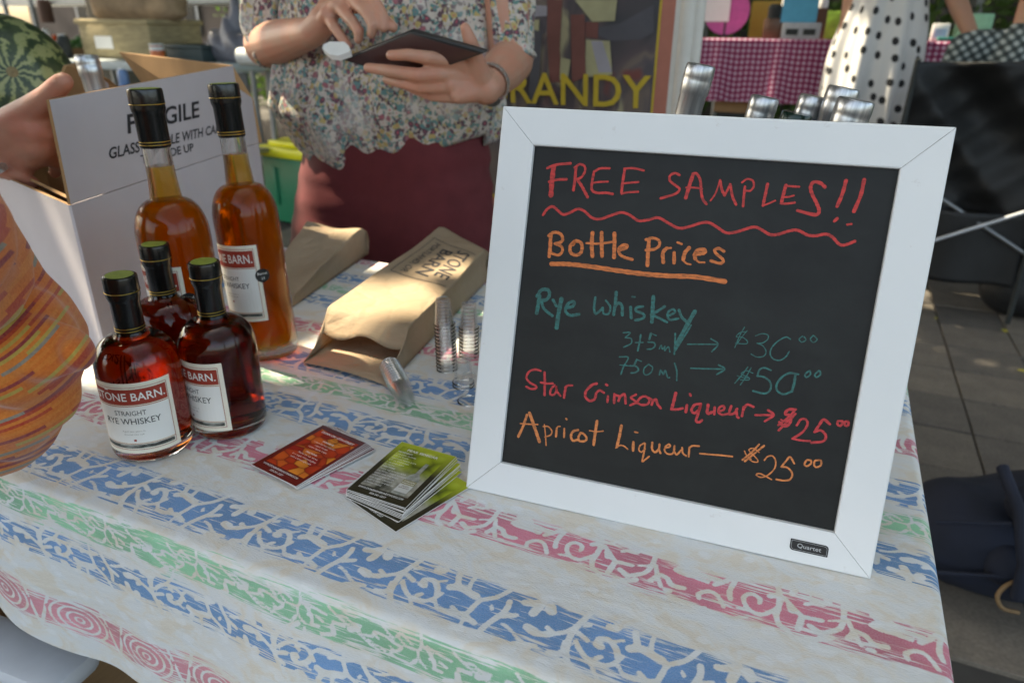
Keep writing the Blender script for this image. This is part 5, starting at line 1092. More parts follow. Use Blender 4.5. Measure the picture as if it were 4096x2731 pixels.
def head_bits(base, face, parent, hair, long_=False):
    b_ = Vector(base); f = Vector(face).normalized(); s = Vector((f.y, -f.x, 0)); u = Vector((0, 0, 1))
    cs = [(b_ + u * .215 - f * .020, .088, b_ + u * .235 - f * .010, .082), (b_ + u * .15 - f * .05, .075, b_ + u * .08 - f * .055, .05)]
    if long_: cs += [(b_ + u * .17 - f * .03 + s * k * .055, .045, b_ + u * .03 - f * .04 + s * k * .06, .03) for k in (-1, 1)]
    blob('hair', cs, .008, hair, parent, 4)
    me = plain('eye_white', (.7, .7, .68), .2); mi = plain('iris', (.03, .02, .012), .2)
    for k in (-1, 1):
        e = blob('eye', [(b_ + u * .184 + f * .0905 + s * k * .032, .0095, b_ + u * .184 + f * .0905 + s * k * .032, .0095)], .002, me, parent, 2)
        blob('iris', [(b_ + u * .184 + f * .0975 + s * k * .032, .004, b_ + u * .184 + f * .0975 + s * k * .032, .004)], .0012, mi, e, 1)
    blob('lips', [(b_ + u * .1165 + f * .0975 - s * .018, .0045, b_ + u * .1175 + f * .1015, .0055), (b_ + u * .1175 + f * .1015, .0055, b_ + u * .1165 + f * .0975 + s * .018, .0045)], .0015, plain('lip', (.40, .11, .10), .4), parent, 2)

# ---- the seller behind the table
SY = 1.36
seller = empty('person', (0, 0, 0), 0, 'woman in a floral blouse and maroon skirt tapping a black tablet behind the stall table', 'person')
floral, nt, b = nodes('floral_print')
co0 = coords(nt)
nz = N(nt, 'TexNoise', Scale=70.0, Detail=2.0); nt.links.new(co0, nz.inputs['Vector'])
va = N(nt, 'VectorMath'); va.operation = 'MULTIPLY_ADD'; va.inputs[1].default_value = (.012, .012, .012)
nt.links.new(nz.outputs['Color'], va.inputs[0]); nt.links.new(co0, va.inputs[2])
def vor(scale, feature='F1'):
    v = N(nt, 'TexVoronoi', Scale=scale); v.feature = feature; nt.links.new(va.outputs[0], v.inputs['Vector']); return v
v1 = vor(76.0); s1 = N(nt, 'SeparateColor'); nt.links.new(v1.outputs['Color'], s1.inputs[0])
flower = ramp(nt, s1.outputs[0], [(0, (.11, .23, .23)), (.24, (.46, .35, .14)), (.42, (.13, .07, .09)), (.66, (.54, .47, .41)), (.80, (.30, .12, .14)), (.9, (.16, .28, .27))], 'CONSTANT')
v2 = vor(190.0); s2 = N(nt, 'SeparateColor'); nt.links.new(v2.outputs['Color'], s2.inputs[0])
small = ramp(nt, s2.outputs[1], [(0, (.48, .42, .37)), (.36, (.12, .07, .08)), (.56, (.42, .35, .19)), (.68, (.11, .22, .20)), (.85, (.55, .48, .42))], 'CONSTANT')
big = noise(nt, co0, 13, 2)
c_ = mix(nt, ramp(nt, v1.outputs['Distance'], [(.40, (1, 1, 1)), (.52, (0, 0, 0))]), small, flower)
c_ = mix(nt, math_(nt, 'MULTIPLY', ramp(nt, v1.outputs['Distance'], [(.13, (1, 1, 1)), (.19, (0, 0, 0))]), .85), c_, (.50, .10, .13))
c_ = mix(nt, math_(nt, 'MULTIPLY', ramp(nt, big, [(.5, (0, 0, 0)), (.62, (1, 1, 1))]), .45), c_, (.60, .56, .52))
nt.links.new(c_, b.inputs['Base Color'])
b.inputs['Roughness'].default_value = .8; b.inputs['Sheen Weight'].default_value = .2
b.inputs['Specular IOR Level'].default_value = .2
m_maroon = plain('maroon_jersey', (.135, .024, .028), .75, .10, 30, 380, .0006, sheen=.04, spec=.25)
# body in one continuous skin
zsh = 1.375
shL, shR = c2(430, -620, SY), c2(1980, -560, SY)      # shoulders, picture-left and picture-right
shL.z = shR.z = zsh
neck = (shL + shR) / 2; neck.z = zsh + .045; neck.y += .02
hipc = c2(1230, 1400, SY + .02)
L_el, L_wr = c2(290, 330, 1.34), c2(640, 235, 1.17)
R_el, R_wr = c2(2075, 440, 1.33), c2(1885, 640, 1.13)
arms = chain([shL, L_el, L_el.lerp(L_wr, .35), L_wr], [.048, .046, .043, .0265]) + chain([shR, R_el, R_el.lerp(R_wr, .35), R_wr], [.048, .042, .040, .0275])
def H(pts, rs, Ys):
    return chain([c2(x, y, Y) for (x, y), Y in zip(pts, Ys)], rs)
hands = []
# her left hand (picture right) under the tablet
hands += H([(1885, 640), (1790, 560)], [.0265, .024], [1.13, 1.115])
for (x, y), r in (((1690, 445), .0125), ((1640, 535), .0135), ((1645, 620), .0135), ((1690, 700), .0125)):
    hands += H([(1840, 590 + (y - 560) * .45), (x, y)], [.020, r], [1.12, 1.085])
hands += H([(1690, 445), (1480, 418), (1320, 398), (1200, 402)], [.0120, .0108, .0098, .0085], [1.085, 1.055, 1.045, 1.045])
hands += H([(1640, 535), (1400, 545), (1180, 512), (1035, 492)], [.0125, .0112, .0100, .0084], [1.085, 1.05, 1.05, 1.06])
hands += H([(1645, 625), (1420, 632), (1270, 600), (1170, 575)], [.0122, .0108, .0096, .0082], [1.09, 1.062, 1.07, 1.085])
hands += H([(1690, 705), (1510, 695), (1390, 655), (1320, 625)], [.0112, .0098, .0088, .0078], [1.10, 1.082, 1.09, 1.10])
hands += H([(1850, 560), (1805, 410), (1775, 300), (1738, 205)], [.0195, .0135, .0115, .0085], [1.115, 1.09, 1.075, 1.07])
# her right hand (picture left) tapping the screen
hands += H([(640, 235), (720, 150)], [.0265, .025], [1.17, 1.16])
for (x, y), r in (((1000, -70), .0125), ((905, -20), .0130), ((815, 40), .0128), ((735, 100), .0118)):
    hands += H([(690, 170 + (y - 20) * .5), (x, y)], [.019, r], [1.165, 1.135])
hands += H([(1000, -70), (1100, 40), (1150, 130), (1150, 205)], [.0120, .0108, .0095, .0080], [1.135, 1.115, 1.105, 1.10])
hands += H([(905, -20), (1020, 85), (1075, 180), (1060, 250)], [.0120, .0108, .0095, .0080], [1.135, 1.105, 1.095, 1.095])
hands += H([(815, 40), (915, 150), (970, 230), (965, 290)], [.0118, .0104, .0092, .0078], [1.14, 1.11, 1.10, 1.10])
hands += H([(735, 100), (790, 200), (850, 280), (890, 330)], [.0112, .0096, .0086, .0076], [1.15, 1.12, 1.11, 1.11])
hands += H([(730, 60), (980, 40), (1120, 110), (1215, 200)], [.0170, .0130, .0112, .0090], [1.175, 1.16, 1.135, 1.115])
torso = [(neck - Vector((0, 0, .06)), .06, neck - Vector((0, 0, .30)), .105), (shL + Vector((.03, 0, -.01)), .055, shR + Vector((-.03, 0, -.01)), .055),
         (neck - Vector((0, 0, .30)), .105, Vector((hipc.x, hipc.y, .93)), .115), (Vector((hipc.x - .07, hipc.y, .88)), .10, Vector((hipc.x + .07, hipc.y, .88)), .10)]
legs = []
for k in (-.09, .09):
    legs += chain([Vector((hipc.x + k, hipc.y, .84)), Vector((hipc.x + k * .9, hipc.y - .01, .48)), Vector((hipc.x + k * .9, hipc.y + .01, .33)), Vector((hipc.x + k * .9, hipc.y + .02, .085))], [.085, .054, .052, .034])
    legs += [(Vector((hipc.x + k * .9, hipc.y + .03, .045)), .036, Vector((hipc.x + k * .95, hipc.y - .13, .032)), .030)]
blob('body', arms + hands + torso + legs + head_cones(neck, (.25, -1, 0)), .0032, m_skin, seller, 5)
head_bits(neck, (.25, -1, 0), seller, m_hair, True)
def loft(name, rows, mat, parent, seg=120, fold=None, cap=False, thick=0.0015):
    v, f = [], []
    for j, (cx, cy, z, rx, ry) in enumerate(rows):
        for k in range(seg):
            t = 2 * math.pi * k / seg
            g = fold(t, j / (len(rows) - 1)) if fold else (0, 0)
            n = 2.3
            ct, st_ = math.cos(t), math.sin(t)
            e = (abs(ct) ** n + abs(st_) ** n) ** (-1 / n)
            v.append((cx + (rx * e + g[0]) * ct, cy + (ry * e + g[0]) * st_, z + g[1]))
    for j in range(len(rows) - 1):
        for k in range(seg):
            k2 = (k + 1) % seg
            f.append((j * seg + k, (j + 1) * seg + k, (j + 1) * seg + k2, j * seg + k2))
    o = link(name, mesh(name, v, f), mat, parent, smooth=True)
    if thick:
        m = o.modifiers.new('s', 'SOLIDIFY'); m.thickness = thick; m.offset = 0
        bake(o)
    return o
def rows_from(keys, Y, ry, n=30, f=W):
    """keys: (photo y, left x, right x) silhouettes at depth Y"""
    out = []
    ks = []
    for y, xl, xr in keys:
        a, c = f(xl, y, Y), f(xr, y, Y)
        ks.append(((a.x + c.x) / 2, (a.z + c.z) / 2, (c - a).length / 2))
    zs = np.linspace(ks[0][1], ks[-1][1], n)
    zz = [k[1] for k in ks][::-1]
    for i, z in enumerate(zs):
        cx = np.interp(z, zz, [k[0] for k in ks][::-1]); rx = np.interp(z, zz, [k[2] for k in ks][::-1])
        ryy = np.interp(i / (n - 1), np.linspace(0, 1, len(ry)), ry)
        out.append((float(cx), Y, float(z), float(rx) * .975, float(ryy)))
    return out
hem = [c2(x, y, 1.25) for x, y in ((560, 1170), (640, 1195), (760, 1235), (900, 1250), (1050, 1215), (1200, 1160), (1350, 1110), (1500, 1090), (1650, 1045), (1760, 1010), (1900, 1080), (1960, 1090))]
hx = [h_.x for h_ in hem]; hz = [h_.z for h_ in hem]
def blouse_fold(t, s):
    a = (.008 + .015 * s) * (1 - .65 * s ** 6)
    w = math.sin(t * 11 + 2.6 * s + 1.3 * math.sin(3 * t)) * .5 + math.sin(t * 23 - 3.5 * s + 2) * .28 + math.sin(t * 5 + 5 * s) * .5
    return (a * w , 0)
rw = rows_from([(-330, 1180 - 0, 1995), (-180, 1165, 2015), (0, 1170, 2020), (166, 1170, 2015), (330, 1145, 2010), (440, 1130, 2000), (525, 1180, 1995), (608, 1215, 1985), (640, 1238, 1968), (650, 1262, 1950)], SY, [.10, .105, .115, .125, .142, .118], 60)
rw[0] = (rw[0][0], SY, zsh + .035, .07, .065); rw[1] = (rw[1][0], SY, zsh + .02, .15, .085)
bl = loft('blouse', rw, floral, seller, 160, blouse_fold, thick=0)
# drop the hem to its real, uneven line
zt_, zb_ = rw[0][2], rw[-1][2]
for v in bl.data.vertices:
    s = (zt_ - v.co.z) / (zt_ - zb_)
    tz = float(np.interp(v.co.x, hx, hz)) if v.co.y < SY else float(np.interp(v.co.x, [hx[0], hx[-1]], [hz[2], hz[-1]]))
    if s > .45: v.co.z += (tz - zb_) * ((s - .45) / .55)
me = bl.data
m = bl.modifiers.new('s', 'SOLIDIFY'); m.thickness = .002; bake(bl)
def sleeve(pts, rs, seed):
    P = [np.array(p) for p in curve_pts([tuple(p) for p in pts], 8)]
    R_ = np.interp(np.linspace(0, 1, len(P)), np.linspace(0, 1, len(rs)), rs)
    v, f = [], []; seg = 64; prev = None
    for i, p in enumerate(P):
        p = Vector(p); d = Vector(P[min(i + 1, len(P) - 1)] - P[max(i - 1, 0)]).normalized()
        a = d.orthogonal().normalized() if prev is None else (prev - d * prev.dot(d)).normalized()
        prev = a; b2 = d.cross(a); s = i / (len(P) - 1)
        for k in range(seg):
            t = 2 * math.pi * k / seg
            w = 1 + (.07 * math.sin(5 * t + seed + 3 * s) + .045 * math.sin(9 * t - 6 * s + seed * 2) + .03 * math.sin(17 * t + 9 * s)) * (1 if s < .93 else .4)
            v.append(p + (a * math.cos(t) + b2 * math.sin(t)) * float(R_[i]) * w)
    for i in range(len(P) - 1):
        for k in range(seg): f.append((i * seg + k, i * seg + (k + 1) % seg, (i + 1) * seg + (k + 1) % seg, (i + 1) * seg + k))
    o = link('sleeve', mesh('sleeve', v, f), floral, seller, smooth=True)
    m = o.modifiers.new('s', 'SOLIDIFY'); m.thickness = .002; bake(o)
    n = len(P) * seg
    # rolled cuff
    c = [v[(len(P) - 1) * seg + k] for k in range(seg)]
    tube('cuff', c + [c[0]], .0055, floral, seller, 8, caps=False)
sleeve([shL + Vector((.05, 0, .0)), c2(330, -250, SY), c2(325, 0, 1.345), c2(310, 220, 1.34), c2(375, 375, 1.325)], [.058, .062, .056, .052, .047], 1.0)
sleeve([shR + Vector((-.04, 0, .0)), c2(2030, -250, SY), c2(2055, 0, 1.345), c2(2070, 200, 1.335), c2(2085, 410, 1.325)], [.056, .058, .046, .042, .039], 2.3)
rows = rows_from([(480, 1300, 1925), (560, 1280, 1932), (650, 1243, 1942), (718, 1232, 1956), (866, 1210, 1967), (1050, 1195, 1975), (1250, 1190, 1985)], SY, [.118, .125, .135, .14, .14, .14], 26)
rows += [(rows[-1][0], SY, z, .205 - .01 * k, .135) for k, z in enumerate((.60, .55, .5))]
loft('skirt', rows, m_maroon, seller, 96, lambda t, s: (.0025 * math.sin(9 * s * 6 + 2 * t) * math.cos(t * 1.5) + .003 * math.sin(6 * t + 4 * s) + .004 * math.exp(-((s - .12) / .05) ** 2), 0))
m_shoe = plain('black_shoe', (.02, .02, .02), .4)
for k in (-.085, .085):
    blob('shoe', [(Vector((hipc.x + k, hipc.y + .035, .05)), .045, Vector((hipc.x + k * 1.05, hipc.y - .15, .038)), .036)], .008, m_shoe, seller, 3, disp=lambda c: Vector((c.x, c.y, max(c.z, .003))))
# watch and ring
m_steel = plain('steel_band', (.50, .50, .50), .28, .25, 300, metal=.9)
def band(c, axis, r, rt, mat, parent, name, n=22):
    ax = Vector(axis).normalized(); a = ax.orthogonal().normalized(); b2 = ax.cross(a)
    bm = bmesh.new()
    for k in range(n):
        t = 2 * math.pi * k / n
        M = Matrix.Translation(Vector(c) + (a * math.cos(t) + b2 * math.sin(t)) * r) @ Matrix((( (a*math.cos(t)+b2*math.sin(t)).x, (-a*math.sin(t)+b2*math.cos(t)).x, ax.x, 0), ((a*math.cos(t)+b2*math.sin(t)).y, (-a*math.sin(t)+b2*math.cos(t)).y, ax.y, 0), ((a*math.cos(t)+b2*math.sin(t)).z, (-a*math.sin(t)+b2*math.cos(t)).z, ax.z, 0), (0, 0, 0, 1)))
        w = math.pi * r / n * .88
        bx(bm, -.0012, .0012, -w, w, -rt, rt, .0005, M)
    o = link(name, from_bm(name, bm), mat, parent); o['kind'] = 'stuff'
    return smooth_by_angle(o, 40)
wc = R_wr.lerp(R_el, .13)
band(wc, R_el - R_wr, .0335, .0058, m_steel, seller, 'watch_band')
wd = (Vector(EYE) - wc).normalized() * .5 + Vector((.2, 0, -.75)); wd.normalize()
tube('watch_case', [wc + wd * .029, wc + wd * .036], .0125, m_steel, seller, 20)
# ---- tablet and card reader
TA, TBk, TC = c2(842, 437, 1.075), c2(1345, 228, 1.045), c2(1890, 385, 1.055)
ex = (TC - TBk); ey = (TA - TBk); ez = ex.cross(ey).normalized()
if ez.y > 0: ez = -ez            # underside faces the camera
tabm = empty('tablet', TBk, 0, 'black cased tablet computer held in the hands of the woman in the floral blouse', 'tablet')
m_tab = plain('tablet_rubber', (.012, .013, .014), .45, .2, 60)
m_tabb = plain('tablet_back', (.050, .018, .016), .38, .25, 14)
def slab(name, o_, ex, ey, ez, u0, u1, v0, v1, w0, w1, mat, parent, bev=.002):
    bm = bmesh.new()
    LX, LY = ex.length, ey.length
    bx(bm, u0 * LX, u1 * LX, v0 * LY, v1 * LY, w0, w1, bev)
    X, Yv = ex.normalized(), ey.normalized()
    for v in bm.verts: v.co = X * v.co.x + Yv * v.co.y + ez * v.co.z
    return smooth_by_angle(link(name, from_bm(name, bm), mat, parent), 40)
slab('case', TBk, ex, ey, ez, 0, 1, 0, 1, -.012, 0, m_tab, tabm, .004)
slab('back_cover', TBk, ex, ey, ez, .045, .955, .05, .95, 0, .0008, m_tabb, tabm, .0003)
slab('screen', TBk, ex, ey, ez, .05, .95, .06, .94, -.0128, -.0122, plain('dark_screen', (.05, .06, .08), .12), tabm, .0002)
rd = empty('card_reader', TA, 0, 'small white square card reader plugged into the corner of the tablet', 'card reader')
q0 = c2(812, 368, 1.07) - TA
bm = bmesh.new()
rx_, ry_ = (c2(915, 372, 1.07) - c2(706, 372, 1.07)) / 2, (c2(812, 425, 1.05) - c2(812, 310, 1.085)) / 2
rn_ = rx_.cross(ry_).normalized()
m_rdr = plain('white_reader', (.72, .72, .70), .35, .03)
for k in (0, 1):
    pts = [(-1, .1), (-.95, -.55), (-.45, -.95), (.6, -.9), (.95, -.3), (1, .45), (.2, 1), (-.45, .9)]
    v = [q0 + rx_ * a * .94 + ry_ * c * .9 + rn_ * (.0052 * k - .0046) for a, c in pts] + [q0 + rx_ * a * .94 + ry_ * c * .9 + rn_ * (.0052 * k) for a, c in pts]
    f = [tuple(range(8)), tuple(range(15, 7, -1))] + [(i, i + 8, (i + 1) % 8 + 8, (i + 1) % 8) for i in range(8)]
    link('reader_shell', mesh('reader_shell', v, f), m_rdr, rd)

# ---- the customer at the left edge: bracelet hand in the carton, orange sleeve near us
cust = empty('person', (0, 0, 0), 0, 'person at the left edge in an orange striped top, bracelet hand gripping the carton', 'person')
HY = .66
A1 = lambda x, y, Y=HY: a1(x, y, Y)
wr = A1(-20, 1230)
sh = Vector((-1.12, .05, 1.34)); el = Vector((-1.18, .42, 1.08))
cs = chain([sh, el, el.lerp(wr, .4), wr], [.05, .044, .042, .034])
cs += [(wr, .034, A1(170, 1150), .031), (A1(120, 1120), .030, A1(330, 1110), .026), (A1(150, 1290), .026, A1(340, 1240), .024), (A1(60, 1340), .022, A1(240, 1370), .018)]
cs += chain([A1(140, 1060), A1(290, 930, HY - .005), A1(410, 830, HY - .01), A1(505, 735, HY - .012), A1(545, 700, HY - .012)], [.026, .0190, .0150, .0135, .0120])
for (x, y), dz in (((380, 1060), 0), ((400, 1150), 1), ((395, 1240), 2), ((360, 1330), 3)):
    cs += chain([A1(300, y), A1(x, y), A1(x + 130, y + 60, HY + .03), A1(x + 110, y + 150, HY + .05)], [.020, .0125, .0105, .0085])
cs += chain([A1(-60, 1420, HY - .02), A1(60, 1470, HY - .02), A1(180, 1510, HY - .01), A1(290, 1570, HY)], [.015, .0115, .0105, .0088])
cneck = Vector((-1.28, .02, 1.43))
cs += [(cneck, .05, Vector((-1.28, .02, 1.0)), .12), (sh, .05, Vector((-1.44, .02, 1.34)), .05), (Vector((-1.28, .02, 1.0)), .12, Vector((-1.28, .02, .85)), .13)]
for k in (-.09, .09): cs += chain([Vector((-1.28 + k, .02, .82)), Vector((-1.28 + k, .02, .46)), Vector((-1.28 + k, .04, .08)), Vector((-1.28 + k, -.1, .04))], [.085, .055, .036, .034])
shR2 = Vector((-.93, -.02, 1.27))
blob('body', cs + head_cones(cneck, (.5, 1, 0)), .0036, m_skin2, cust, 5)
head_bits(cneck, (.5, 1, 0), cust, plain('grey_hair', (.2, .18, .16), .6), False)
bc = A1(0, 1240, HY - .012)
band(bc, Vector((1, -.85, .12)), .0455, .0042, m_steel, cust, 'bracelet', 30)
tube('bracelet_clasp', [A1(-20, 1452, HY - .035), A1(30, 1425, HY - .035)], .006, m_steel, cust, 10)
orange, nt, b = nodes('orange_stripes')
co = coords(nt)
def osc(s, r=(0, 0, 0)):
    mp = N(nt, 'Mapping'); mp.inputs['Scale'].default_value = s; mp.inputs['Rotation'].default_value = r; nt.links.new(co, mp.inputs[0]); return mp.outputs[0]
at_ = N(nt, 'Attribute'); at_.attribute_name = 'cloth_uv'
sp = N(nt, 'SeparateXYZ'); nt.links.new(at_.outputs['Vector'], sp.inputs[0])
row = math_(nt, 'FLOOR', math_(nt, 'MULTIPLY', sp.outputs[1], 1.0))
cmb = N(nt, 'CombineXYZ')
wn1 = N(nt, 'TexWhiteNoise'); wn1.noise_dimensions = '1D'; nt.links.new(row, wn1.inputs['W'])
nt.links.new(math_(nt, 'FLOOR', math_(nt, 'ADD', math_(nt, 'MULTIPLY', sp.outputs[0], .16), math_(nt, 'MULTIPLY', wn1.outputs['Value'], 9))), cmb.inputs[0]); nt.links.new(row, cmb.inputs[1])
wn2 = N(nt, 'TexWhiteNoise'); wn2.noise_dimensions = '2D'; nt.links.new(cmb.outputs[0], wn2.inputs['Vector'])
oc_ = ramp(nt, wn2.outputs['Value'], [(0, (.66, .16, .025)), (.30, (.46, .035, .022)), (.42, (.68, .20, .035)), (.64, (.24, .014, .045)), (.72, (.64, .15, .025)), (.88, (.20, .24, .21)), (.95, (.45, .36, .08))], 'CONSTANT')
nt.links.new(mix(nt, .25, oc_, ramp(nt, noise(nt, co, 500, 2), [(.3, (.25, .06, .02)), (.7, (.62, .25, .08))])), b.inputs['Base Color'])
b.inputs['Roughness'].default_value = .9; b.inputs['Sheen Weight'].default_value = .3; b.inputs['Specular IOR Level'].default_value = .15
bump(nt, b, noise(nt, co, 700, 3), .5, .0006)
OY = .285
O = lambda x, y, Y=OY: W(x, y, Y)
k_ = px(O(0, 1450))
sl = blob('sleeve', [(O(-300, 1230), 430 * k_, O(10, 1385), 292 * k_), (O(60, 1380), 200 * k_, O(283, 1418), 76 * k_), (O(-160, 1700), 250 * k_, O(-30, 1685), 243 * k_),
                     (O(-30, 1685), 243 * k_, O(100, 1590), 185 * k_), (O(-500, 900, .2), 300 * k_, O(-300, 1230), 430 * k_)], .0028, orange, cust, 8,
          disp=lambda c: c + Vector((-.0022 + .0012 * math.sin(c.z * 95 + c.x * 60), -.0045 * math.sin(c.x * 95 + c.z * 38) - .002 * math.sin(c.x * 190 + c.z * 90 + 1), .0012 * math.sin(c.x * 120 + c.z * 50))))
uv = sl.data.attributes.new('cloth_uv', 'FLOAT_VECTOR', 'POINT')
rd_ = O(283, 1418) - O(-420, 1180); rd_.normalize(); tip = O(357, 1393)
arr = []
gD = (O(120, 1480) - Vector(EYE)).normalized(); gR = gD.cross(Vector((0, 0, 1))).normalized(); gU = gR.cross(gD)
for v in sl.data.vertices:
    # stripes sweep down and inwards as in the photo: polar about a point up and to the right
    d = v.co - O(-330, 1000)
    r_ = math.hypot(d.dot(gR), d.dot(gU)); th = math.atan2(d.dot(gU), d.dot(gR))
    arr += [th * .11 / .0080, r_ / .0023 + .8 * math.sin(th * 6), 0]
uv.data.foreach_set('vector', arr)
blob('top', [(Vector((-1.28, .02, 1.32)), .11, Vector((-1.28, .02, .92)), .165), (sh, .075, Vector((-1.44, .02, 1.33)), .075), (sh, .07, sh.lerp(el, .45), .062), (Vector((-1.02, .0, 1.30)), .09, O(-900, 700, .15), 200 * k_)], .008, orange, cust, 4)
loft('trousers', [(-1.28, .02, .95, .17, .14), (-1.28, .02, .8, .2, .15), (-1.28, .02, .4, .18, .12), (-1.28, .02, .12, .17, .11)], plain('dark_denim', (.03, .04, .07), .85), cust, 32)

# ---------------------------------------------------------------- watermelon behind the carton
mel, nt, b = nodes('watermelon_rind')
g = N(nt, 'TexCoord'); sp = N(nt, 'SeparateXYZ'); nt.links.new(g.outputs['Object'], sp.inputs[0])
ang = math_(nt, 'ARCTAN2', sp.outputs[1], sp.outputs[0])
wv = noise(nt, g.outputs['Object'], 34, 5, .65)
wv2 = noise(nt, g.outputs['Object'], 9, 3)
s_ = math_(nt, 'SINE', math_(nt, 'ADD', math_(nt, 'MULTIPLY', ang, 11), math_(nt, 'MULTIPLY', wv, 17)))
s_ = math_(nt, 'ADD', s_, math_(nt, 'MULTIPLY', math_(nt, 'SUBTRACT', wv2, .5), 2.2))
nt.links.new(mix(nt, .25, ramp(nt, math_(nt, 'ADD', math_(nt, 'MULTIPLY', s_, .5), .5), [(.30, (.012, .032, .018)), (.47, (.035, .075, .03)), (.62, (.24, .27, .10)), (.9, (.34, .36, .16))]), ramp(nt, wv, [(.35, (.03, .06, .03)), (.7, (.25, .28, .12))])), b.inputs['Base Color'])
b.inputs['Roughness'].default_value = .35
MY = 1.0
mc = W(15, 335, MY); mr = 262 * px(mc)
wm = empty('watermelon', mc, 0, 'striped green watermelon at the left edge behind the hand and carton', 'watermelon')
st_dir = (W(95, 225, MY - mr * .8) - mc).normalized()
wm.rotation_euler = st_dir.to_track_quat('Z', 'Y').to_euler()
n_ = 28
lathe('rind', [(0, mr * .93)] + [(mr * math.sin(math.pi * k / n_), mr * (math.cos(math.pi * k / n_) * (1.0 if k > 2 else .95))) for k in range(1, n_)] + [(0, -mr)], mel, wm, 56)
lathe('stem_scar', [(0, mr * .945), (.009, mr * .945), (.012, mr * .93), (.010, mr * .90)], plain('stem', (.22, .17, .09), .9, .3, 200), wm, 16)
cr_ = empty('display_crate', (mc.x - .05, mc.y + .02, 0), 0, 'brown crate with a low stand carrying the watermelon at the left edge', 'crate')
box('crate_side', -.16, .14, -.15, .15, TZ + .003, mc.z - mr * .93, m_card, cr_)

# ---------------------------------------------------------------- the banner behind the board
m_pole = plain('white_pole', (.60, .57, .52), .5, .05)
m_bed = plain('banner_border', (.42, .15, .105), .7, .06)
m_gold2 = plain('banner_gold', (.50, .35, .03), .6, .08)
m_art, nt, b = nodes('banner_painting')
co = coords(nt)
w1 = noise(nt, coords(nt, scale=(1.3, 1, .55)), 5.5, 3, .5, 1.2)
w2 = noise(nt, coords(nt, scale=(2.2, 1, .8)), 6, 2, .4, .8)
art = ramp(nt, w1, [(.30, (.045, .043, .05)), (.42, (.085, .062, .068)), (.50, (.16, .12, .10)), (.57, (.085, .07, .08)), (.66, (.055, .053, .062))])
art = mix(nt, ramp(nt, w2, [(.56, (0, 0, 0)), (.64, (1, 1, 1))]), art, (.32, .28, .17))
art = mix(nt, ramp(nt, noise(nt, coords(nt, scale=(1, 1, 1.2)), 8, 2), [(.60, (0, 0, 0)), (.68, (.8, .8, .8))]), art, (.20, .045, .035))
nt.links.new(art, b.inputs['Base Color']); b.inputs['Roughness'].default_value = .6
NY = 1.95
ban = empty('banner_stand', W(2300, 700, NY), 0, 'framed display banner with large yellow BRANDY lettering behind the stall', 'banner')
bl_ = ban.location
def xz(x, y, Y=NY): 
    p = W(x, y, Y) - bl_; return p
def quad(name, pts, m, par, dy=0.0, th=.004):
    v = [Vector((p.x, p.y + dy, p.z)) for p in pts] + [Vector((p.x, p.y + dy + th, p.z)) for p in pts]
    n = len(pts)
    return link(name, mesh(name, v, [tuple(range(n)), tuple(range(2 * n - 1, n - 1, -1))] + [(i, i + n, (i + 1) % n + n, (i + 1) % n) for i in range(n)]), m, par)
def vline(x, y0, Z0, Z1):      # vertical in the place, through a surveyed point
    p = W(x, y0, NY) - bl_
    return [Vector((p.x, p.y, Z0 - bl_.z)), Vector((p.x, p.y, Z1 - bl_.z))]
Z0, Z1 = .38, 2.05
def strip_v(name, xa, xb, m, dy, Z0=Z0, Z1=Z1, th=.004):
    a = vline(xa, 300, Z0, Z1); c = vline(xb, 300, Z0, Z1)
    return quad(name, [a[0], c[0], c[1], a[1]], m, ban, dy, th)
strip_v('painting', 1780, 2615, m_art, 0)
strip_v('gold_line', 2615, 2624, m_gold2, -.001)
strip_v('border', 2624, 2678, m_bed, 0)
strip_v('margin', 2678, 2702, m_pole, 0)
a = vline(2735, 200, 0, 2.2)
tube('pole', [a[0] + Vector((0, .01, 0)), a[1] + Vector((0, .01, 0))], .020, m_pole, ban, 16)
a = vline(2772, 200, 0, 2.2)
tube('pole', [a[0] + Vector((0, .02, 0)), a[1] + Vector((0, .02, 0))], .017, m_pole, ban, 16)
p0_, p1_ = W(1900, 640, NY) - bl_, W(2630, 660, NY) - bl_
quad('gold_line', [Vector((p0_.x, 0, Z0 - bl_.z + .30)), Vector((p1_.x, 0, Z0 - bl_.z + .30)), Vector((p1_.x, 0, Z0 - bl_.z + .31)), Vector((p0_.x, 0, Z0 - bl_.z + .31))], m_gold2, ban, -.003, .002)
quad('border', [Vector((p0_.x, 0, Z0 - bl_.z)), Vector((p1_.x, 0, Z0 - bl_.z)), Vector((p1_.x, 0, Z0 - bl_.z + .30)), Vector((p0_.x, 0, Z0 - bl_.z + .30))], m_bed, ban, -.002, .002)
v, f = text_me('BRANDY', 1, 1, .01)
A_, B_, D_ = xz(1962, 405), xz(2602, 433), xz(1958, 285)
link('banner_lettering', mesh('banner_lettering', [A_ + (B_ - A_) * x + (D_ - A_) * y + Vector((0, -.008, 0)) for x, y in v], f), m_gold2, ban)
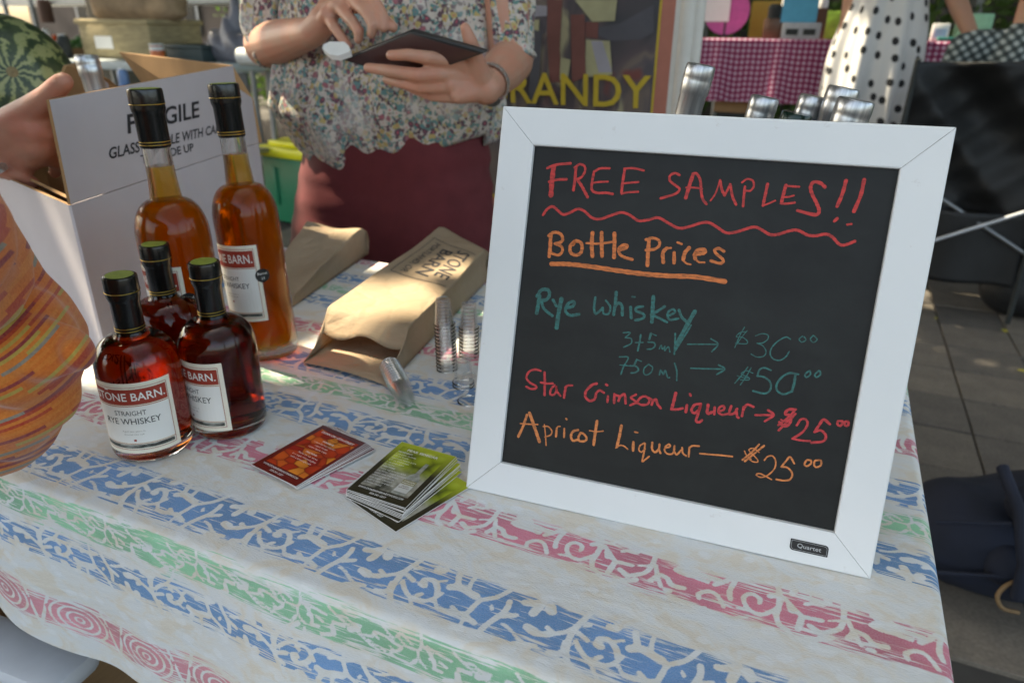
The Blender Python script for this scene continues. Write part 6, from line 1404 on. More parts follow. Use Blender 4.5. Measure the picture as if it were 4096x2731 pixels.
# generic figures of the picture: plain blurred shapes
m_a1 = plain('paint_grey', (.075, .072, .085), .7, .2, 8); m_a2 = plain('paint_red', (.16, .055, .045), .7, .25, 8); m_a3 = plain('paint_cream', (.36, .33, .19), .7, .2, 9); m_a4 = plain('paint_lilac', (.30, .28, .31), .7, .15, 9)
for i_, (nm, pts, m_) in enumerate((('painted_shape', [(2395, 110), (2480, 95), (2615, 20), (2615, 130), (2560, 160), (2440, 165), (2390, 140)], m_a1), ('painted_shape', [(2190, 0), (2250, 0), (2240, 200), (2250, 330), (2200, 330), (2190, 150)], m_a2),
                    ('painted_shape', [(2340, 90), (2395, 90), (2392, 155), (2345, 150)], m_a2), ('painted_shape', [(2345, 160), (2440, 165), (2450, 300), (2340, 310)], m_a3), ('painted_shape', [(2365, 165), (2410, 165), (2450, 290), (2395, 290)], m_a4),
                    ('painted_shape', [(2300, 0), (2470, 0), (2460, 85), (2370, 88)], m_a3), ('painted_shape', [(2115, 20), (2190, 25), (2190, 65), (2125, 70)], m_a4), ('painted_shape', [(2120, 80), (2160, 80), (2155, 140), (2118, 150)], m_a3),
                    ('painted_shape', [(2285, 60), (2340, 60), (2345, 310), (2290, 330)], m_a2), ('painted_shape', [(2140, 120), (2170, 130), (2150, 430), (2110, 430)], m_a1), ('painted_shape', [(2245, 230), (2285, 240), (2270, 330), (2240, 320)], m_a3))):
    quad(nm, [xz(*p) for p in pts], m_, ban, -.0015 - .0003 * i_, .0002)

# ---------------------------------------------------------------- green tote with a yellow lid
m_tote = plain('green_plastic', (.008, .19, .095), .4, .06, 8); m_lid = plain('yellow_plastic', (.78, .72, .02), .4, .06, 8)
TP = WZ(1260, 850, .0)
TP = W(1250, 850, 3.45); tz = TP.z
TP.z = 0
tote = empty('storage_tote', (TP.x, 3.45, 0), rad(-8), 'green plastic storage tote with a bright yellow lid on the paving behind the stall', 'tote')
zt2 = W(1150, 612, 3.5).z
box('tote_body', -.42, .42, 0, .8, .002, zt2 - .02, m_tote, tote, .03)
box('lid', -.44, .44, -.02, .82, zt2 - .03, zt2 + .03, m_lid, tote, .012); box('lid_panel', -.38, .38, .04, .76, zt2 + .03, zt2 + .06, m_lid, tote, .01)
for x_ in (-.3, .0, .3): box('rib', x_ - .02, x_ + .02, -.012, .0, .12, zt2 - .09, m_tote, tote, .004)

# ---------------------------------------------------------------- left-hand background stall
m_rear = plain('rear_table_top', (.40, .45, .46), .5, .06, 8)
m_dark = plain('dark_rubber', (.02, .024, .024), .7, .3, 10)
RY = 3.0
def bbox(name, x0, x1, y0, y1, Y, depth, mat, label, cat, bev=.01, group=None, rot=0):
    """a box whose front spans surveyed px x0..x1, y0..y1 at depth Y"""
    a = W(x0, y1, Y); c = W(x1, y0, Y)
    e = empty(name, ((a.x + c.x) / 2, Y, a.z), rad(rot), label, cat, group)
    w = (c.x - a.x) / 2; h = c.z - a.z
    return e, w, h
tp = W(100, 245, RY); tq = W(900, 300, RY)
tz_ = (tp.z + tq.z) / 2 + .03
rt = empty('rear_table', ((tp.x + tq.x) / 2, RY, 0), rad(-4), 'pale grey trestle table loaded with bags and boxes, in the left background', 'table')
box('tabletop', -1.05, .60, 0, .7, tz_ - .045, tz_, m_rear, rt, .008)
for x_ in (-.95, .50):
    for y_ in (.08, .62): tube('leg', [(x_, y_, tz_ - .04), (x_, y_, 0)], .018, m_legs, rt)
box('under_shelf', -1.0, .55, .1, .65, .45, .47, m_legs, rt)
e, w, h = bbox('woven_basket', 345, 600, 95, 222, RY + .25, .4, None, 'tan woven hamper with a white paper tag on the rear table', 'basket')
e.location.z = tz_ + .002
m_tan = plain('tan_weave', (.36, .285, .16), .85, .25, 14, 90, .003, stretch=(1, 1, 5))
box('basket_body', -w, w, -.02, .38, 0, h + .03, m_tan, e, .02)
box('basket_rim', -w - .012, w + .012, -.032, .392, h + .005, h + .035, m_tan, e, .01)
box('paper_tag', -w * .55, -w * .05, -.024, -.021, h * .30, h * .68, m_edge, e)
e2, w2_, h2 = bbox('paper_sack', 300, 690, 0, 95, RY + .3, .4, None, 'large crumpled brown paper sack heaped over the tan hamper', 'bag')
m_sack = plain('brown_paper', (.30, .205, .125), .85, .3, 9, 30, .01)
blob('sack_body', [(Vector((-w2_ * .55, .1, .09)), .10, Vector((w2_ * .62, .12, .07)), .085), (Vector((-w2_ * .3, .12, .20)), .12, Vector((w2_ * .45, .12, .19)), .09), (Vector((-w2_ * .1, .12, .32)), .13, Vector((w2_ * .3, .12, .30)), .10)], .012, m_sack, e2, 3,
     disp=lambda c: c * (1 + .05 * math.sin(c.x * 37 + c.z * 29) + .03 * math.sin(c.z * 71)))
e2.location.z = tz_ + h + .03
def cyl_thing(name, part, x, y0, y1, Y, rpx, mat, label, cat, parts=(), group=None, base=None):
    a = W(x, y1, Y); c = W(x, y0, Y); r = rpx * px(a)
    H_ = c.z - a.z; z0 = a.z if base is None else base
    e = empty(name, (a.x, Y, z0), 0, label, cat, group)
    lathe(part, [(0, 0), (r * .96, 0), (r, H_ * .04), (r * 1.0, H_ * .8), (r * .85, H_ * .93), (r * .8, H_), (0, H_)], mat, e, 24)
    for nm, f0, f1, rr, m_ in parts:
        lathe(nm, [(0, H_ * f0), (r * rr, H_ * f0), (r * rr, H_ * f1), (0, H_ * f1)], m_, e, 24)
    return e
m_org = plain('orange_plastic', (.55, .12, .03), .4); m_wh = plain('white_plastic_soft', (.62, .63, .62), .4)
cyl_thing('takeaway_cup', 'cup_wall', 628, 135, 200, RY + .12, 27, m_org, 'orange and white drink cup at the right end of the tan hamper', 'cup', (('cup_lid', 1.0, 1.1, 1.05, m_wh), ('sleeve_band', .7, .92, 1.02, m_wh)), base=tz_ + .002)
cyl_thing('dark_flask', 'flask_body', 262, 112, 200, RY + .15, 24, m_dark, 'tall black flask on the rear table left of the hamper', 'flask', (('flask_cap', 1.0, 1.1, .7, m_legs),), base=tz_ + .002)
cyl_thing('white_tub', 'tub_wall', 205, 140, 200, RY + .1, 34, m_wh, 'squat white tub beside the black flask on the rear table', 'tub', (('tub_lid', 1.0, 1.08, .9, m_wh),), base=tz_ + .002)
pb = W(140, 175, RY + .15)
e = empty('plastic_bag', (pb.x, RY + .2, tz_ + .002), 0, 'crumpled white plastic bag at the left end of the rear table', 'bag')
blob('bag_body', [(Vector((-.04, 0, .05)), .06, Vector((.06, 0, .04)), .05), (Vector((0, .02, .07)), .05, Vector((.02, .02, .13)), .02)], .008, m_wh, e, 2, disp=lambda c: c * (1 + .12 * math.sin(c.x * 60 + c.z * 50)))
pb = W(895, 145, RY + .3)
e = empty('plastic_bag', (pb.x, RY + .35, tz_ + .002), 0, 'stuffed grey plastic bag at the right end of the rear table', 'bag')
m_gbag = plain('grey_film', (.15, .15, .18), .4, .2, 10, 25, .01)
blob('bag_body', [(Vector((-.07, 0, .08)), .09, Vector((.09, 0, .08)), .09), (Vector((0, .02, .12)), .10, Vector((.03, .02, .22)), .05), (Vector((.03, .02, .24)), .03, Vector((.05, .02, .34)), .02)], .012, m_gbag, e, 2, disp=lambda c: c * (1 + .07 * math.sin(c.x * 50 + c.z * 40)))
a_, c_2 = W(895, 150, RY - .05), W(1060, 150, RY - .05)
e = empty('paper_roll', (0, 0, 0), 0, 'thick white paper roll lying at the right end of the rear table', 'roll')
r_ = 34 * px(a_); zz = tz_ + .002 + r_
tube('roll', [Vector((a_.x, RY + .05, zz)), Vector((c_2.x, RY + .05, zz))], r_, m_wh, e, 24)
tube('roll_core', [Vector((a_.x - .004, RY + .05, zz)), Vector((a_.x + .002, RY + .05, zz))], r_ * .35, m_card, e, 16)
e, w, h = bbox('black_crate', 665, 800, 158, 222, RY + .2, .3, None, 'dark teal plastic crate on the rear table between the hamper and grey bag', 'crate')
e.location.z = tz_ + .002
m_teal = plain('dark_teal', (.025, .045, .048), .6)
box('crate_body', -w, w, 0, .3, 0, h, m_teal, e, .01); box('crate_rim', -w - .01, w + .01, -.01, .31, h - .02, h, m_teal, e, .004)
# clear water bottle low at the carton's back
cyl_thing('water_bottle', 'bottle_wall', 500, 280, 350, 2.3, 20, plain('blue_plastic', (.12, .22, .42), .3), 'small blue plastic bottle seen through the gap behind the white carton', 'bottle', (('bottle_cap', 1.0, 1.12, .5, m_wh),))
# produce stall further back: poles, shelf, crates of vegetables
PY = 5.2
pst = empty('produce_stall', (W(300, 130, PY).x, PY, 0), rad(-3), 'produce stall with a white shelf and steel poles in the far left background', 'market stall')
sx = pst.location.x
def lx(x, y=130, Y=PY): return W(x, y, Y).x - sx
zs_ = W(600, 18, PY).z; zc_ = W(150, 235, PY).z
box('shelf', lx(-260), lx(1130), 0, .5, zs_ - .0, zs_ + .14, m_wh, pst, .01)
for x_ in (25, 140, 1030, 520): tube('pole', [(lx(x_), .0, 0), (lx(x_) , .0, 2.4)], .024, m_legs, pst)
box('counter', lx(-300), lx(950), .1, 1.0, zc_ - .06, zc_, m_rear, pst, .01)
box('counter_skirt', lx(-300), lx(950), .14, .16, .02, zc_ - .062, plain('grey_skirt', (.10, .11, .115), .85, .3, 4), pst)
rv = random.Random(5)
for i, (x0, x1, c_v, nm) in enumerate(((-60, 90, (.50, .30, .02), 'yellow squash'), (95, 165, (.55, .08, .01), 'orange peppers'), (180, 235, (.05, .16, .04), 'leafy greens'))):
    t = empty('vegetable_crate', (W((x0 + x1) / 2, 205, PY - .0).x, PY + .15, zc_ + .002), 0, 'crate of ' + nm + ' on the far left produce stall', 'crate', 'produce crates')
    w = (W(x1, 200, PY).x - W(x0, 200, PY).x) / 2
    for (a0_, a1_, b0_, b1_) in ((-w, w, -.02, 0), (-w, w, .28, .30), (-w, -w + .02, 0, .28), (w - .02, w, 0, .28)): box('crate_board', a0_, a1_, b0_, b1_, 0, .10, m_card, t)
    mv = plain('veg_' + nm.split()[0], c_v, .45, .35, 20)
    for k in range(12):
        p = Vector((rv.uniform(-w * .8, w * .8), rv.uniform(.03, .25), rv.uniform(.09, .17)))
        q = Vector((rv.uniform(-.03, .03), rv.uniform(-.03, .03), rv.uniform(-.02, .05)))
        blob('vegetable', [(p, .035, p + q, .026)], .012, mv, t, 1)
cyl_thing('hanging_lantern', 'shade', 192, 0, 92, PY - .05, 26, plain('brown_cane', (.10, .05, .035), .7), 'brown basket hanging from the shelf of the far produce stall', 'basket', (('ring', 1.0, 1.25, .1, m_dark),))

# ---------------------------------------------------------------- right-hand background stall with the gingham cloth
GY = 4.5
m_ging, nt, b = nodes('gingham')
sp = N(nt, 'SeparateXYZ'); nt.links.new(coords(nt), sp.inputs[0])
q_ = .030
def stripe(o_): return math_(nt, 'GREATER_THAN', math_(nt, 'FRACT', math_(nt, 'DIVIDE', math_(nt, 'ADD', o_, 10.0), q_)), .45)
sx_ = stripe(sp.outputs[0]); sz_ = stripe(math_(nt, 'ADD', sp.outputs[2], sp.outputs[1]))
nt.links.new(ramp(nt, math_(nt, 'MULTIPLY', math_(nt, 'ADD', sx_, sz_), .5), [(0, (.50, .40, .50)), (.3, (.30, .055, .13)), (.8, (.16, .008, .055))], 'CONSTANT'), b.inputs['Base Color'])
b.inputs['Roughness'].default_value = .85
gz = W(3050, 158, GY).z
gx0, gx1 = W(2780, 200, GY).x, W(4000, 200, GY).x
gt = empty('market_table', ((gx0 + gx1) / 2, GY, 0), 0, 'market table under a pink and plum gingham cloth in the right background', 'table')
gw = (gx1 - gx0) / 2
box('tabletop', -gw, gw, .01, .75, gz - .03, gz - .003, m_tabtop, gt)
for x_ in (-gw + .05, gw - .05):
    for y_ in (.08, .65): tube('leg', [(x_, y_, gz - .03), (x_, y_, 0)], .016, m_legs, gt)
gb = W(3050, 412, GY).z
def gcl(u, v):
    x = -gw + 2 * gw * u
    if v < .4: return Vector((x, .76 - .76 * v / .4, gz + .001))
    s = (v - .4) / .6
    return Vector((x, -.006 - .014 * s * (1 + math.sin(x * 17) + .5 * math.sin(x * 39)), gz + .001 - (gz - gb) * s))
gc = grid_sheet('gingham_cloth', gcl, 160, 40, m_ging)
gc.location = gt.location
tag(gc, 'pink and plum gingham cloth hanging over the right-hand background table', 'tablecloth')
bb_ = W(2960, 470, GY).z
e = empty('cardboard_box', (W(2960, 400, GY).x, GY + .1, 0), 0, 'tan cardboard box on a stand beneath the gingham table', 'box')
zb0 = W(2960, 460, GY).z
box('box_body', -.16, .14, 0, .3, zb0, W(2960, 370, GY + .1).z, m_card, e, .004); box('stand', -.14, .12, .02, .28, 0, zb0 - .001, m_dark, e)
e = empty('cloth_bundle', (W(3010, 370, GY - .0).x, GY + .12, W(2960, 370, GY + .1).z + .001), 0, 'crumpled teal cloth heaped on the tan box under the gingham table', 'cloth')
blob('bundle', [(Vector((-.09, 0, .004)), .012, Vector((.03, .02, .022)), .028), (Vector((.02, .02, .03)), .03, Vector((.10, .02, .004)), .014)], .006, plain('teal_cloth', (.012, .12, .10), .8), e, 2)
# goods on the gingham table
z_ = gz + .003
def gbox(name, part, x0, x1, ytop, mat, label, cat, dy=.1, depth=.12, extra=None):
    a = W(x0, 200, GY + dy); c = W(x1, ytop, GY + dy)
    e = empty(name, ((a.x + W(x1, 200, GY + dy).x) / 2, GY + dy, z_), 0, label, cat)
    w = (W(x1, 200, GY + dy).x - a.x) / 2
    box(part, -w, w, 0, depth, 0, max(c.z - z_, .02), mat, e, .006)
    return e, w, c.z - z_
m_pink = plain('pink_board', (.52, .08, .30), .5); m_yel = plain('yellow_board', (.42, .27, .04), .6, .1, 8); m_brown = plain('brown_glaze', (.10, .045, .02), .4)
e = empty('round_sign', (W(2905, 60, GY + .35).x, GY + .35, z_), 0, 'round magenta sign with a white paper, standing on the gingham table', 'sign')
r_ = 88 * px(W(2905, 50, GY + .35)); zc = W(2905, 45, GY + .35).z - z_
tube('disc', [(0, 0, zc), (0, .02, zc)], r_, m_pink, e, 36); tube('post', [(0, .01, 0), (0, .01, zc)], .012, m_dark, e)
box('paper_notice', -r_ * 1.1, r_ * .15, -.012, -.008, zc - r_ * .45, zc + r_ * .9, m_edge, e)
e, w, h = gbox('display_board', 'board_panel', 2985, 3125, 5, m_yel, 'mustard yellow display board at the back of the gingham table', 'display board', .55, .03)
e, w, h = gbox('ceramic_jar', 'jar_base', 3040, 3110, 75, m_brown, 'brown jar with a black lid at the left of the blue card', 'jar', .08, .10)
lathe('jar_lid', [(0, h), (w * .8, h), (w * .8, h + .06), (w * .5, h + .075), (0, h + .075)], m_dark, e, 24)
e.children[-1].location.y = .05
e, w, h = gbox('card_stand', 'stand_body', 3115, 3268, 92, plain('grey_stand', (.36, .36, .38), .4), 'grey desktop stand holding the upright blue card', 'stand', .0, .06)
for k in (-1, 1): box('window', k * w * .45 - w * .32, k * w * .45 + w * .32, -.003, 0, h * .25, h * .62, m_dark, e)
c__ = W(3205, 0, GY + .05)
e = empty('blue_card', (c__.x, GY + .075, z_ + h), 0, 'sky blue card standing in the grey holder on the gingham table', 'card')
w_ = 68 * px(c__); box('card_sheet', -w_, w_, 0, .006, .001, .22, plain('sky_blue', (.06, .33, .50), .6, .06), e)
for i, (x, y, rp, m_, lb_) in enumerate(((3141, 0, 15, m_wh, 'shiny white candle jar left of the blue card'), (3292, 0, 18, m_wh, 'shiny white candle jar right of the blue card'))):
    cyl_thing('candle_jar', 'jar_glass', x, -20, 30, GY + .35, rp, m_, lb_, 'jar', (('jar_lid', 1.0, 1.1, .9, m_wh),), 'white jars', base=W(x, 34, GY + .35).z)
    p = W(x, 34, GY + .35); r = empty('jar_riser', (p.x, GY + .35, z_), 0, 'slim riser under the jar ' + ('left' if i == 0 else 'right') + ' of the blue card', 'stand'); box('riser', -.03, .03, -.03, .03, 0, p.z - z_ - .001, m_brown, r)
gbox('mint_carton', 'carton_body', 3812, 3945, 55, plain('mint_card', (.22, .48, .30), .6), 'mint green carton on the gingham table beside the forearm', 'carton', .3, .2)
e, w, h = gbox('white_jug', 'jug_body', 3712, 3780, 95, m_wh, 'milky white jug on the gingham table behind the polka dot skirt', 'jug', .1, .06)
box('jug_label', -w * .7, w * .7, -.003, 0, h * .2, h * .7, plain('pale_blue', (.3, .4, .55), .6), e)
e, w, h = gbox('teal_pouch', 'pouch_body', 3742, 3825, 182, plain('teal_card', (.01, .14, .12), .7), 'small teal pouch at the front edge of the gingham table', 'pouch', -.0, .08)
gbox('lime_basket', 'basket_body', 3275, 3370, 45, plain('lime_green', (.28, .50, .06), .6, .3, 20), 'lime green basket right of the blue card on the gingham table', 'basket', .45, .2)

# ---------------------------------------------------------------- woman in the polka dot skirt
DY = 4.1
pw = empty('person', (0, 0, 0), 0, 'woman in a white skirt with black polka dots reaching over the gingham table', 'person')
m_dots, nt, b = nodes('polka_dots')
at_ = N(nt, 'Attribute'); at_.attribute_name = 'cloth_uv'
vo = N(nt, 'TexVoronoi', Scale=1.0, Randomness=.55); vo.voronoi_dimensions = '2D'; nt.links.new(at_.outputs['Vector'], vo.inputs['Vector'])
nt.links.new(mix(nt, ramp(nt, vo.outputs['Distance'], [(.175, (1, 1, 1)), (.215, (0, 0, 0))]), (.62, .60, .585), (.012, .012, .014)), b.inputs['Base Color'])
b.inputs['Roughness'].default_value = .8
rows = rows_from([(-160, 3425, 3705), (-60, 3415, 3715), (0, 3405, 3718), (100, 3362, 3716), (200, 3325, 3704), (300, 3300, 3688), (400, 3283, 3662), (500, 3275, 3640)], DY, [.13, .14, .16, .18, .19], 36)
sk = loft('polka_skirt', rows, m_dots, pw, 110, lambda t, s: ((.004 + .016 * s) * (math.sin(9 * t) + .5 * math.sin(17 * t + 2)), .0), thick=0)
uv = sk.data.attributes.new('cloth_uv', 'FLOAT_VECTOR', 'POINT')
arr = []
for i, v in enumerate(sk.data.vertices):
    k = i % 110; arr += [k / 110 * 19, v.co.z / .072 * .8 + k * .02, 0]
uv.data.foreach_set('vector', arr)
cx = rows[0][0]; wz = rows[0][2]
nk = Vector((cx - .02, DY + .05, wz + .50))
hd = Vector((cx + .42, DY - .10, wz - .32))
shp = nk + Vector((.19, -.02, -.05)); elp = W(3800, -60, DY - .05); hnd = W(3905, 190, DY - .15)
cs = chain([shp, elp, elp.lerp(hnd, .4), hnd], [.05, .042, .040, .026]) + [(hnd, .026, hnd + Vector((.03, -.01, -.06)), .02), (nk - Vector((0, 0, .05)), .06, Vector((cx, DY, wz)), .13), (nk + Vector((-.2, 0, -.06)), .05, shp, .05)]
for k, s_ in enumerate((-.02, -.006, .008, .02)): cs += [(hnd + Vector((.03 + s_, -.01, -.06)), .010, hnd + Vector((.045 + s_ * 1.5, -.02, -.13 - .01 * (k in (1, 2)))), .007)]
cs += [(hnd + Vector((0, -.01, -.02)), .012, hnd + Vector((-.02, -.03, -.08)), .008)]
sl_ = nk + Vector((-.2, 0, -.06)); cs += chain([sl_, sl_ + Vector((.0, .08, -.22)), sl_ + Vector((.08, .3, -.20))], [.048, .04, .028])
cs += [(sl_ + Vector((.08, .3, -.20)), .028, sl_ + Vector((.1, .38, -.2)), .018)]
for k in (-.09, .09): cs += chain([Vector((cx + k, DY, wz - .02)), Vector((cx + k, DY, .5)), Vector((cx + k, DY + .02, .36)), Vector((cx + k, DY + .02, .09)), Vector((cx + k, DY - .1, .04))], [.09, .056, .054, .036, .034])
blob('body', cs + head_cones(nk, (.3, 1, 0)), .006, m_skin3, pw, 4)
head_bits(nk, (.3, 1, 0), pw, m_hair, True)
m_dktop = plain('dark_top', (.03, .03, .04), .8)
loft('top', [(nk.x, nk.y, nk.z, .07, .06), (nk.x, nk.y - .01, nk.z - .04, .20, .08), (cx, DY, wz + .2, .16, .12), (cx, DY, wz - .02, .155, .125)], m_dktop, pw, 48)

# ---------------------------------------------------------------- folding chair with someone seated in it
CY = 3.3
m_cfab = plain('black_canvas', (.0085, .009, .010), .62, .5, 7, 240, .001)
m_ctube = plain('chair_steel', (.45, .47, .50), .35, .1, 20, metal=.7)
ch = empty('camping_chair', (0, 0, 0), 0, 'black canvas folding camping chair seen from behind at the right edge', 'chair')
TLc, TRc = W(3672, 248, CY), W(4330, 225, CY)
BLc, BRc = W(3560, 700, CY + .12), W(4200, 760, CY + .12)
BLc.z = BRc.z = .46
def cb(u, v):
    p = TLc.lerp(TRc, u).lerp(BLc.lerp(BRc, u), v)
    p.y += .06 * math.sin(math.pi * u) * math.sin(math.pi * min(v * 1.2, 1)) + .035 * math.sin(7 * u - 6 * v) * math.sin(4 * v + 1) + .05 * abs(math.sin(5.5 * (u - v * .9) + .4)) + .02 * abs(math.sin(13 * (u * .6 + v)))
    p.z += -.012 * math.sin(math.pi * u) * (1 - v)
    return p
grid_sheet('back_canvas', cb, 40, 30, m_cfab, ch, .003)
sd = Vector((.02, .45, -.02))
grid_sheet('seat_canvas', lambda u, v: BLc.lerp(BRc, u) + sd * v + Vector((0, 0, -.03 * math.sin(math.pi * u))), 12, 12, m_cfab, ch, .003)
grid_sheet('rear_pocket', lambda u, v: BLc.lerp(BRc, .04 + .92 * u) + Vector((0, -.015 + .02 * math.sin(9 * u),   .02 - .30 * v)), 24, 16, m_cfab, ch, .003)
for P0, P1 in ((TLc + Vector((0, .012, .01)), Vector((BLc.x, BLc.y + .01, .02))), (TRc + Vector((0, .012, .01)), Vector((BRc.x, BRc.y + .01, .02)))): tube('upright', [P0, P1], .011, m_dark, ch)
tube('cross_strut', [W(3735, 962, CY + .02), W(4200, 818, CY + .05)], .0085, m_ctube, ch)
tube('cross_strut', [W(3700, 752, CY + .10), W(4180, 1068, CY + .1)], .0085, m_legs, ch)
for P0 in (BLc, BRc): tube('front_leg', [P0 + sd, Vector((P0.x, P0.y + .42, 0.012))], .011, m_dark, ch)
for P0 in (BLc, BRc): tube('arm_rest', [P0 + Vector((0, .02, .22)), P0 + sd + Vector((0, 0, .22))], .014, m_cfab, ch); tube('arm_post', [P0 + sd, P0 + sd + Vector((0, 0, .22))], .010, m_dark, ch)
st = empty('person', (0, 0, 0), 0, 'seated dark-haired person in a plaid shirt, seen from behind in the camping chair', 'person')
m_plaid, nt, b = nodes('plaid_shirt')
sp = N(nt, 'SeparateXYZ'); nt.links.new(coords(nt, rot=(0, rad(38), 0)), sp.inputs[0])
def pst_(o_, q, th): return math_(nt, 'GREATER_THAN', math_(nt, 'FRACT', math_(nt, 'DIVIDE', math_(nt, 'ADD', o_, 10.0), q)), th)
pa_ = math_(nt, 'ADD', pst_(sp.outputs[0], .030, .5), pst_(sp.outputs[2], .030, .5))
nt.links.new(ramp(nt, math_(nt, 'MULTIPLY', pa_, .5), [(0, (.30, .34, .34)), (.3, (.07, .095, .10)), (.8, (.018, .028, .03))], 'CONSTANT'), b.inputs['Base Color']); b.inputs['Roughness'].default_value = .8
sc_ = W(4150, 200, CY + .25)
hc = W(4080, 40, CY + .42)
ns = W(4110, 118, CY + .40)
cs = [(ns - Vector((0, 0, .08)), .07, Vector((ns.x + .02, ns.y + .03, .58)), .14)] + head_cones(ns, (-.2, 1, 0))
for k in (-1, 1):
    s0 = ns + Vector((k * .2, .02, -.08)); cs += chain([s0, s0 + Vector((k * .05, .05, -.27)), s0 + Vector((k * .0, .28, -.32)), s0 + Vector((-k * .03, .34, -.33))], [.05, .04, .028, .02])
    hp = Vector((ns.x + k * .10, ns.y + .05, .56)); cs += chain([hp, hp + Vector((k * .02, .42, .02)), hp + Vector((k * .02, .46, -.46)), hp + Vector((k * .02, .60, -.50))], [.09, .062, .042, .035])
blob('body', cs, .007, m_skin3, st, 4)
head_bits(ns, (-.2, 1, 0), st, plain('brown_hair', (.035, .022, .014), .6, .4, 60, 120, .003), False)
blob('plaid_shirt', [(ns - Vector((.16, -.02, .075)), .075, ns - Vector((-.16, -.02, .075)), .075), (ns - Vector((0, 0, .10)), .12, Vector((ns.x + .02, ns.y + .03, .60)), .17), (ns - Vector((0, 0, .03)), .075, ns - Vector((0, 0, .10)), .11)] +
     [(ns + Vector((k * .2, .02, -.08)), .068, ns + Vector((k * .25, .07, -.33)), .055) for k in (-1, 1)], .007, m_plaid, st, 4)
blob('trousers', [(Vector((ns.x + k * .10, ns.y + .04, .57)), .11, Vector((ns.x + k * .12, ns.y + .46, .58)), .075) for k in (-1, 1)] + [(Vector((ns.x + k * .12, ns.y + .48, .55)), .075, Vector((ns.x + k * .12, ns.y + .5, .14)), .055) for k in (-1, 1)], .01, plain('black_trousers', (.012, .012, .015), .85), st, 3)
# black bag under the chair
e = empty('duffel_bag', (W(4330, 1100, CY + .35).x, CY + .32, 0), 0, 'black duffel bag stowed on the paving beneath the camping chair', 'bag')
blob('bag_body', [(Vector((-.24, 0, .13)), .13, Vector((.3, 0, .13)), .13), (Vector((-.2, .0, .24)), .11, Vector((.3, 0, .24)), .12)], .014, m_cfab, e, 4)
tube('bag_handle', [(-.1, -.02, .34), (-.05, -.03, .40), (.08, -.03, .40), (.13, -.02, .34)], .008, m_cfab, e)
# small green-glass bottle lying by it
# ---------------------------------------------------------------- navy backpack low at the right
KY = 1.6
m_navy = plain('navy_nylon', (.006, .010, .024), .85, .35, 9, 300, .0006)
kc = W(4100, 2050, KY)
bp = empty('backpack', (kc.x, KY, 0), rad(10), 'navy blue backpack with a tan loop slumped on the paving beside the table', 'backpack')
zc = kc.z
def bpd(c): return Vector((c.x, c.y, max(c.z, .012))) + Vector((0, 0, .008 * math.sin(c.x * 26 + c.y * 18)))
TT = W(3980, 1760, KY).z
blob('pack_body', [(Vector((-.10, 0, .13)), .13, Vector((.20, .02, .13)), .14), (Vector((-.08, .0, TT - .22)), .12, Vector((.22, .02, TT - .18)), .14), (Vector((-.10, 0, .13)), .13, Vector((-.08, 0, TT - .22)), .12)], .010, m_navy, bp, 4, disp=bpd)
blob('front_pocket', [(Vector((-.06, -.115, .14)), .05, Vector((.16, -.115, .14)), .06), (Vector((-.05, -.105, .28)), .045, Vector((.16, -.105, .30)), .06)], .008, m_navy, bp, 4, disp=bpd)
for zz_, ph_ in ((TT - .13, .3), (TT - .26, 1.2)):
    pts = [(-.215 + .43 * k / 14, -.125 - .035 * math.sin(math.pi * k / 14), zz_ + .055 * math.sin(math.pi * k / 14 * .8) + .01 * k / 14) for k in range(15)]
    tube('zip', pts, .0045, m_navy, bp, 8)
for x_ in (-.10, .10): tube('shoulder_strap', [(x_, -.06, TT - .02), (x_ + .01, -.15, TT - .06), (x_ + .03, -.19, TT - .16), (x_ + .04, -.185, .12)], .012, m_navy, bp, 8)
m_tan2 = plain('tan_cord', (.20, .12, .055), .7)
L_ = [W(4110, 2315, KY - .17), W(4035, 2335, KY - .18), W(3990, 2380, KY - .19), W(4010, 2430, KY - .19), (W(4075, 2448, KY - .18))]
tube('cord_loop', [p - Vector(bp.location) for p in [Vector(q) for q in curve_pts([tuple(p) for p in L_], 5)]], .0045, m_tan2, bp, 8)
for o_ in bp.children:
    if o_.name.startswith('cord_loop'): o_.matrix_parent_inverse = Matrix.Rotation(rad(10), 4, 'Z').inverted()
# green bottle and blue scoop seen in the gaps
pbt = WZ(4120, 1225, .03)
e = empty('glass_bottle', (pbt.x, pbt.y, .03), 0, 'dark green bottle lying on the paving near the right edge', 'bottle')
tube('bottle_body', [(-.10, -.02, 0), (.10, .02, 0), (.13, .025, 0), (.2, .03, 0)], [.03, .03, .012, .012], plain('bottle_green', (.01, .06, .045), .2), e, 20)
tube('bottle_cap', [(-.001 + .2, .03, 0), (.215, .032, 0)], .0135, m_steel, e, 16)

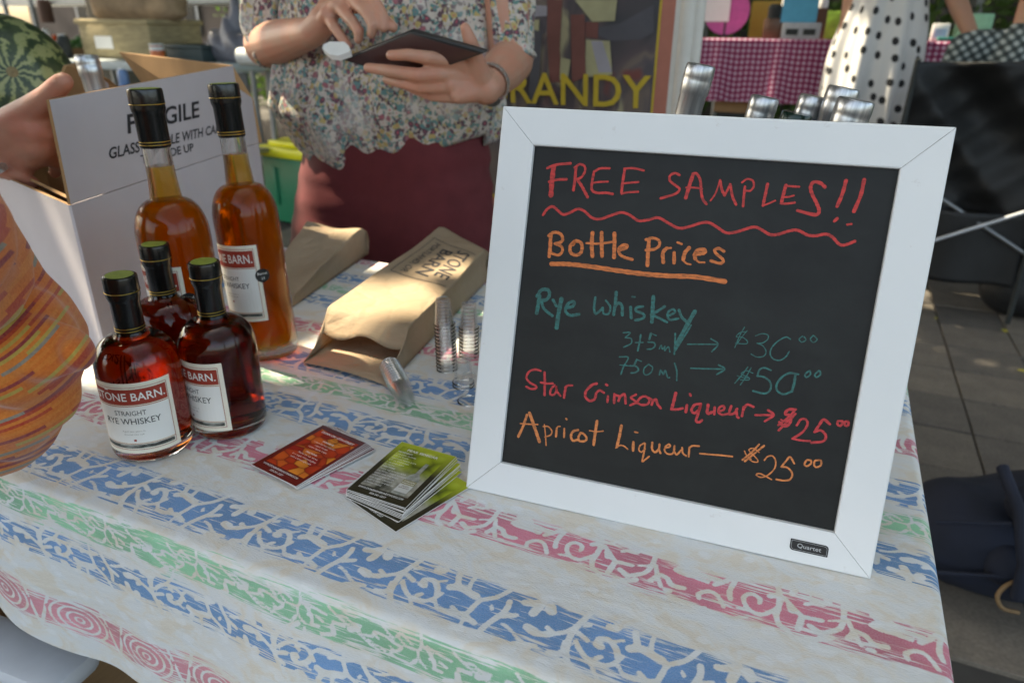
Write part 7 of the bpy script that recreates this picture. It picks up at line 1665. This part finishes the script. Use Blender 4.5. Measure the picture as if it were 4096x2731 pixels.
# ---------------------------------------------------------------- what closes the view: hall front, hedge, lawn
m_brick = plain('hall_render', (.085, .07, .06), .9, .35, 1.5, 12, .01)
hall = empty('market_hall', (0, 11, 0), 0, 'low brown brick building closing the view far behind the stalls', 'building')
box('wall', -16, 14, 0, .4, 0, 5.5, m_brick, hall)
for i in range(14):
    x_ = -14.5 + i * 2.1
    fr = box('window', x_, x_ + 1.2, -.06, 0, 1.0, 2.6, m_legs, hall)
    box('pane', x_ + .08, x_ + 1.12, -.075, -.062, 1.08, 2.52, plain('dark_pane', (.03, .035, .04), .1), fr)
lawn = grid_sheet('lawn', lambda u, v: (1.2 + 9 * u, 6.8 + 4 * v, .004), 4, 4, plain('lawn_green', (.10, .20, .03), .9, .3, 6), smooth=False)
tag(lawn, kind='structure')
def foliage(name, n, place, size, mat, seed):
    r = np.random.RandomState(seed)
    P = place(n, r)
    a = r.normal(size=(n, 3)); a /= np.linalg.norm(a, axis=1)[:, None]
    b2 = np.cross(a, r.normal(size=(n, 3))); b2 /= np.linalg.norm(b2, axis=1)[:, None]
    s = size * r.uniform(.6, 1.3, (n, 1))
    V = np.stack([P - a * s, P - b2 * s * .45, P + a * s, P + b2 * s * .45], 1).reshape(-1, 3)
    me = bpy.data.meshes.new(name)
    me.vertices.add(4 * n); me.vertices.foreach_set('co', V.ravel())
    me.loops.add(4 * n); me.loops.foreach_set('vertex_index', np.arange(4 * n))
    me.polygons.add(n); me.polygons.foreach_set('loop_start', np.arange(0, 4 * n, 4)); me.polygons.foreach_set('loop_total', np.full(n, 4))
    me.update(calc_edges=True); me.materials.append(mat)
    o = bpy.data.objects.new(name, me); C.objects.link(o)
    return o
m_leaf = plain('tree_leaf', (.06, .115, .025), .6, .35, 3, trans=.35)
hedge = foliage('hedge', 9000, lambda n, r: np.stack([r.uniform(-9, 9, n), 9.6 + r.uniform(-.5, .5, n), r.uniform(0, 1.7, n) + .2 * np.sin(r.uniform(0, 6, n))], 1), .09, m_leaf, 3)
tag(hedge, 'dense dark green hedge in front of the far building', 'hedge', kind='stuff')

# ---------------------------------------------------------------- unseen trees added to shade the market, gaps cut in the leaves for sun patches
SUN_GAPS = [  # place lit by the sun, radius of the opening
    (c3(930, 690, .79), .050), (c3(1100, 760, .79), .045), (c3(1500, 560, .79), .060), (c3(1700, 500, .79), .035), (c3(1380, 640, .79), .035), (Vector((-.66, .685, .89)), .050),
    (c3(760, 200, .79), .020), (c2(650, 1020, 1.28), .055), (c2(560, 900, 1.30), .045), (c2(640, 1320, 1.27), .055), (c2(620, 1500, 1.27), .070), (c2(760, 1420, 1.25), .045),
    (Vector((-.64, 1.084, TZ)), .02), (Vector((-.76, 1.084, TZ)), .05), (WZ(350, 1490, TZ), .020), (W(650, 290, 1.12), .05), (W(540, 270, 1.14), .04), (WZ(3560, 1140, 0), .16), (WZ(3690, 1140, 0), .15), (WZ(3820, 1165, 0), .13),
    (W(2960, 160, GY + .1), .16), (W(3760, 170, GY), .2), (W(4050, 230, CY + .1), .06), (W(3300, 30, GY + .35), .1), (W(3140, 10, GY + .35), .08), (W(330, 200, 1.0), .05),
    (W(930, 150, 3.1), .15), (W(300, 130, 3.1), .12), (W(3290, 60, 7.5), .9), (WZ(3500, 260, 0), .8), (W(700, 10, PY), .4), (WZ(4096, 1320, 0), .06), (W(290, 690, .60), .03), (W(40, 300, 1.0), .03), (W(1130, 560, 3.5), .12), (W(3840, 420, CY), .10)]
def crown_pts(n, r):
    x = r.uniform(-9, 8, n); y = r.uniform(-4, 12, n); z = r.uniform(4.3, 6.6, n)
    return np.stack([x, y, z], 1)
def make_crown(n, seed, size, xr, yr, name):
    def place(n, r):
        z = r.uniform(4.2, 6.8, n)
        P = np.stack([r.uniform(*xr, n), r.uniform(*yr, n), z], 1)
        return P
    r0 = np.random.RandomState(seed)
    P = place(n, r0)
    if seed == 20:      # extra leaves added along the sun's path to close leaks onto the table
        m_ = n
        P = np.concatenate([P, np.stack([r0.uniform(-5.6, -1.9, int(m_ * .42)), r0.uniform(-1.6, 3.2, int(m_ * .42)), r0.uniform(4.2, 6.8, int(m_ * .42))], 1)]); n = len(P)
    sdv = np.array(SD)
    keep = np.ones(n, bool)
    for q, rad_ in SUN_GAPS:
        d = P - np.array(q)
        t = d @ sdv
        dist = np.linalg.norm(d - t[:, None] * sdv, axis=1)
        keep &= ~((dist < rad_ + size * .38) & (t > 0))
    P = P[keep]
    return foliage(name, len(P), lambda n_, r: P, size, m_leaf, seed + 1)
trees = [(-6.5, -1.5), (-6.2, 5.0), (6.0, 3.5), (5.2, -2.0)]
for i, ((tx, ty), xr, yr, lb_) in enumerate(zip(trees, ((-10.5, -1.3), (-10.5, -2.4), (-2.4, 7.5), (-1.3, 7.5)), ((-4.5, 2.6), (2.6, 12), (2.6, 12), (-4.5, 2.6)),
        ('unseen tree added left of the stall, its crown shaped to shade the near tables', 'unseen tree added left of the rear stalls to shade the produce tables', 'unseen tree added right of the gingham table to shade the far stalls', 'unseen tree added behind the viewer on the right, crown thinned to let skylight down'))):
    t = empty('added_shade_tree', (tx, ty, 0), 0, lb_, 'tree', 'added shade trees over the market')
    tube('trunk', [(0, 0, 0), (.05, 0, 1.5), (0, .1, 3.2), (.2, .1, 5)], [.24, .19, .15, .08], plain('bark', (.14, .12, .09), .95, .3, 8, 30, .01), t, 14)
    A_ = (xr[1] - xr[0]) * (yr[1] - yr[0])
    o = make_crown(int(A_ * 4.6 / .0095 * (1.15, 1.15, .9, .22)[i]), 20 + i, .12, xr, yr, 'crown')
    o['kind'] = 'stuff'
    o.parent = t; o.matrix_parent_inverse = Matrix.Translation((-tx, -ty, 0))
